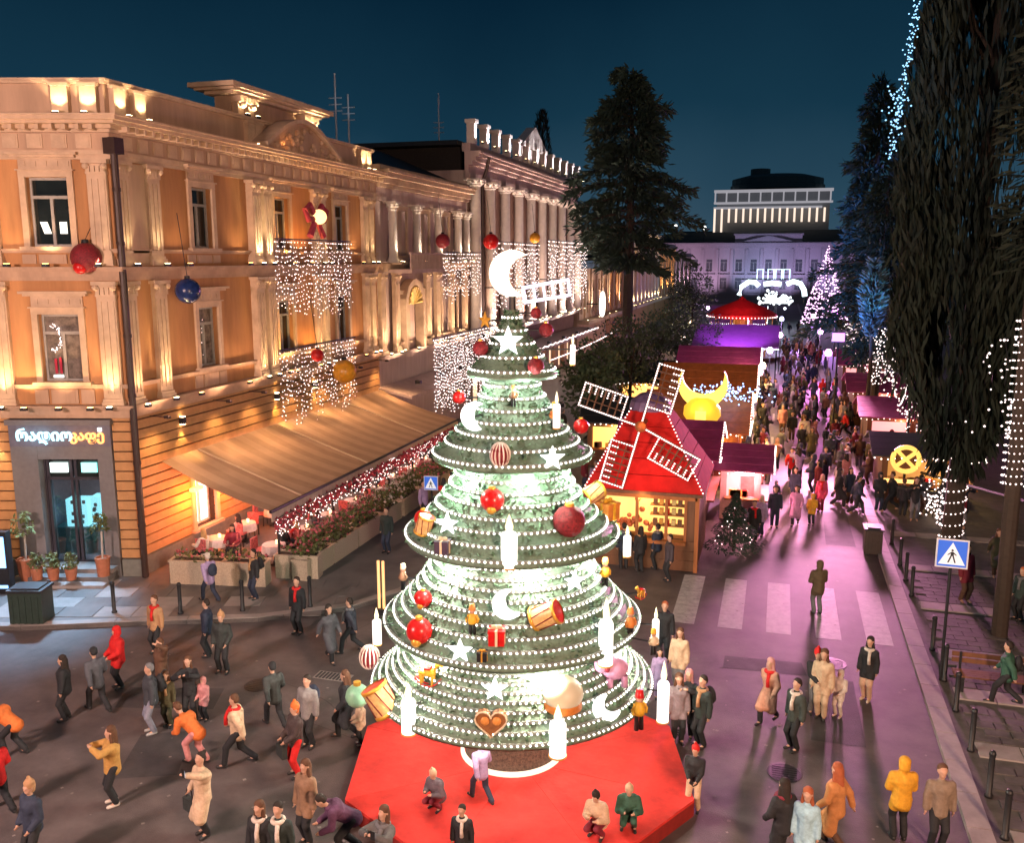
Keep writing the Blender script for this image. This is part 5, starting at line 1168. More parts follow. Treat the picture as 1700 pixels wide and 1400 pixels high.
def stall(x0,x1,y0,y1,h,rh,label,wallm,roofm,glow,gp,lights=BULB,name='market_stall',gc=(1,.6,.2),ridge='x'):
    t=thing(name,label,'market stall',((x0+x1)/2,(y0+y1)/2,0)); F=Fac((x0,y0),(1,0),(0,-1)); Wd=x1-x0
    b=MB(); F.wall(b,0,Wd,0,h,[(.25,Wd-.25,1.0,h-.25)],rev=.1); b.quad((x0,y1,0),(x0,y0,0),(x0,y0,h),(x0,y1,h)); b.quad((x1,y1,0),(x0,y1,0),(x0,y1,h),(x1,y1,h))
    G=Fac((x1,y0),(0,1),(1,0)); G.wall(b,0,y1-y0,0,h,[(.3,y1-y0-.3,1.0,h-.25)],rev=.1); b.build('wall',wallm,t)
    b=MB(); b.box(x0+.15,x1-.9,y0+.8,y1-.2,.1,h-.1); b.build('lit_interior',glow,t)
    b=MB(); b.box(x0+.2,x1+.35,y0-.35,y0+.02,.92,1.0); b.box(x1-.02,x1+.35,y0+.02,y1-.3,.92,1.0); b.build('counter',WOODO,t)
    ym=(y0+y1)/2; xm=(x0+x1)/2; o=.5
    for s,(ya,yb) in enumerate(((y0-o,ym),(y1+o,ym))):
        for k in range(4):
            f0,f1=k/4,(k+1)/4-.01; A=(x0-o,ya+(yb-ya)*f0,h+(rh-h)*f0); B=(x1+o,ya+(yb-ya)*f0,h+(rh-h)*f0); C=(x1+o,ya+(yb-ya)*f1,h+(rh-h)*f1); D=(x0-o,ya+(yb-ya)*f1,h+(rh-h)*f1)
            b=MB(); b.hexa([A,B,C,D]+[(q[0],q[1],q[2]+.07) for q in (A,B,C,D)]); b.build('roof_board',roofm,t)
    b=MB(); b.tri((x1,y0,h),(x1,y1,h),(x1,ym,rh-.05)); b.tri((x0,y1,h),(x0,y0,h),(x0,ym,rh-.05)); b.build('gable',wallm,t)
    b=MB()
    for i in range(int(Wd/.22)): b.octa((x0-o+.11+i*.22*(Wd+2*o)/Wd,y0-o-.04,h-.05-.05*math.sin(i*1.1)),.035)
    for i in range(16): f=i/15; b.octa((x1+o+.04,y0-o+(ym-y0+o)*f,h+(rh-h)*f),.035); b.octa((x1+o+.04,y1+o+(ym-y1-o)*f,h+(rh-h)*f),.035)
    for i in range(int((y1-y0)/.3)): b.octa((x1+o+.04,y0+i*.3,h-.1),.035)
    b.build('eave_lights',lights,t)
    point((x0+Wd*.6,y0-.25,h-.35),gp*4,gc,.1,t); point((x1+.3,ym,h-.4),gp*4,gc,.1,t)
    for i in range(14):
        b=MB(); u=.35+rnd.random()*(Wd-.9); b.cbox((x0+u,y0+.1,1.0+.14),.18,.14,.24+rnd.random()*.1); b.build('goods',gm[i%4],t)
    return t
AG=emit('amber_stall_glow',(1,.5,.12),1.6,(.6,.4,.2)); PG=emit('pink_stall_glow',(1,.35,.35),1.3,(.6,.3,.3)); VG=emit('violet_stall_glow',(.7,.35,1),1.2,(.4,.3,.5))
ROR=mat('orange_roof_board',(.40,.12,.03),.6,var=.3,scale=3); RPU=mat('purple_canvas',(.30,.10,.36),.7,var=.15,scale=2); RMG=mat('magenta_roof_board',(.34,.05,.18),.6,var=.25,scale=2)
stall(-5.9,-1.6,44.3,49.0,2.7,4.3,'orange lit stall with a bright yellow teapot lantern in front',WOODO,ROR,AG,120)
stall(-2.05,-.4,38.6,41.4,2.2,3.0,'small pink counter stall tucked behind the windmill hut',mat('pale_pink_board',(.5,.26,.26),.6),RMG,PG,70,BULBP,gc=(1,.4,.4))
stall(-6.2,-2.6,38.0,42.5,2.7,3.9,'magenta roofed stall directly behind the windmill hut',WOODB,RMG,PG,50,gc=(1,.3,.5))
stall(-6.5,-1.6,56,61,2.8,4.4,'brown timber stall with golden eave lights beyond the teapot lantern',WOODO,ROR,AG,130)
stall(-7,-1.7,70,75,2.8,4.2,'wide stall with pale lit counter in front of the purple canopy',WOODB,RMG,AG,110,BULBC)
stall(4.8,8.4,43,46.5,2.3,3.0,'orange lit booth on the right pavement under the yellow wheel sign',WOODB,ROOFM,emit('dim_amber_glow',(1,.42,.1),.5,(.5,.3,.15)),14)
stall(5.0,8.0,53,57,2.4,3.2,'red lit booth further along the right pavement',WOODB,RMG,PG,22,BULBP,gc=(1,.35,.2))
stall(5.0,8.0,63,68,2.4,3.3,'third booth along the right pavement, dim red',WOODB,RMG,PG,30,BULBP,gc=(1,.3,.3))
stall(5.2,8.4,78,84,2.5,3.5,'fourth booth along the right pavement, pinkish',WOODB,RMG,PG,40,BULBP,gc=(1,.4,.5))
stall(-8,-2,118,124,3,5,'violet lit stall before the far light arch',WOODB,RPU,VG,160,BULBC,gc=(.7,.5,1))
stall(-9.6,-6.9,47,52,2.4,3.4,'dim brown stall on the left side of the market row',WOODB,ROOFM,AG,35)
stall(-10.5,-7.4,62,68,2.6,3.8,'dim brown stall by the round trees on the left',WOODB,ROOFM,AG,35)
# teapot lantern with crescent lid
q=onY(1166,672,43.2); t=thing('teapot_lantern','bright yellow round lantern with a glowing crescent rising over it','lantern',(q[0],q[1],q[2]-.6))
YG=emit('yellow_lantern_glow',(1,.52,.03),.95,(.6,.4,.05)); YG2=emit('pale_yellow_lantern_glow',(1,.70,.12),1.25,(.6,.5,.1))
b=MB(); b.lathe([(0,-.35),(.6,-.3),(.88,.1),(.85,.5),(.55,.85),(.3,.95)],seg=18); b.build('body',YG,t,True,local=True)
b=MB(); b.cbox((0,-.86,.15),.5,.1,.55); b.build('front_panel',YG2,t,local=True)
crescent(1.15,.3,(0,0,1.6),(0,0,1),(-1,0,0),(0,-1,0),YG2,'crescent_lid',t,local=True,cxf=.42)
b=MB(); b.lathe([(.3,-2.6),(.12,-2.5),(.1,-.3)],seg=8); b.build('post',DARK,t,local=True)
point((q[0],q[1]-1.3,q[2]+.2),110,(1,.65,.1),.2,t)
# blue lit star ornament on the roof behind it
q=onY(1210,622,47); t=thing('blue_light_net','small net of icy blue lights on the orange stall roof','light net',(q[0],q[1],4.25)); b=MB()
for _ in range(150): b.octa((rnd.gauss(0,.85),-1.2+rnd.gauss(0,.35),.2+rnd.gauss(0,.22)),.045)
b.build('bulbs',emit('strong_blue_bulb',(.25,.5,1),5),t,local=True); b=MB(); b.tube([(-1.8,-1.2,0),(1.8,-1.2,.1)],.02,4); b.build('cord',DARK,t,local=True)
point((q[0],q[1]-1.6,4.9),50,(.3,.5,1),.2,t)
# purple canopy and carousel top
t=thing('purple_canopy','flat purple lit canopy over the market, below the red round roof','canopy',(-3.4,87,0)); b=MB(); b.hexa([(-7.6,84,3.1),(.1,84,3.1),(.1,90,4.7),(-7.6,90,4.7),(-7.6,84,3.2),(.1,84,3.2),(.1,90,4.8),(-7.6,90,4.8)]); b.build('cloth',RPU,t)
for x in (-7.4,-4.8,-2.4,-.1): b=MB(); b.tube([(x,84.2,0),(x,84.2,3.1)],.07,6); b.build('post',DARK,t)
spot((-3.5,80.5,6.5),(-3.6,87,4),3800,(.62,.2,1),75,.8,.2,t)
b=MB()
for i in range(60): b.octa((-7.6+i*.13,83.95,3.05),.05)
b.build('edge_lights',BULBC,t)
t=thing('carousel','carousel with a red domed roof and ring of bulbs','carousel',(-4.0,104,0)); b=MB(); b.lathe([(3.7,4.6),(3.8,5.0),(2.6,5.7),(1.3,6.2),(.4,6.6),(0,7.0)],(-4,104,0),20); b.build('domed_roof',REDP,t)
b=MB(); b.lathe([(4.4,.1),(4.6,.5),(0,.55)],(-4,104,0),20); b.build('deck',WOODB,t); b=MB(); b.lathe([(.8,.5),(.8,4.6)],(-4,104,0),12); b.build('core_drum',GOLD,t)
for i in range(10): a=2*PI*i/10; b=MB(); b.tube([(-4+3.3*math.cos(a),104+3.3*math.sin(a),.5),(-4+3.3*math.cos(a),104+3.3*math.sin(a),4.7)],.06,6); b.build('pole',GOLD,t)
b=MB()
for i in range(60): a=2*PI*i/60; b.octa((-4+3.8*math.cos(a),104+3.8*math.sin(a),4.75),.07)
b.build('bulbs',BULBP,t); point((-4,98.4,3.5),350,(1,.4,.5),.3,t); spot((-4,97.5,8.2),(-4,104,5.4),500,(1,.15,.15),80,.8,.2,t)
# the far arch of light
t=thing('light_arch','far scalloped arch of bluish white light over the street','light arch',(-1.8,165,0)); AR=emit('arch_glow',(.75,.95,1),3.2)
def arcpx(px,py,Y=165): q=onY(px,py,Y); return (q[0],q[1],q[2])
for nm,pl in (('left_scallop',((1227,490),(1231,476),(1243,468),(1254,469),(1260,475))),('centre_bar',((1268,472),(1282,470),(1297,472))),('right_scallop',((1306,472),(1317,467),(1329,471),(1335,482),(1336,492)))):
    b=MB(); b.tube([arcpx(*p) for p in pl],.42,8); b.build('light_tube',AR,t)
for px in (1227,1336): b=MB(); q=arcpx(px,490); b.tube([(q[0],q[1],0),q],.25,8); b.build('post',DARK,t)
b=MB(); q0,q1=arcpx(1231,463),arcpx(1333,463); b.tube([q0,q1],.12,6); b.build('top_beam',DARK,t)
for px in (1262,1280,1293,1306):
    b=MB(); q=arcpx(px,455); 
    b.tube([(q[0]-.5,q[1],q[2]-.9),(q[0]-.5,q[1],q[2]+.8),(q[0]+.5,q[1],q[2]+.8),(q[0]+.5,q[1],q[2]-.9)],.13,5); b.build('light_frame',emit('arch_letter_glow',(.6,.85,1),1.6),t)
point((-1.8,160,11),2600,(.45,.75,1),.6,t)
t=thing('light_cluster','white glowing flower-like light sculpture under the far arch','light sculpture',arcpx(1288,496,150)); b=MB()
for i in range(80): b.ball((rnd.gauss(0,1.3),rnd.gauss(0,.5),rnd.gauss(0,.55)),.1+rnd.random()*.17,6,4)
b.build('glowing_petals',emit('petal_glow',(.85,.95,1),2.6),t,local=True)['kind']='stuff'
for i in range(7): b=MB(); a=PI*i/6; b.tube([(0,-.7,-.6),(2.3*math.cos(a),-.7,-.6+1.5*math.sin(a))],.12,5); b.build('light_ray',MATS['petal_glow'],t,local=True)
b=MB(); b.tube([(0,0,-6),(0,0,0)],.3,6); b.build('post',DARK,t,local=True); point(arcpx(1288,500,147),700,(.75,.85,1),.5,t)
# pink stage light on a mast and its twins
def stagelight(px,py,Y,label,p,col,tgt,ang,glow):
    q=onY(px,py,Y); t=thing('stage_light',label,'stage light',(q[0],q[1],0)); b=MB(); b.tube([(0,0,0),(0,0,q[2])],.06,6); b.build('mast',DARK,t,local=True)
    b=MB(); b.cbox((0,.25,q[2]),.8,.4,.6); b.build('housing',DARK,t,local=True); b=MB(); b.cbox((0,-.02,q[2]),.7,.1,.5); b.build('lens',glow,t,local=True)
    spot((q[0],q[1]-.4,q[2]),tgt,p,col,ang,.9,1.6,t); return q
MG=emit('magenta_lens',(1,.25,.9),9,(.5,.2,.5))
stagelight(1388,519,95,'magenta stage light high on a mast at the right of the crowd',30000,(1,.22,.8),(-.4,62,0),46,MG)
stagelight(1392,560,58,'second magenta stage light on a mast, nearer, by the right kerb',38000,(1,.36,.66),(.3,33,0),64,emit('magenta_lens_dim',(1,.25,.9),2,(.5,.2,.5)))
spot((2.9,57,6.5),(-3.2,34,3.5),1500,(1,.06,.5),34,.8,.2)
stagelight(1345,545,120,'violet stage light on a far mast in the crowd',22000,(.6,.25,1),(0,85,0),60,emit('violet_lens',(.6,.3,1),4,(.4,.2,.5)))
# pink net tree of lights on the far right
t=thing('light_cone','tall cone of violet and pink lights at the far right of the street','light tree',tuple(onY(1368,540,150)*[1,1,0])); b=MB()
for _ in range(420): f=rnd.random()**.6; a=rnd.random()*6.28; b.octa((3.6*f*math.cos(a),3.6*f*math.sin(a),1+12*(1-f)),.12)
b.build('bulbs',emit('pink_violet_bulb',(1,.55,.95),2.6),t,local=True); b=MB(); b.tube([(0,0,0),(0,0,13)],[.3,.05],6); b.build('mast',DARK,t,local=True); point((t.location.x,147,6),900,(.8,.4,1),.4,t)
# crossing sign by the right kerb
def crossing_sign(base,px,py,sz,label):
    t=thing('crossing_sign',label,'road sign',tuple(base)); 
    dx,dy=-base[0],-base[1]; n_=np.array([dx,dy,0]); n_/=np.linalg.norm(n_); n_=np.array([.0,-1,0])*.75+n_*.25; n_/=np.linalg.norm(n_); rt=np.array([-n_[1],n_[0],0]); up=np.array([0,0,1.0])
    dist=(np.array(base)-np.array([0,0,0]))@_f+0; q=onY(px,py,base[1]); zc=q[2]
    b=MB(); b.tube([(0,0,0),(0,0,zc+sz*.55)],.04,8); b.build('post',BLACKM,t,local=True)
    c=np.array([0,0,zc])+n_*.07
    def pl(pts,o,th,m,nm,par): b=MB(); b.plate([(x*sz,y*sz) for x,y in pts],c+n_*o,rt,up,n_,th); return b.build(nm,m,par,local=True)
    p=pl([(-.56,-.56),(.56,-.56),(.56,.56),(-.56,.56)],0,.03,mat('sign_white',(.6,.62,.66),.4),'back_plate',t)
    p=pl([(-.5,-.5),(.5,-.5),(.5,.5),(-.5,.5)],.02,.012,emit('sign_blue',(.03,.16,.75),.5,(.03,.12,.6)),'blue_plate',t)
    w_=pl([(-.46,-.42),(.46,-.42),(0,.44)],.03,.012,emit('sign_white_glow',(.8,.85,.9),.5,(.8,.8,.8)),'triangle',t)
    for pts in ([(-.05,.14),(0,.19),(.05,.14),(0,.09)],[(-.06,-.08),(.06,-.08),(.04,.08),(-.04,.08)],[(-.06,-.08),(-.01,-.08),(-.1,-.34),(-.15,-.34)],[(.01,-.08),(.06,-.08),(.14,-.34),(.09,-.34)],[(-.04,.07),(-.02,.04),(-.15,-.06),(-.16,-.03)],[(.04,.07),(.15,-.03),(.14,-.06),(.02,.03)]):
        pl(pts,.04,.01,BLACKM,'pictogram',w_)
q=gz(1561,1130,.11); crossing_sign((q[0],q[1],.11),1580,925,.68,'blue square pedestrian crossing sign on a black post by the right kerb')
q=gz(718,905,0); crossing_sign((q[0],q[1],.1),718,806,.5,'blue pedestrian crossing sign behind the tree, at the awning end')
# yellow wheel sign
q=onY(1504,763,42.4); t=thing('wheel_sign','round yellow lit wheel sign with crossed spokes over the booth','sign',tuple(q)); YW=emit('yellow_wheel_glow',(1,.58,.12),1.2,(.6,.4,.1)); rr=.55
b=MB(); b.tube([(rr*math.cos(2*PI*i/28),0,rr*math.sin(2*PI*i/28)) for i in range(29)],.11,6,False); b.build('ring',YW,t,local=True)
for i in range(2): b=MB(); a=R(40+i*95); b.tube([(-.46*math.cos(a),0,-.46*math.sin(a)),(.46*math.cos(a),0,.46*math.sin(a))],.09,6); b.build('spoke',YW,t,local=True)
b=MB(); b.lathe([(0,-.02),(.5,-.02)],seg=20); b.v=[(x,z+.08,y) for x,y,z in b.v]; b.build('back_disc',WOODB,t,local=True); b=MB(); b.tube([(0,.1,-rr),(0,.1,-1.3)],.06,6); b.build('post',DARK,t,local=True); b=MB(); b.cbox((-.1,0,-1.0),1.5,.1,.16); b.build('lit_board',emit('orange_board_glow',(1,.5,.15),2,(.6,.4,.1)),t,local=True)
# ------------------------------------------------------------------ trees
def leafmesh(b,p,d,l,w):
    d=Vector(d).normalized(); s_=d.cross(Vector((rnd.gauss(0,1),rnd.gauss(0,1),rnd.gauss(0,1)))).normalized()*w; b.quad(p-s_*.4,p+d*l*.45-s_,p+d*l,p+d*l*.5+s_)
def cypress(loc,h,zb,rmax,label,n,lean=0.0,seed=1):
    t=thing('cypress',label,'cypress tree',loc); r_=random.Random(seed); b=MB(); b.tube([(0,0,0),(.05,0,zb),(.1,.05,h*.7),(.1,0,h)],[.36,.32,.18,.03],10); tr=b.build('trunk',BARK,t,local=True)
    for _ in range(16):
        z=zb+r_.random()*(h-zb)*.7; a=r_.random()*6.28; q=MB(); q.tube([(0,0,z),(math.cos(a)*.6,math.sin(a)*.6,z+.9),(math.cos(a)*1.0,math.sin(a)*1.0,z+2.3)],[.09,.06,.02],5); q.build('limb',BARK,tr,local=True)
    b=MB(); plumes=[(r_.random()*6.28,r_.random(),.6+.4*r_.random()) for _ in range(120)]
    for i in range(n):
        pa,pf,pr=plumes[i%120]; f=min(.999,max(0,pf+r_.gauss(0,.045))); z=zb+(h-zb)*f
        prof_=min(1,.35+f*4.5)*(1-max(0,f-.55)/.45*.75) if f<.999 else .1
        rr=rmax*prof_*pr*(.72+.34*r_.random()**.4); a=pa+r_.gauss(0,.16)
        p=Vector((rr*math.cos(a),rr*math.sin(a),z)); leafmesh(b,p,(math.cos(a)*.25+r_.gauss(0,.15),math.sin(a)*.25+r_.gauss(0,.15),1 if r_.random()<.8 else -.8),.55+.35*r_.random(),.06)
    b.build('crown',LEAFD,t,local=True); return t
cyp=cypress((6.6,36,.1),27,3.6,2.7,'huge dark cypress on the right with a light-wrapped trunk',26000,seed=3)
def wrap(parent,x,y,z0,z1,r,pitch=.16,m=BULBP,rb=.03,name='trunk_lights'):
    b=MB(); z=z0; a=0
    while z<z1: b.octa((x+r*math.cos(a),y+r*math.sin(a),z),rb*(.8+.5*rnd.random())); a+=.33+rnd.random()*.12; z+=pitch*.33/6.28*1.0
    return b.build(name,m,parent)
wrap(cyp,6.6,36,.5,5.2,.42,.5)
# cool light string up the left side of the cypress
b=MB()
for i in range(150):
    f=i/149; q=onY(1477+f*48+rnd.gauss(0,4.5),262-f*262+rnd.gauss(0,5),34.6); b.octa(tuple(q),.03)
for i in range(40): q=onY(1490+rnd.gauss(0,9),185+rnd.gauss(0,22),34.5); b.octa(tuple(q),.035)
t=thing('light_string','icy blue light string running up the left flank of the big cypress','light string',tuple(onY(1500,130,34.6))); b.build('bulbs',BULBB,t); b=MB(); b.tube([tuple(onY(1477,262,34.6)),tuple(onY(1498,130,34.6)),tuple(onY(1525,0,34.6))],.012,4); b.build('cord',DARK,t)
for p_,pw in (((1460,190),95),((1500,90),70)):
    q=onY(*p_,33.0); point(tuple(q),pw*.35,(.15,.5,1),.3,t)
pine=thing('pine_tree','tall pine at the right picture edge with lights wound round its trunk','pine tree',(6.62,28,.1)); b=MB(); b.tube([(6.66,28,.1),(6.62,28,9),(6.7,28,17)],[.22,.2,.14],10); tr=b.build('trunk',BARK,pine)
wrap(pine,6.64,28,4.6,9.4,.33,.26,rb=.024)
b=MB()
for _ in range(5200):
    a=rnd.random()*6.28; z=9.5+rnd.random()*11; rr=(1.4+1.9*rnd.random())*(1-.25*abs(z-13)/8); p=Vector((8.9+rr*math.cos(a),28.5+rr*math.sin(a),z+1.5+.5*math.sin(rr*4))); leafmesh(b,p,(math.cos(a),math.sin(a),-.3+rnd.gauss(0,.3)),.4,.05)
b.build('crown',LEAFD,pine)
for z in (12.5,15): 
    for k in range(1): a=rnd.random()*6.28; b=MB(); b.tube([(6.66,28,z),(6.66+1.2,28.3,z+1.2)],[.12,.03],5); b.build('limb',BARK,tr)
def cedar(loc,h,zb,rmax,label,n,m=LEAFM,seed=1,nb=46,droop=-.25,group=None):
    t=thing('cedar',label,'cedar tree',loc,0,group); r_=random.Random(seed); b=MB(); b.tube([(0,0,0),(.1,0,h*.5),(0,0,h)],[h*.02,h*.014,.03],8); tr=b.build('trunk',BARK,t,local=True); b=MB()
    for i in range(nb):
        f=(i+.5)/nb; z=zb+(h-zb)*f; L_=rmax*(1-f**2.6*.80)*(.45+.7*r_.random()); 
        if f<.15: L_*=.55+f*3
        a=i*2.4+r_.gauss(0,.3); d=Vector((math.cos(a),math.sin(a),0))
        bp=[Vector((0,0,z))+d*L_*s+Vector((0,0,.25*L_*s-.42*L_*s*s)) for s in (0,.35,.7,1)]
        q=MB(); q.tube([tuple(x) for x in bp],[.08*L_/3,.06*L_/3,.04*L_/3,.015],5); q.build('branch',BARK,tr,local=True)
        for _ in range(n//nb):
            s=.15+.85*r_.random(); p=d*L_*s+Vector((0,0,z+.25*L_*s-.42*L_*s*s)); sd=Vector((-d.y,d.x,0))*r_.gauss(0,.22*L_*(1.1-.6*s)); p=p+sd+Vector((0,0,r_.gauss(-.12,.2)))
            leafmesh(b,p,d*.5+sd*.5+Vector((0,0,droop+r_.gauss(0,.35))),.55*h/18,.075*h/18)
    b.build('crown',m,t,local=True); return t
q=onY(1043,430,80); cedar((q[0],80,.1),26.6,10.2,6.3,'great dark cedar standing over the left pavement in mid street',12500,seed=5,nb=60)
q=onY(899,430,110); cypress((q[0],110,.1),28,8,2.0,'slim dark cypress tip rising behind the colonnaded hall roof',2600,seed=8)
q=onY(1425,420,62); cedar((q[0]+1.5,62,.1),16.0,4.5,4.6,'broad dark cedar left of the big cypress',9000,seed=11,nb=48)
q=onY(1445,420,78); cedar((q[0],78,.1),24.5,9,3.4,'pointed blue-lit conifer rising between the cedar and the cypress',6000,seed=14,nb=50); 
spot((q[0]-3.5,70,8),(q[0],78,17),9000,(.03,.22,1),75,.9,.3); spot((2.2,52,5.5),(5.6,62,11),4200,(.03,.25,1),80,.9,.3)
q=onY(1446,480,55); spot((q[0]-.3,52.5,q[2]-2.6),(q[0]+.3,55.5,q[2]+.3),420,(.1,.7,1),40,.8,.1)
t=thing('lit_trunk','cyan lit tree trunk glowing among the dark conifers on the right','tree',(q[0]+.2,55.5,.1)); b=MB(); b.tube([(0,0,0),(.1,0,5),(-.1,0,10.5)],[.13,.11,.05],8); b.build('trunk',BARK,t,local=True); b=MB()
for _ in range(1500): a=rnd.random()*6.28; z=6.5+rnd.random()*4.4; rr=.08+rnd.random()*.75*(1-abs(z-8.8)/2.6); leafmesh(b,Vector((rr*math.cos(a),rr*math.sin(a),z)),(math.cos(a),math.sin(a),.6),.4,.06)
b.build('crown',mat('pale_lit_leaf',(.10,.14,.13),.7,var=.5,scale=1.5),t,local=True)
def roundtree(loc,h,r,label,n=2600,m=LEAFG):
    t=thing('round_tree',label,'tree',loc); b=MB(); b.tube([(0,0,0),(.05,0,h-r)],[.14,.1],7); tr=b.build('trunk',BARK,t,local=True); 
    for i in range(5): a=i*1.26; q=MB(); q.tube([(0,0,h-1.6*r),(.7*r*math.cos(a),.7*r*math.sin(a),h-.6*r)],[.07,.02],5); q.build('limb',BARK,tr,local=True)
    b=MB(); cl=[(rnd.gauss(0,.45)*r,rnd.gauss(0,.45)*r,h-r+rnd.gauss(0,.4)*r,r*(.35+.3*rnd.random())) for _ in range(14)]
    for i in range(n):
        c=cl[i%14]; v=Vector((rnd.gauss(0,1),rnd.gauss(0,1),rnd.gauss(0,1))).normalized(); p=Vector(c[:3])+v*c[3]*(.75+.3*rnd.random()); leafmesh(b,p,v+Vector((rnd.gauss(0,.6),rnd.gauss(0,.6),rnd.gauss(0,.6))),.28,.08)
    b.build('crown',m,t,local=True); return t
for px,py,Y,r,l in ((985,628,50,1.9,'round dark tree left of the windmill wheel'),(1047,588,60,2.2,'round dark tree just above the windmill wheel'),(1150,548,88,3.3,'wide dark tree crown left of the purple canopy'),(1095,560,76,2.4,'middle dark round tree between the cedar and the purple canopy'),(1150,495,130,3.2,'far dark tree before the violet palace')):
    q=onY(px,py,Y); roundtree((q[0],q[1],.1),q[2]+r*.9,r,l)
# light-wrapped posts, lattice and garlands on the right pavement
def light_post(px0,py0,py1,Y,label,r=.1,m=BULBP,dz=.12,name='light_wrapped_post'):
    a=onY(px0,py1,Y); z1=onY(px0,py0,Y)[2]; t=thing(name,label,'light post',(a[0],a[1],0)); b=MB(); b.tube([(0,0,0),(0,0,z1)],.06,6); b.build('post',DARK,t,local=True); b=MB(); z=a[2]; i=0
    while z<z1: b.octa((r*math.cos(i*1.7),r*math.sin(i*1.7),z),.035); z+=dz; i+=1
    b.build('bulbs',m,t,local=True)
light_post(1507,610,720,47,'left post of the pair wrapped in white lights above the wheel sign'); light_post(1525,640,715,46,'right post of the pair wrapped in white lights above the wheel sign')
light_post(1560,800,900,40,'pink white light-wrapped sapling right of the wheel sign',r=.25,dz=.05); light_post(1430,535,610,75,'far light-wrapped post beside the light lattice',dz=.1,r=.3); light_post(1415,525,600,90,'farthest light-wrapped post beside the magenta lamp',dz=.12,r=.3)
def lattice(px0,px1,py0,py1,Y,label,nx,nz):
    b=MB(); c=MB(); A=onY(px0,py0,Y); B=onY(px1,py1,Y)
    for i in range(nx):
        for j in range(nz):
            if rnd.random()<.8: b.octa((A[0]+(B[0]-A[0])*(i+rnd.random())/nx,Y+rnd.gauss(0,.1),A[2]+(B[2]-A[2])*(j+rnd.random())/nz),.045)
    t=thing('light_lattice',label,'light lattice',(A[0],Y,0)); b.build('bulbs',BULBP,t); c.box(A[0],B[0],Y+.1,Y+.16,A[2],A[2]+.1); c.box(A[0],A[0]+.08,Y+.1,Y+.16,0,A[2]); c.box(B[0]-.08,B[0],Y+.1,Y+.16,0,A[2]); c.build('frame',DARK,t)
lattice(1448,1484,545,640,60,'tall lattice of pinkish lights on the right pavement before the cedar',9,22)
lattice(1540,1562,820,890,41,'short lattice of pinkish lights beside the light-wrapped sapling',6,14)
def garland(p0,p1,sag,label,n=60,m=BULBP,r=.04):
    p0,p1=np.array(p0),np.array(p1); b=MB(); q=[]
    for i in range(n+1): f=i/n; p=p0+(p1-p0)*f; p[2]-=sag*4*f*(1-f); q.append(tuple(p)); b.octa(tuple(p),r)
    t=thing('light_garland',label,'light garland',tuple((p0+p1)/2)); c=MB(); c.tube(q,.015,4); c.build('cord',DARK,t); b.build('bulbs',m,t)
garland(onY(1484,630,60),onY(1506,640,47.5),1.3,'drooping white light garland from the lattice to the post pair')
garland(onY(1530,735,45),onY(1607,775,36.5),.5,'thick white light garland from the post pair to the cypress trunk',90)
garland(onY(1525,650,46),onY(1640,590,36),1.2,'faint light string crossing the dark cypress',26)
garland(onX(915,598,-17.8),onX(1045,535,-17.8),.3,'long light garland along the shop canopy below the colonnaded hall',110,BULBP,.06)
b=MB(); b.tube([tuple(onY(1530,785,43)),tuple(onY(1720,838,34))],.07,6); tag(rebase(b.build('cable_pipe',BLACKM)),'thick black cable sagging across the dark trees on the right','cable')
# light frame sign on the colonnaded hall
A=onX(868,478,-17.6); t=thing('light_frame_sign','pale lilac frame of light squares tilted on the colonnaded hall','light sign',tuple(A)); LF=emit('lilac_frame_glow',(.85,.78,1),1.8)
P4=[onX(868,478,-17.6),onX(943,464,-17.6),onX(946,490,-17.6),onX(872,502,-17.6)]
for i in range(4): b=MB(); b.tube([tuple(P4[i]),tuple(P4[(i+1)%4])],.13,5); b.build('bar',LF,t)
for f in (.2,.4,.6,.8):
    a=P4[0]+(P4[1]-P4[0])*f; c=P4[3]+(P4[2]-P4[3])*f; b=MB(); b.tube([tuple(a),tuple(c)],.1,5); b.build('bar',LF,t)
for k in (0,1): b=MB(); b.tube([tuple(P4[k*1]),tuple(P4[k*1]-np.array([3.3,0,0]))],.05,5); b.build('bracket',DARK,t)
# hanging strands of pinkish lights in the trees all along the right pavement
for i,(px,y0,y1,Y) in enumerate(((1404,540,585,100),(1412,535,610,92),(1421,540,625,84),(1437,550,600,72),(1440,530,640,68),(1493,600,690,52),(1516,640,740,45),(1548,720,860,40),(1572,790,900,37.5),(1583,740,850,38.5),(1668,560,640,30),(1674,640,760,29.5),(1612,650,720,33.2))):
    A=onY(px,y0,Y); Bq=onY(px,y1,Y); t=thing('light_strand','strand of pinkish bulbs hanging in the right-hand trees, number from the far end '+str(i+1) if False else ['farthest hanging light strand by the magenta lamp','second farthest hanging light strand by the magenta lamp','third hanging light strand before the far booths','short hanging light strand left of the lattice','long hanging light strand left of the lattice','hanging light strand over the wheel sign, left','hanging light strand over the wheel sign, right','hanging light strand by the sapling','hanging light strand beside the cypress trunk, left','hanging light strand on the cypress trunk front','upper hanging light strand at the right edge','lower hanging light strand at the right edge','faint light strand low in the cypress, middle','faint light strand low in the cypress, right','faint light strand low in the cypress, left','faint light strand high on the cypress flank'][i],'light strand',tuple(A))
    fa=i>=12; b=MB(); c=MB(); c.tube([tuple(A),tuple((A+Bq)/2+np.array([.1,0,0])),tuple(Bq)],.012,4)
    n=int((A[2]-Bq[2])/(.07 if not fa else .6)); wd=.09+.0045*Y if not fa else .35
    for k in range(max(4,n)): f=rnd.random(); p=A+(Bq-A)*f; b.octa((p[0]+rnd.gauss(0,wd),p[1]+rnd.gauss(0,.1),p[2]),(.022+.0004*Y)*(.7+.6*rnd.random()))
    c.build('cord',DARK,t); b.build('bulbs',BULBP,t)
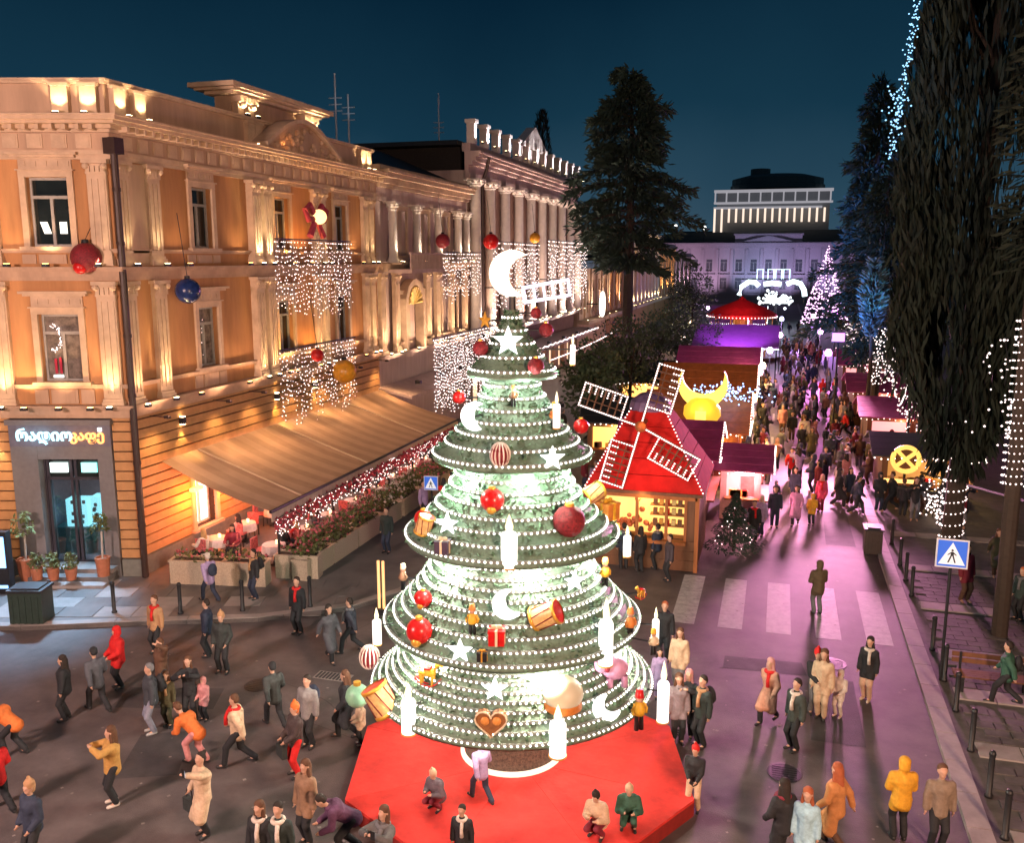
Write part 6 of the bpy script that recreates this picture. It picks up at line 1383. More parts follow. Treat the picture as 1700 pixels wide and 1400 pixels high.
# lanterns on posts, added as coloured fill light along the far market
for i,(x,y,z,c,l) in enumerate(((-1.2,52.5,3.2,(1,.55,.15),'added amber fill lantern after the teapot stall'),(-1.1,63.5,3.4,(1,.4,.5),'added pink fill lantern past the brown stall'),(-1.0,69,3.2,(1,.7,.4),'added warm fill lantern before the wide stall'),(-.6,79,3.4,(.7,.5,1),'added violet fill lantern before the purple canopy'),(.2,93,3.6,(1,.5,.8),'added pink fill lantern by the carousel'),(.3,112,4,(.6,.6,1),'added blue fill lantern beyond the carousel'),(3.6,70,4.2,(1,.35,.8),'added magenta fill lantern on the right kerb'),(3.7,88,4.4,(.8,.4,1),'added violet fill lantern on the right kerb'),(3.7,108,4.6,(1,.5,.7),'added pink fill lantern on the far right kerb'),(-9,90,3.4,(1,.7,.5),'added warm fill lantern under the far left trees'),(-10,108,3.6,(1,.6,.3),'added amber fill lantern before the gold-lit house'),(-10,135,4,(.8,.5,1),'added violet fill lantern at the far left end'))):
    t=thing('lantern',l,'lantern',(x,y,0)); b=MB(); b.tube([(0,0,0),(0,0,z)],.04,5); b.build('post',DARK,t,local=True); b=MB(); b.lathe([(0,z-.25),(.2,z-.2),(.26,z+.05),(.14,z+.28),(0,z+.3)],seg=10); b.build('lamp_glass',emit('fill_lantern_glow_%d'%i,c,6),t,True,local=True); point((x,y-.5,z+.05),260+y*5,c,.3,t)
# bench on the right pavement, wooden beam barriers by the tree
def bench(loc,rz,label):
    t=thing('bench',label,'bench',loc,rz)
    for i in range(4): b=MB(); b.box(-.95,.95,-.24+i*.125,-.135+i*.125,.42,.46); b.build('slat',WOODB,t,local=True)
    for x in (-.75,.75):
        for y in (-.2,.2): b=MB(); b.box(x-.04,x+.04,y-.03,y+.03,0,.42); b.build('leg',DARK,t,local=True)
    for i in range(2): b=MB(); b.box(-.95,.95,.26,.29,.62+i*.16,.74+i*.16); b.build('back_slat',WOODB,t,local=True)
    for x in (-.75,.75): b=MB(); b.box(x-.03,x+.03,.23,.26,.46,.92); b.build('back_post',DARK,t,local=True)
q=gz(1640,1150,.12); bench((q[0]+.1,q[1],.12),0,'dark slatted bench on the right pavement beside the bollards')
t=thing('light_tube_post','pair of upright amber light tubes left of the tree','lamp',tuple(gz(634,1020,0)))
for x in (-.08,.08): b=MB(); b.tube([(x,0,.2),(x,0,1.75)],.045,6); b.build('light_tube',emit('amber_tube_glow',(1,.45,.1),1.2),t,local=True)
b=MB(); b.cbox((0,0,.1),.4,.3,.2); b.build('base',DARK,t,local=True)
# assumed street lamps, unseen behind the camera, added to light the near square
def assumed_street_lamp(x,y,h,p,col,label,tgt):
    t=thing('assumed_street_lamp',label,'assumed street lamp',(x,y,0)); b=MB(); b.tube([(0,0,0),(0,0,h)],[.1,.06],8); b.build('post',DARK,t,local=True); b=MB(); b.lathe([(0,h+.1),(.3,h+.05),(.34,h-.1),(.1,h-.14)],seg=12); b.build('lamp_head',LAMPW,t,local=True)
    spot((x,y,h-.2),tgt,p,col,165,.3,1.0,t)
assumed_street_lamp(-18,1,12,19000,(1,.67,.58),'tall assumed street lamp, unseen on the near side of the square, left',(-12,17,0))  # assumed lamp outside the frame, added to light the left square
assumed_street_lamp(10,-1,11,25000,(1,.58,.38),'tall assumed street lamp, unseen on the near side of the square, right',(1.5,20,0))  # assumed off-frame lamp, added for warm light on road and people
# ------------------------------------------------------------------ people
def V3(*a): return np.array(a,float)
def ik(a,c,l1,l2,bend):
    a,c=np.array(a,float),np.array(c,float); d=c-a; L_=np.linalg.norm(d); mx_=(l1+l2)*.995
    if L_>mx_: c=a+d/L_*mx_; d=c-a; L_=mx_
    x=(l1*l1-l2*l2+L_*L_)/(2*L_); h=math.sqrt(max(l1*l1-x*x,0)); u=d/L_; b_=np.array(bend,float); b_=b_-u*(b_@u); b_/=np.linalg.norm(b_)+1e-9
    return a+u*x+b_*h,c
def caps_mesh(caps,voxel,smooth=3):
    """one continuous skin grown over a set of tapered capsules (voxel remesh), with the index of the nearest capsule per face"""
    b=MB()
    for p0,p1,r0,r1,_ in caps:
        p0,p1=np.array(p0,float),np.array(p1,float); d=p1-p0; L_=np.linalg.norm(d)
        if L_<1e-4: d=V3(0,0,1); L_=1e-4
        u=d/L_; P_=[];Rr=[]
        for a in (-90,-55,-20): P_.append(p0+u*r0*math.sin(R(a))); Rr.append(max(r0*math.cos(R(a)),.001))
        for a in (20,55,90): P_.append(p1+u*r1*math.sin(R(a))); Rr.append(max(r1*math.cos(R(a)),.001))
        b.tube(P_,Rr,10)
    me=bpy.data.meshes.new('tmp'); me.from_pydata(b.v,[],b.f); o=bpy.data.objects.new('tmp',me); COL.objects.link(o)
    m=o.modifiers.new('r','REMESH'); m.mode='VOXEL'; m.voxel_size=voxel
    s=o.modifiers.new('s','SMOOTH'); s.iterations=smooth; s.factor=.5
    dg=bpy.context.evaluated_depsgraph_get(); out=bpy.data.meshes.new_from_object(o.evaluated_get(dg)); bpy.data.objects.remove(o); bpy.data.meshes.remove(me)
    n=len(out.polygons); c=np.empty(n*3); out.polygons.foreach_get('center',c); c=c.reshape(-1,3); best=np.full(n,1e9); idx=np.zeros(n,int)
    for p0,p1,r0,r1,k in caps:
        p0,p1=np.array(p0,float),np.array(p1,float); d=p1-p0; t=np.clip(((c-p0)@d)/(d@d+1e-9),0,1); q=np.linalg.norm(c-(p0+t[:,None]*d),axis=1)-(r0+(r1-r0)*t); w=q<best; best[w]=q[w]; idx[w]=k
    out.polygons.foreach_set('material_index',idx.tolist()); out.polygons.foreach_set('use_smooth',[True]*n); out.update(); return out
TPL={}
def template(key,lh=(-.26,-.02,.82),rh=(.26,-.02,.82),lf=(-.10,0,0),rf=(.10,0,0),lean=0.0,pelvis=.92,coat='jacket',hair='short',headtilt=0.0,fem=False,fist=False,kneel=False,voxel=.016,puffy=0.0):
    """a figure facing -y, 1.72 m tall; hands and feet given in body space"""
    W_=.165 if fem else .19; hp=V3(0,0,pelvis); f=V3(0,-math.sin(lean),math.cos(lean)); ch=hp+f*.36; nk=hp+f*.55; hd=nk+V3(0,-math.sin(lean*.6+headtilt)*.16,math.cos(lean*.6+headtilt)*.16)+f*.02
    hu=V3(0,-math.sin(lean*.5+headtilt),math.cos(lean*.5+headtilt)); hf=V3(0,-math.cos(lean*.5+headtilt),-math.sin(lean*.5+headtilt))
    C=[(hp,hp+f*.12,.135,.125,0),(hp+f*.12,ch,.12,.15,0),(ch+V3(-.07,0,.05),ch+V3(.07,0,.05),.125,.125,0),(nk-f*.05,hd,.055,.055,0)]
    C+=[(hd+hu*.02,hd+hu*.075,.092,.095,0),(hd-hu*.05+hf*.03,hd+hu*.03+hf*.02,.062,.08,0),(hd+hf*.105+hu*.0,hd+hf*.09+hu*.05,.016,.012,0)]
    for s in (-1,1): C+=[(hd+V3(s*.092,0,0)+hu*.02,hd+V3(s*.094,0,0)+hu*.045,.016,.016,0),(hd+V3(s*.034,0,0)+hf*.088+hu*.042,hd+V3(s*.038,0,0)+hf*.086+hu*.046,.019,.018,1)]
    C+=[(hd+V3(-.026,0,0)+hf*.085-hu*.045,hd+V3(.026,0,0)+hf*.085-hu*.045,.013,.013,1)]
    arms=[];legs=[]
    for s,hand in ((-1,lh),(1,rh)):
        sh=nk+V3(s*W_,0,0)-f*.07; el,wr=ik(sh,hand,.285,.25,(s*.5,.8,-.3)); arms.append((sh,el,wr))
        C+=[(sh,el,.058,.047,0),(el,wr,.045,.032,0)]
        u=(wr-el)/np.linalg.norm(wr-el); pw=wr+u*.05; C.append((wr,pw,.030,.034,0)); side=np.cross(u,V3(s,0,.2)); side/=np.linalg.norm(side); nn=np.cross(u,side)
        for k,(off,ln) in enumerate(((-.026,.062),(-.009,.072),(.009,.068),(.026,.052))):
            a=pw+side*off+u*.02; m_=a+u*ln*.55+nn*.012*s; C+=[(a,m_,.0098,.0092,0),(m_,m_+u*ln*.4+nn*.022*s,.0092,.008,0)]
        C.append((wr+side*.028,wr+side*.05+u*.055,.012,.0095,0))
    for s,foot in ((-1,lf),(1,rf)):
        hj=hp+V3(s*.092,0,-.02); kn,an=ik(hj,V3(*foot)+V3(0,0,.085),.43,.43,(s*.08,-1,0)); legs.append((hj,kn,an)); C+=[(hj,kn,.088,.062,0),(kn,an,.060,.042,0),(an,an+V3(s*.02,-.14,-.045),.045,.036,0)]
    out={'body':caps_mesh(C,voxel)}
    g=1.16+puffy
    T=[(hp-f*.06,hp+f*.14,.165*g,.152*g,0),(hp+f*.14,ch,.15*g,.172*g,0),(ch+V3(-.08,0,.05),ch+V3(.08,0,.05),.142*g,.142*g,0),(nk-f*.05,nk-f*.0,.085,.08,1)]
    for sh,el,wr in arms: T+=[(sh,el,.082*g,.074*g,0),(el,wr-(wr-el)*.08,.072*g,.06*g,0)]
    if coat=='long':
        for hj,kn,an in legs: T+=[(hj,hj+(kn-hj)*1.05,.125,.145,0)]
        k0=(legs[0][1]+legs[1][1])/2; T+=[(hp,k0*.9+hp*.1,.14,.17,0),(legs[0][1]*.9+legs[0][0]*.1,legs[1][1]*.9+legs[1][0]*.1,.13,.13,0)]
    elif coat=='mid':
        for hj,kn,an in legs: T+=[(hj,hj+(kn-hj)*.45,.125,.125,0)]
        T+=[(hp,hp-V3(0,0,.1),.145,.15,0)]
    if hair=='hood': T+=[(hd+hu*.07-hf*.02,hd-hu*.03-hf*.03,.125,.12,1),(hd-hu*.06,nk,.1,.1,1)]
    me=caps_mesh(T,.022,2); out['coat']=me
    for p in me.polygons:
        c_=p.center
        if abs(c_.x)<.022 and p.normal.y<-.45 and hp[2]-.2<c_.z<nk[2]-.03: p.material_index=1
    P_=[]
    P_+=[(hp,hp-V3(0,0,.02),.145,.14,0)]
    for hj,kn,an in legs: P_+=[(hj,kn,.112,.09,0),(kn,an+V3(0,0,.03),.086,.076,0)]
    out['trousers']=caps_mesh(P_,.024,2); out['hd']=hd; out['f']=f
    S=[]
    for (hj,kn,an),s in zip(legs,(-1,1)): S+=[(an+V3(0,.03,-.035),an+V3(s*.02,-.16,-.045),.052,.044,0),(an,an+V3(0,0,.04),.052,.056,0)]
    out['shoes']=caps_mesh(S,.018,2)
    Hh=[]
    if hair in ('short','cap'): Hh=[(hd+hu*.085-hf*.02,hd+hu*.04-hf*.035,.106,.098,0)]
    elif hair=='long': Hh=[(hd+hu*.085-hf*.02,hd+hu*.03-hf*.035,.110,.104,0),(hd-hf*.05,nk-f*.2-hf*.09,.105,.075,0),(hd+V3(.075,0,0)-hf*.0,nk+V3(.11,0,-.1)-hf*.02,.04,.045,0),(hd+V3(-.075,0,0)-hf*.0,nk+V3(-.11,0,-.1)-hf*.02,.04,.045,0)]
    elif hair=='bun': Hh=[(hd+hu*.085-hf*.02,hd+hu*.03-hf*.035,.1,.095,0),(hd+hu*.14-hf*.09,hd+hu*.15-hf*.1,.045,.045,0)]
    elif hair=='hat': Hh=[(hd+hu*.10-hf*.01,hd+hu*.07-hf*.015,.108,.112,0),(hd+hu*.215,hd+hu*.225,.04,.04,0),(hd-hu*.0-hf*.045,hd-hu*.04-hf*.04,.08,.07,1)]
    elif hair=='hood': Hh=[(hd+hu*.06-hf*.01,hd+hu*.04-hf*.02,.098,.092,0)]
    out['hair']=caps_mesh(Hh,.018,2)
    out['hands']=[a[2] for a in arms]; out['nk']=nk; out['ch']=ch; out['hair_kind']=hair
    TPL[key]=out
template('stand')
template('stand_f',lh=(-.24,-.08,.84),rh=(.24,-.06,.86),lf=(-.08,.02,0),rf=(.09,-.05,0),coat='mid',hair='long',fem=True)
template('phone',lh=(-.14,-.36,1.42),rh=(.1,-.38,1.46),coat='jacket',hair='long',fem=True,headtilt=-.05)
template('phone_long',lh=(-.3,-.1,.95),rh=(.16,-.42,1.58),lf=(-.08,.03,0),rf=(.1,-.02,0),coat='long',hair='bun',fem=True)
template('walk',lh=(-.25,-.26,.92),rh=(.25,.18,.88),lf=(-.09,.34,.06),rf=(.09,-.32,0),pelvis=.875,lean=.07)
template('walk_long',lh=(-.25,.2,.9),rh=(.24,-.22,.92),lf=(-.09,-.24,0),rf=(.08,.26,.05),pelvis=.89,coat='long',hair='long',lean=.05,fem=True)
template('bag',lh=(-.08,-.3,1.04),rh=(.12,-.3,1.0),hair='hat',lf=(-.12,0,0),rf=(.12,-.02,0))
template('hood',lh=(-.16,-.27,1.0),rh=(.15,-.28,1.02),coat='mid',hair='hood',puffy=.12)
template('raise',lh=(-.26,.0,.85),rh=(.3,-.22,1.78),hair='short',lf=(-.12,.03,0),rf=(.12,-.03,0))
template('bend',lh=(-.16,-.62,.78),rh=(.14,-.62,.72),lf=(-.12,.16,0),rf=(.1,-.22,0),lean=.95,pelvis=.84,hair='short',headtilt=.1)
template('crouch',lh=(-.12,-.42,.62),rh=(.14,-.42,.6),lf=(-.14,-.08,0),rf=(.14,-.14,0),lean=.35,pelvis=.36,hair='hat',coat='jacket',puffy=.12)
template('hat_man',lh=(-.2,-.16,.94),rh=(.2,-.18,.95),hair='hat',lf=(-.13,0,0),rf=(.12,-.03,0))
template('sit',lh=(-.18,-.42,.78),rh=(.18,-.42,.78),lf=(-.12,-.46,0),rf=(.12,-.46,0),pelvis=.55,hair='long',lean=.08,voxel=.024)
def cmat(kind,c):
    nm='%s_%02d_%02d_%02d'%(kind,int(c[0]*99),int(c[1]*99),int(c[2]*99))
    return mat(nm,c,.8 if kind!='shoe' else .5,var=.22,scale=9,bump=.7 if kind=='cloth' else .4,bscale=13 if kind=='cloth' else 30)
BODYM=[SKIN,EYE]
def put(o,ms):
    for i,m in enumerate(ms):
        if i<len(o.material_slots): o.material_slots[i].link='OBJECT'; o.material_slots[i].material=m
for T in TPL.values():
    for k in ('body','coat','trousers','shoes','hair'):
        T[k].materials.clear()
        for _ in range(2): T[k].materials.append(SKIN)
def person(key,loc,rz,scale,coat,trousers,hair,label,coat2=None,hat2=None,shoe=(.02,.02,.022),extra=None,group=None):
    T=TPL[key]; o=bpy.data.objects.new('person',T['body']); COL.objects.link(o); put(o,BODYM)
    o['label']=label; o['category']='person'
    if group: o['group']=group
    for k,nm,ms in (('coat','coat',[cmat('cloth',coat),cmat('cloth',coat2 or tuple(x*.45+.006 for x in coat))]),('trousers','trousers',[cmat('cloth',trousers)]*2),('shoes','shoes',[cmat('shoe',shoe)]*2),('hair','hat' if T['hair_kind']=='hat' else 'hair',[cmat('hair',hair),cmat('hair',hat2 or (.03,.018,.012))])):
        c=bpy.data.objects.new(nm,T[k]); COL.objects.link(c); c.parent=o; put(c,ms)
    o.location=tuple(loc); o.rotation_euler=(0,0,rz); scale*=.93; o.scale=(scale,scale,scale)
    OFF[o.name]=np.zeros(3); return o
def scarf(o,key,c):
    T=TPL[key]; n=T['nk']; b=MB(); q=[tuple(n+V3(.105*math.cos(2*PI*i/14),.105*math.sin(2*PI*i/14)-.01,.0)) for i in range(15)]; b.tube(q,.045,7,False)
    b.tube([tuple(n+V3(.05,-.13,-.02)),tuple(n+V3(.06,-.2,-.18)),tuple(n+V3(.07,-.2,-.36))],[.045,.04,.05],6)
    b.build('scarf',cmat('cloth',c),o,True,local=True)
def pack(o,key,c):
    T=TPL[key]; n=T['ch']+V3(0,.24,-.02); b=MB(); b.ball(tuple(n),.2,12,8,(.85,.55,1.15)); b.ball(tuple(n+V3(0,.09,-.1)),.12,10,6,(.9,.5,.8)); b.build('backpack',cmat('cloth',c),o,True,local=True)
def hold(o,key,hand,what):
    """a small thing in a person's hand"""
    T=TPL[key]; p=np.array(T['hands'][hand]); M=Matrix.Translation(o.location)@Matrix.Rotation(o.rotation_euler.z,4,'Z')@Matrix.Scale(o.scale[0],4)
    q=M@Vector(p+V3(0,-.07,.06) if what=='phone' else p+V3(0,-.02,-.1)); 
    if what=='phone':
        t=thing('phone','lit phone held up by the '+' '.join(o['label'].split()[1:8]),'phone',tuple(q),o.rotation_euler.z); b=MB(); b.box(-.045,.045,0,.012,-.08,.08); b.build('case',BLACKM,t,local=True); b=MB(); b.box(-.04,.04,.012,.016,-.075,.075); b.build('screen',emit('phone_screen',(.6,.75,1),2.5),t,local=True)
    else:
        t=thing('handbag','dark handbag carried by the '+' '.join(o['label'].split()[1:8]),'bag',tuple(q),o.rotation_euler.z); b=MB(); b.box(-.16,.16,-.06,.06,-.36,-.1); b.build('body',cmat('cloth',(.03,.025,.025)),t,local=True); b=MB(); b.tube([(-.1,0,-.1),(-.08,0,.08),(.08,0,.08),(.1,0,-.1)],.012,5); b.build('strap',BLACKM,t,local=True)
BLK=(.016,.017,.02); NAVY=(.022,.03,.055); GRY=(.14,.14,.15); CRM=(.50,.36,.24); MUS=(.40,.22,.06); REDC=(.50,.012,.012); PNK=(.52,.22,.22); BRN=(.10,.05,.03); OLV=(.08,.07,.035); JEAN=(.20,.21,.27); ORGC=(.55,.14,.03); WHT=(.55,.48,.42); GRN=(.03,.09,.06); LIL=(.32,.24,.42); BURG=(.16,.015,.03); YELC=(.55,.28,.02); TANC=(.36,.20,.10); TEAL=(.05,.16,.2); LBL=(.3,.5,.6)
HB=(.02,.013,.01); HBR=(.09,.04,.02); HBL=(.40,.24,.10); HRED=(.3,.08,.03)
FACE0=0.0      # facing -y, towards the camera side
# key, px,py (feet), base z, heading, scale, coat, trousers, hair, label, kw
PP=[
('hood',200,1142,0,2.6,1.0,REDC,BLK,REDC,'person in a bright red hooded long coat walking below the café',dict(coat2=REDC)),
('stand_f',112,1195,0,2.2,.98,BLK,BLK,HB,'person in a long black coat, left one of the dark couple by the bin',{}),
('walk',165,1182,0,1.2,1.02,(.07,.075,.09),BLK,BLK,'person in dark grey jacket striding beside the dark coated woman by the bin',{}),
('stand',262,1085,0,3.0,1.02,TANC,BLK,HBR,'person with brown hair and tan jacket standing behind the group at the kerb',{}),
('raise',272,1165,0,2.7,1.0,BRN,BLK,HBR,'person in brown jacket with one arm raised in the left group',{}),
('stand',255,1217,0,2.4,1.03,(.04,.045,.055),JEAN,GRY,'person in dark jacket and pale jeans at the front of the left group',dict(shoe=(.3,.3,.3))),
('stand_f',281,1205,0,3.3,.82,OLV,OLV,HBR,'teenager in olive clothes just behind the pale jeans',{}),
('phone',318,1197,0,3.5,.98,BLK,BLK,HBR,'slim woman in black beside the child in pink',{}),
('hood',341,1196,0,3.0,.66,PNK,BLK,PNK,'small child in a pink puffy coat in the left group',dict(coat2=PNK)),
('hat_man',372,1117,0,3.3,1.02,(.025,.03,.03),BLK,TANC,'person in black with a broad tan fur hat before the terrace',{}),
('stand',347,1090,0,2.0,1.0,NAVY,BLK,HB,'person in navy, half hidden left of the tan fur hat',{}),
('stand',496,1052,0,3.0,1.04,(.016,.018,.02),BLK,HB,'man in a black coat standing alone at the kerb before the terrace',{}),
('walk',398,1272,0,1.9,1.03,CRM,BLK,HBR,'person in an open cream jacket walking in the middle left',dict(coat2=BRN)),
('bag',494,1288,0,2.5,1.0,(.05,.035,.035),REDC,ORGC,'person with red hat and red trousers clutching a dark bag',dict(hat2=BRN)),
('stand',514,1240,0,3.0,1.03,(.20,.19,.19),BLK,HB,'person in a grey jacket behind the red trousers',{}),
('walk',458,1208,0,1.0,1.0,(.035,.04,.04),BLK,BLK,'dark clothed person walking left of the grey jacket',{}),
('phone',192,1336,0,2.4,1.02,MUS,BLK,HBR,'woman in mustard jacket and black trousers lifting both hands to her face',dict(shoe=(.5,.45,.4))),
('bend',330,1268,0,1.4,.98,ORGC,PNK,HBR,'person in orange bending forward behind the beige coat',{}),
('phone_long',341,1386,0,2.75,1.02,CRM,BLK,HB,'woman in a long beige coat holding up a phone at the bottom left',{}),
('walk_long',578,1226,0,2.0,1.02,(.03,.03,.035),BLK,HBR,'tall person in a long dark coat at the left rim of the tree',{}),
('hood',600,1236,0,2.2,.66,CRM,BLK,PNK,'small child in pale pink coat and pink hat at the platform edge',dict(shoe=(.6,.55,.5),coat2=PNK)),
('bend',28,1255,0,1.7,1.0,ORGC,BLK,HB,'person in an orange jacket leaning at the left picture edge',{}),
('walk',2,1350,0,1.3,1.0,REDC,BLK,HB,'person in red cut by the left picture edge',{}),
('hat_man',62,1440,0,2.9,1.03,NAVY,BLK,TANC,'person in navy with a tan hat at the bottom left corner',{}),
('stand_f',512,1400,0,2.9,1.02,(.22,.13,.08),BLK,HBR,'woman in a brown fur coat at the bottom, left of the platform',{}),
('stand_f',437,1475,0,3.1,1.0,BLK,BLK,HBR,'brown haired person in black at the bottom edge, left one of two',{}),
('stand',468,1478,0,3.2,1.0,(.02,.03,.028),BLK,HB,'black haired person at the bottom edge beside the fur coat',{}),
('phone',640,1485,0,2.9,1.0,(.10,.10,.10),BLK,HBR,'person in dark grey taking a photo at the bottom edge before the platform',{}),
('bend',585,1420,0,2.2,1.0,(.10,.04,.09),BLK,HB,'person in plum leaning on the left edge of the red platform',{}),
('crouch',729,1340,PZ,2.8,.78,(.10,.08,.10),BURG,CRM,'child in a patterned dark suit and cream hat crouching on the red carpet',dict(hat2=CRM)),
('walk',800,1332,PZ,.9,.82,LIL,NAVY,PNK,'child in a lilac jacket hurrying past the tree trunk',{}),
('stand',768,1450,0,3.1,.8,BLK,BLK,HB,'dark haired child at the bottom edge before the platform',{}),
('crouch',995,1385,PZ,2.9,.86,CRM,BURG,HB,'person in peach and burgundy crouching on the right of the red carpet',dict(coat2=BURG,hat2=HB)),
('crouch',1043,1372,PZ,3.3,.86,GRN,GRN,CRM,'child in green with a cream hat crouching beside the peach jacket',dict(hat2=GRN)),
('bag',1151,1345,0,3.0,.84,BLK,CRM,REDC,'child with a red and white hat and black jacket by the platform edge',dict(hat2=WHT)),
('stand_f',1124,1232,0,3.4,1.0,(.22,.18,.20),BLK,HBR,'woman in grey fur jacket right of the tree',{}),
('stand',1163,1240,0,2.4,1.03,(.02,.022,.03),BLK,HB,'man in a black coat beside the grey fur jacket',{}),
('phone',1140,1225,0,3.0,1.0,BLK,BLK,PNK,'person in black with face lit, between the grey fur and the black coat',{}),
('stand',1101,1098,0,3.1,1.03,BLK,BLK,HRED,'person in a black jacket at the right rim of the tree',{}),
('stand_f',1126,1145,0,3.0,1.0,CRM,GRY,HBR,'person in a pale beige top right of the tree, before the pink paving',{}),
('stand_f',1093,1160,0,3.4,.8,LIL,LIL,HB,'child in lilac at the right side of the tree',{}),
('walk_long',1275,1200,0,2.6,1.0,(.52,.26,.18),BLK,(.5,.25,.24),'woman with pink hair and a peach coat on the pink paving',{}),
('stand',1317,1246,0,2.3,1.03,(.035,.045,.04),BLK,HB,'man in a dark green jacket in front of the peach coat',{}),
('stand_f',1362,1192,0,2.9,1.05,CRM,CRM,HBR,'person in a long cream outfit in the right group',{}),
('bag',1352,1185,0,3.4,1.0,BLK,GRY,REDC,'person in black with a red hat behind the cream outfit',{}),
('hood',1391,1190,0,2.6,.72,WHT,WHT,WHT,'child in a white snowsuit in the right group',dict(shoe=(.5,.4,.35))),
('stand_f',1438,1162,0,2.7,1.0,BLK,(.52,.34,.24),HB,'person in a black jacket and pale peach trousers at the right',dict(shoe=(.5,.4,.3))),
('hood',1356,1020,0,.4,1.05,(.10,.07,.04),GRY,BRN,'person in an olive brown hooded jacket alone on the crossing',dict(coat2=(.08,.05,.03))),
('walk_long',1296,1440,0,.6,1.06,(.018,.02,.02),BLK,HB,'large dark figure in a black coat at the bottom right',{}),
('stand_f',1333,1450,0,2.9,1.0,LBL,BLK,HRED,'red haired person in pale blue at the bottom edge',{}),
('walk_long',1383,1410,0,1.0,1.06,(.42,.18,.06),BRN,HRED,'long haired woman in a camel orange coat at the bottom right',{}),
('hood',1491,1395,0,.2,1.03,YELC,BLK,HB,'person in a bright yellow puffer jacket seen from behind at the bottom right',dict(coat2=YELC)),
('stand',1553,1410,0,3.3,1.03,(.20,.15,.11),BLK,HBR,'person in a beige striped sweater by the right kerb at the bottom',dict(coat2=BLK)),
('walk',1668,1170,.1,1.3,1.0,GRN,BLK,HB,'person in dark green on the right pavement by the bench',{}),
('stand',1690,1030,.1,2.2,1.0,(.03,.05,.045),BLK,ORGC,'person with an orange hood at the right picture edge',{}),
('stand',643,918,KZ,3.0,1.04,(.02,.025,.03),NAVY,HB,'man in dark clothes standing between the planters and the tree',{}),
('stand',1285,876,0,3.2,1.05,(.025,.03,.05),NAVY,HB,'man in navy standing at the edge of the market crowd',{}),
('walk_long',1320,872,0,3.0,1.04,(.58,.26,.46),BLK,HB,'woman in a pale pink long coat at the front of the market crowd',{}),
('hood',1347,872,0,2.8,.8,YELC,BLK,HB,'child in a yellow jacket beside the pale pink coat',{}),
('stand_f',1362,850,0,2.8,1.0,(.5,.05,.12),BURG,PNK,'person in crimson behind the yellow jacket',{}),
('walk',1313,800,0,3.1,1.05,REDC,BLK,HB,'person in bright red in the front of the market crowd',{}),
('stand',1368,800,0,3.1,1.05,NAVY,BLK,HB,'person in navy right of the bright red jacket in the market crowd',{}),
('stand_f',1270,780,0,3.1,1.04,(.5,.32,.36),BLK,HB,'person in pale pink by the pink counter stall',{}),
('stand',1250,900,0,3.1,1.0,BLK,BLK,HB,'person in black beside the small decorated fir',{}),
('stand_f',1262,890,0,2.8,1.0,LIL,NAVY,WHT,'person in lilac beside the small decorated fir',{}),
('stand',424,995,KZ,2.6,1.0,BLK,NAVY,HB,'person in black standing among the terrace planters',{}),
('walk',585,1085,0,1.8,1.0,(.03,.035,.05),BLK,HB,'dark person left of the amber light tubes',{}),
('walk_long',548,1098,0,4.2,1.0,(.07,.07,.08),BLK,HB,'person in a charcoal coat walking before the terrace, left of the dark person',{}),
('walk',350,1000,KZ,1.2,1.0,LIL,NAVY,WHT,'pale lilac jacket passing in front of the terrace planters',{}),
('stand',1090,945,0,1.0,1.0,NAVY,BLK,HB,'dark person at the serving window of the windmill hut, right one',{}),
('stand_f',1062,950,0,0.6,1.0,BLK,BLK,HB,'dark person at the serving window of the windmill hut, left one',{}),
('stand',1110,965,0,2.0,1.0,(.05,.04,.05),BLK,HB,'person in dark brown waiting by the corner of the windmill hut',{}),
('stand',1035,945,0,.3,1.02,(.02,.03,.05),BLK,HB,'person in dark blue waiting nearest the tree at the windmill hut',{}),
]
def hash_(s): return sum((i+1)*ord(c) for i,c in enumerate(s))
for key,px,py,z0,rz,sc,ct,tr_,hr,lab,kw in PP:
    if key in('bend',) : pass
    q=gz(px,py,z0)
    if math.hypot(q[0]-TX,q[1]-TY)<1.3: pass
    o=person(key,(q[0],q[1],z0),rz+PI if False else rz-PI+(.0),sc,ct,tr_,hr,lab,**kw)
    if key=='phone_long': hold(o,key,1,'phone')
    hsh=abs(hash_(lab))%10
    if z0<.3 and key in('stand','stand_f','walk','walk_long','phone','raise') and hsh<5: scarf(o,key,[REDC,WHT,GRY,BURG,TANC][hsh])
    if key in('walk','stand') and hsh in(4,6,7): pack(o,key,[NAVY,BLK,OLV][hsh%3])
    if lab.startswith('person in dark grey taking') or lab.startswith('slim woman in black'): hold(o,key,1,'phone')
    if key=='bag' and 'clutching' in lab: hold(o,key,0,'bag')
    if key=='phone_long': hold(o,key,0,'bag')
# balloon-like green ball carried on the right pavement is a toy held by a child
# diners at the terrace
DC=[(BURG,'burgundy'),(WHT,'white'),(BLK,'black'),(PNK,'pink'),(GRY,'grey'),(REDC,'red'),(NAVY,'navy')]
used={}
for i,(x,y,a) in enumerate(seats):
    if i%3==2: continue
    c,nm=DC[i%7]; o=person('sit',(x,y,KZ-.08),a-PI/2+PI,1.0,c,BLK,rnd.choice((HB,HBR,HBL)),'diner in '+nm+' at the '+['nearest','second','third','fourth','fifth','sixth','seventh','farthest'][(i//2)%8]+(' wall' if i<16 else ' outer')+' row table under the awning',group='diners on the café terrace')
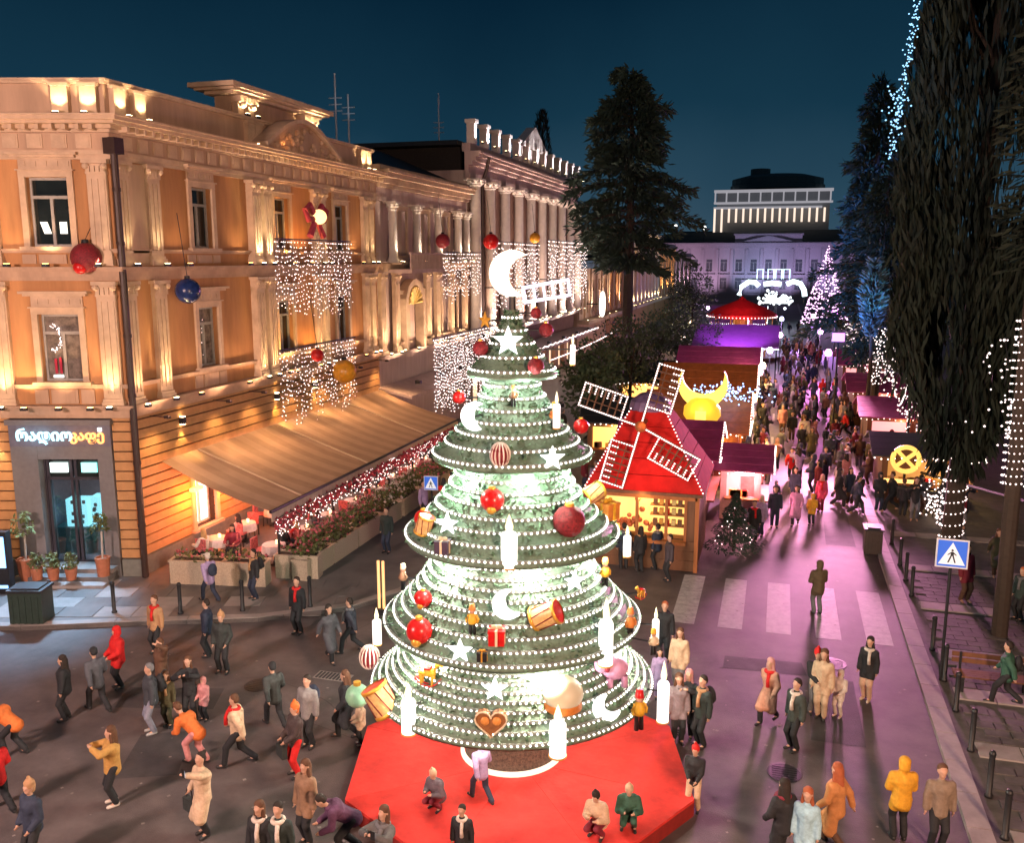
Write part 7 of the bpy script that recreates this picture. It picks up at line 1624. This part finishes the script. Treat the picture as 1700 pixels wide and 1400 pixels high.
# ------------------------------------------------------------------ the crowd down the street
CT=[]
for key in ('stand','walk','stand_f','walk_long','hood','phone'):
    T=TPL[key]; ms=[]
    b=None; vs=[];fs=[];mi=[]
    caps=None
    # join the figure's pieces into one low mesh
    for k,slot in (('body',0),('coat',1),('trousers',2),('hair',3)):
        me=T[k]; o=bpy.data.objects.new('tmp',me); COL.objects.link(o); m=o.modifiers.new('d','DECIMATE'); m.ratio=.09 if k=='body' else .14
        dg=bpy.context.evaluated_depsgraph_get(); e=o.evaluated_get(dg).to_mesh(); n=len(vs); vs+=[tuple(v.co) for v in e.vertices]; fs+=[tuple(n+i for i in p.vertices) for p in e.polygons]; mi+=[slot]*len(e.polygons); o.evaluated_get(dg).to_mesh_clear(); bpy.data.objects.remove(o)
    me=bpy.data.meshes.new('crowd_figure'); me.from_pydata(vs,[],fs); me.polygons.foreach_set('material_index',mi); me.polygons.foreach_set('use_smooth',[True]*len(fs))
    for m in (SKIN,SKIN,SKIN,SKIN): me.materials.append(m)
    me.update(); CT.append(me)
CC=[(BLK,'black'),(NAVY,'navy'),(BRN,'brown'),(GRY,'grey'),(BURG,'burgundy'),(REDC,'red'),(PNK,'pink'),(CRM,'cream'),(OLV,'olive'),(TANC,'tan'),(LIL,'lilac'),(WHT,'white')]; CW=[12,9,3,4,3,1.5,1.5,1,2,1,1.5,1]
blocks=[(-8.5,-1.0,30,60),]
def crowd(x0,x1,y0,y1,n,where):
    k=0; tries=0; HN={HB:'dark hair',HBR:'brown hair',BLK:'black hat',GRY:'grey hat'}; TN={BLK:'black',NAVY:'navy',GRY:'grey',BRN:'brown'}
    while k<n and tries<n*30:
        tries+=1; x=x0+(x1-x0)*rnd.random(); y=y0+(y1-y0)*rnd.random()
        if any((x-a)**2+(y-c)**2<.30 for a,c in pos): continue
        pos.append((x,y)); c,nm=rnd.choices(CC,CW)[0]; o=bpy.data.objects.new('person',CT[rnd.randrange(6)]); COL.objects.link(o)
        tq=rnd.choice((BLK,NAVY,BLK,GRY,BRN)); hq=rnd.choice((HB,HB,HBR,BLK,GRY,c)); put(o,[SKIN,cmat('cloth',c),cmat('cloth',tq),cmat('hair',hq)])
        s=.92+.16*rnd.random(); s*=.68 if rnd.random()<.1 else 1; o.scale=(s,s,s); o.location=(x,y,.0 if x<4 else .1); o.rotation_euler=(0,0,rnd.random()*6.28)
        o['category']='person'; o['group']=where; fx=(x-x0)/(x1-x0); fy=(y-y0)/(y1-y0); o['label']='person in '+nm+' over '+TN[tq]+', '+HN.get(hq,nm+' hood')+', '+('left' if fx<.33 else 'right' if fx>.67 else 'middle')+' of '+('front' if fy<.25 else 'second' if fy<.5 else 'third' if fy<.75 else 'back')+' rows, '+where; k+=1
pos=[]
crowd(-.9,4.7,40,55,38,'crowd beside the teapot stall')
crowd(-1.3,4.7,55,78,64,'crowd before the purple canopy')
crowd(.3,4.6,78,115,46,'crowd beside the purple canopy')
crowd(-7,3.8,126,155,26,'crowd under the light arch')
crowd(4.8,8.2,39,42,8,'people at the orange booth')
crowd(4.8,7.5,47.5,52,10,'people between the right booths')
crowd(4.8,7.5,58,62,8,'people at the third booth')
crowd(-8.6,-6.6,36,46,10,'people behind the market row')
crowd(-14.5,-11.8,31,58,16,'passers-by along the planters')
crowd(5.2,9.5,26,34,4,'strollers by the sign')

STUFFN={'led_strip','bulbs','trunk_lights','sail_lights','eave_lights','hip_lights','edge_lights','marquee_bulbs','light_wreath','foliage','modillions'}
for o in bpy.data.objects:
    if o.parent is not None and o.name.split('.')[0] in STUFFN: o['kind']='stuff'
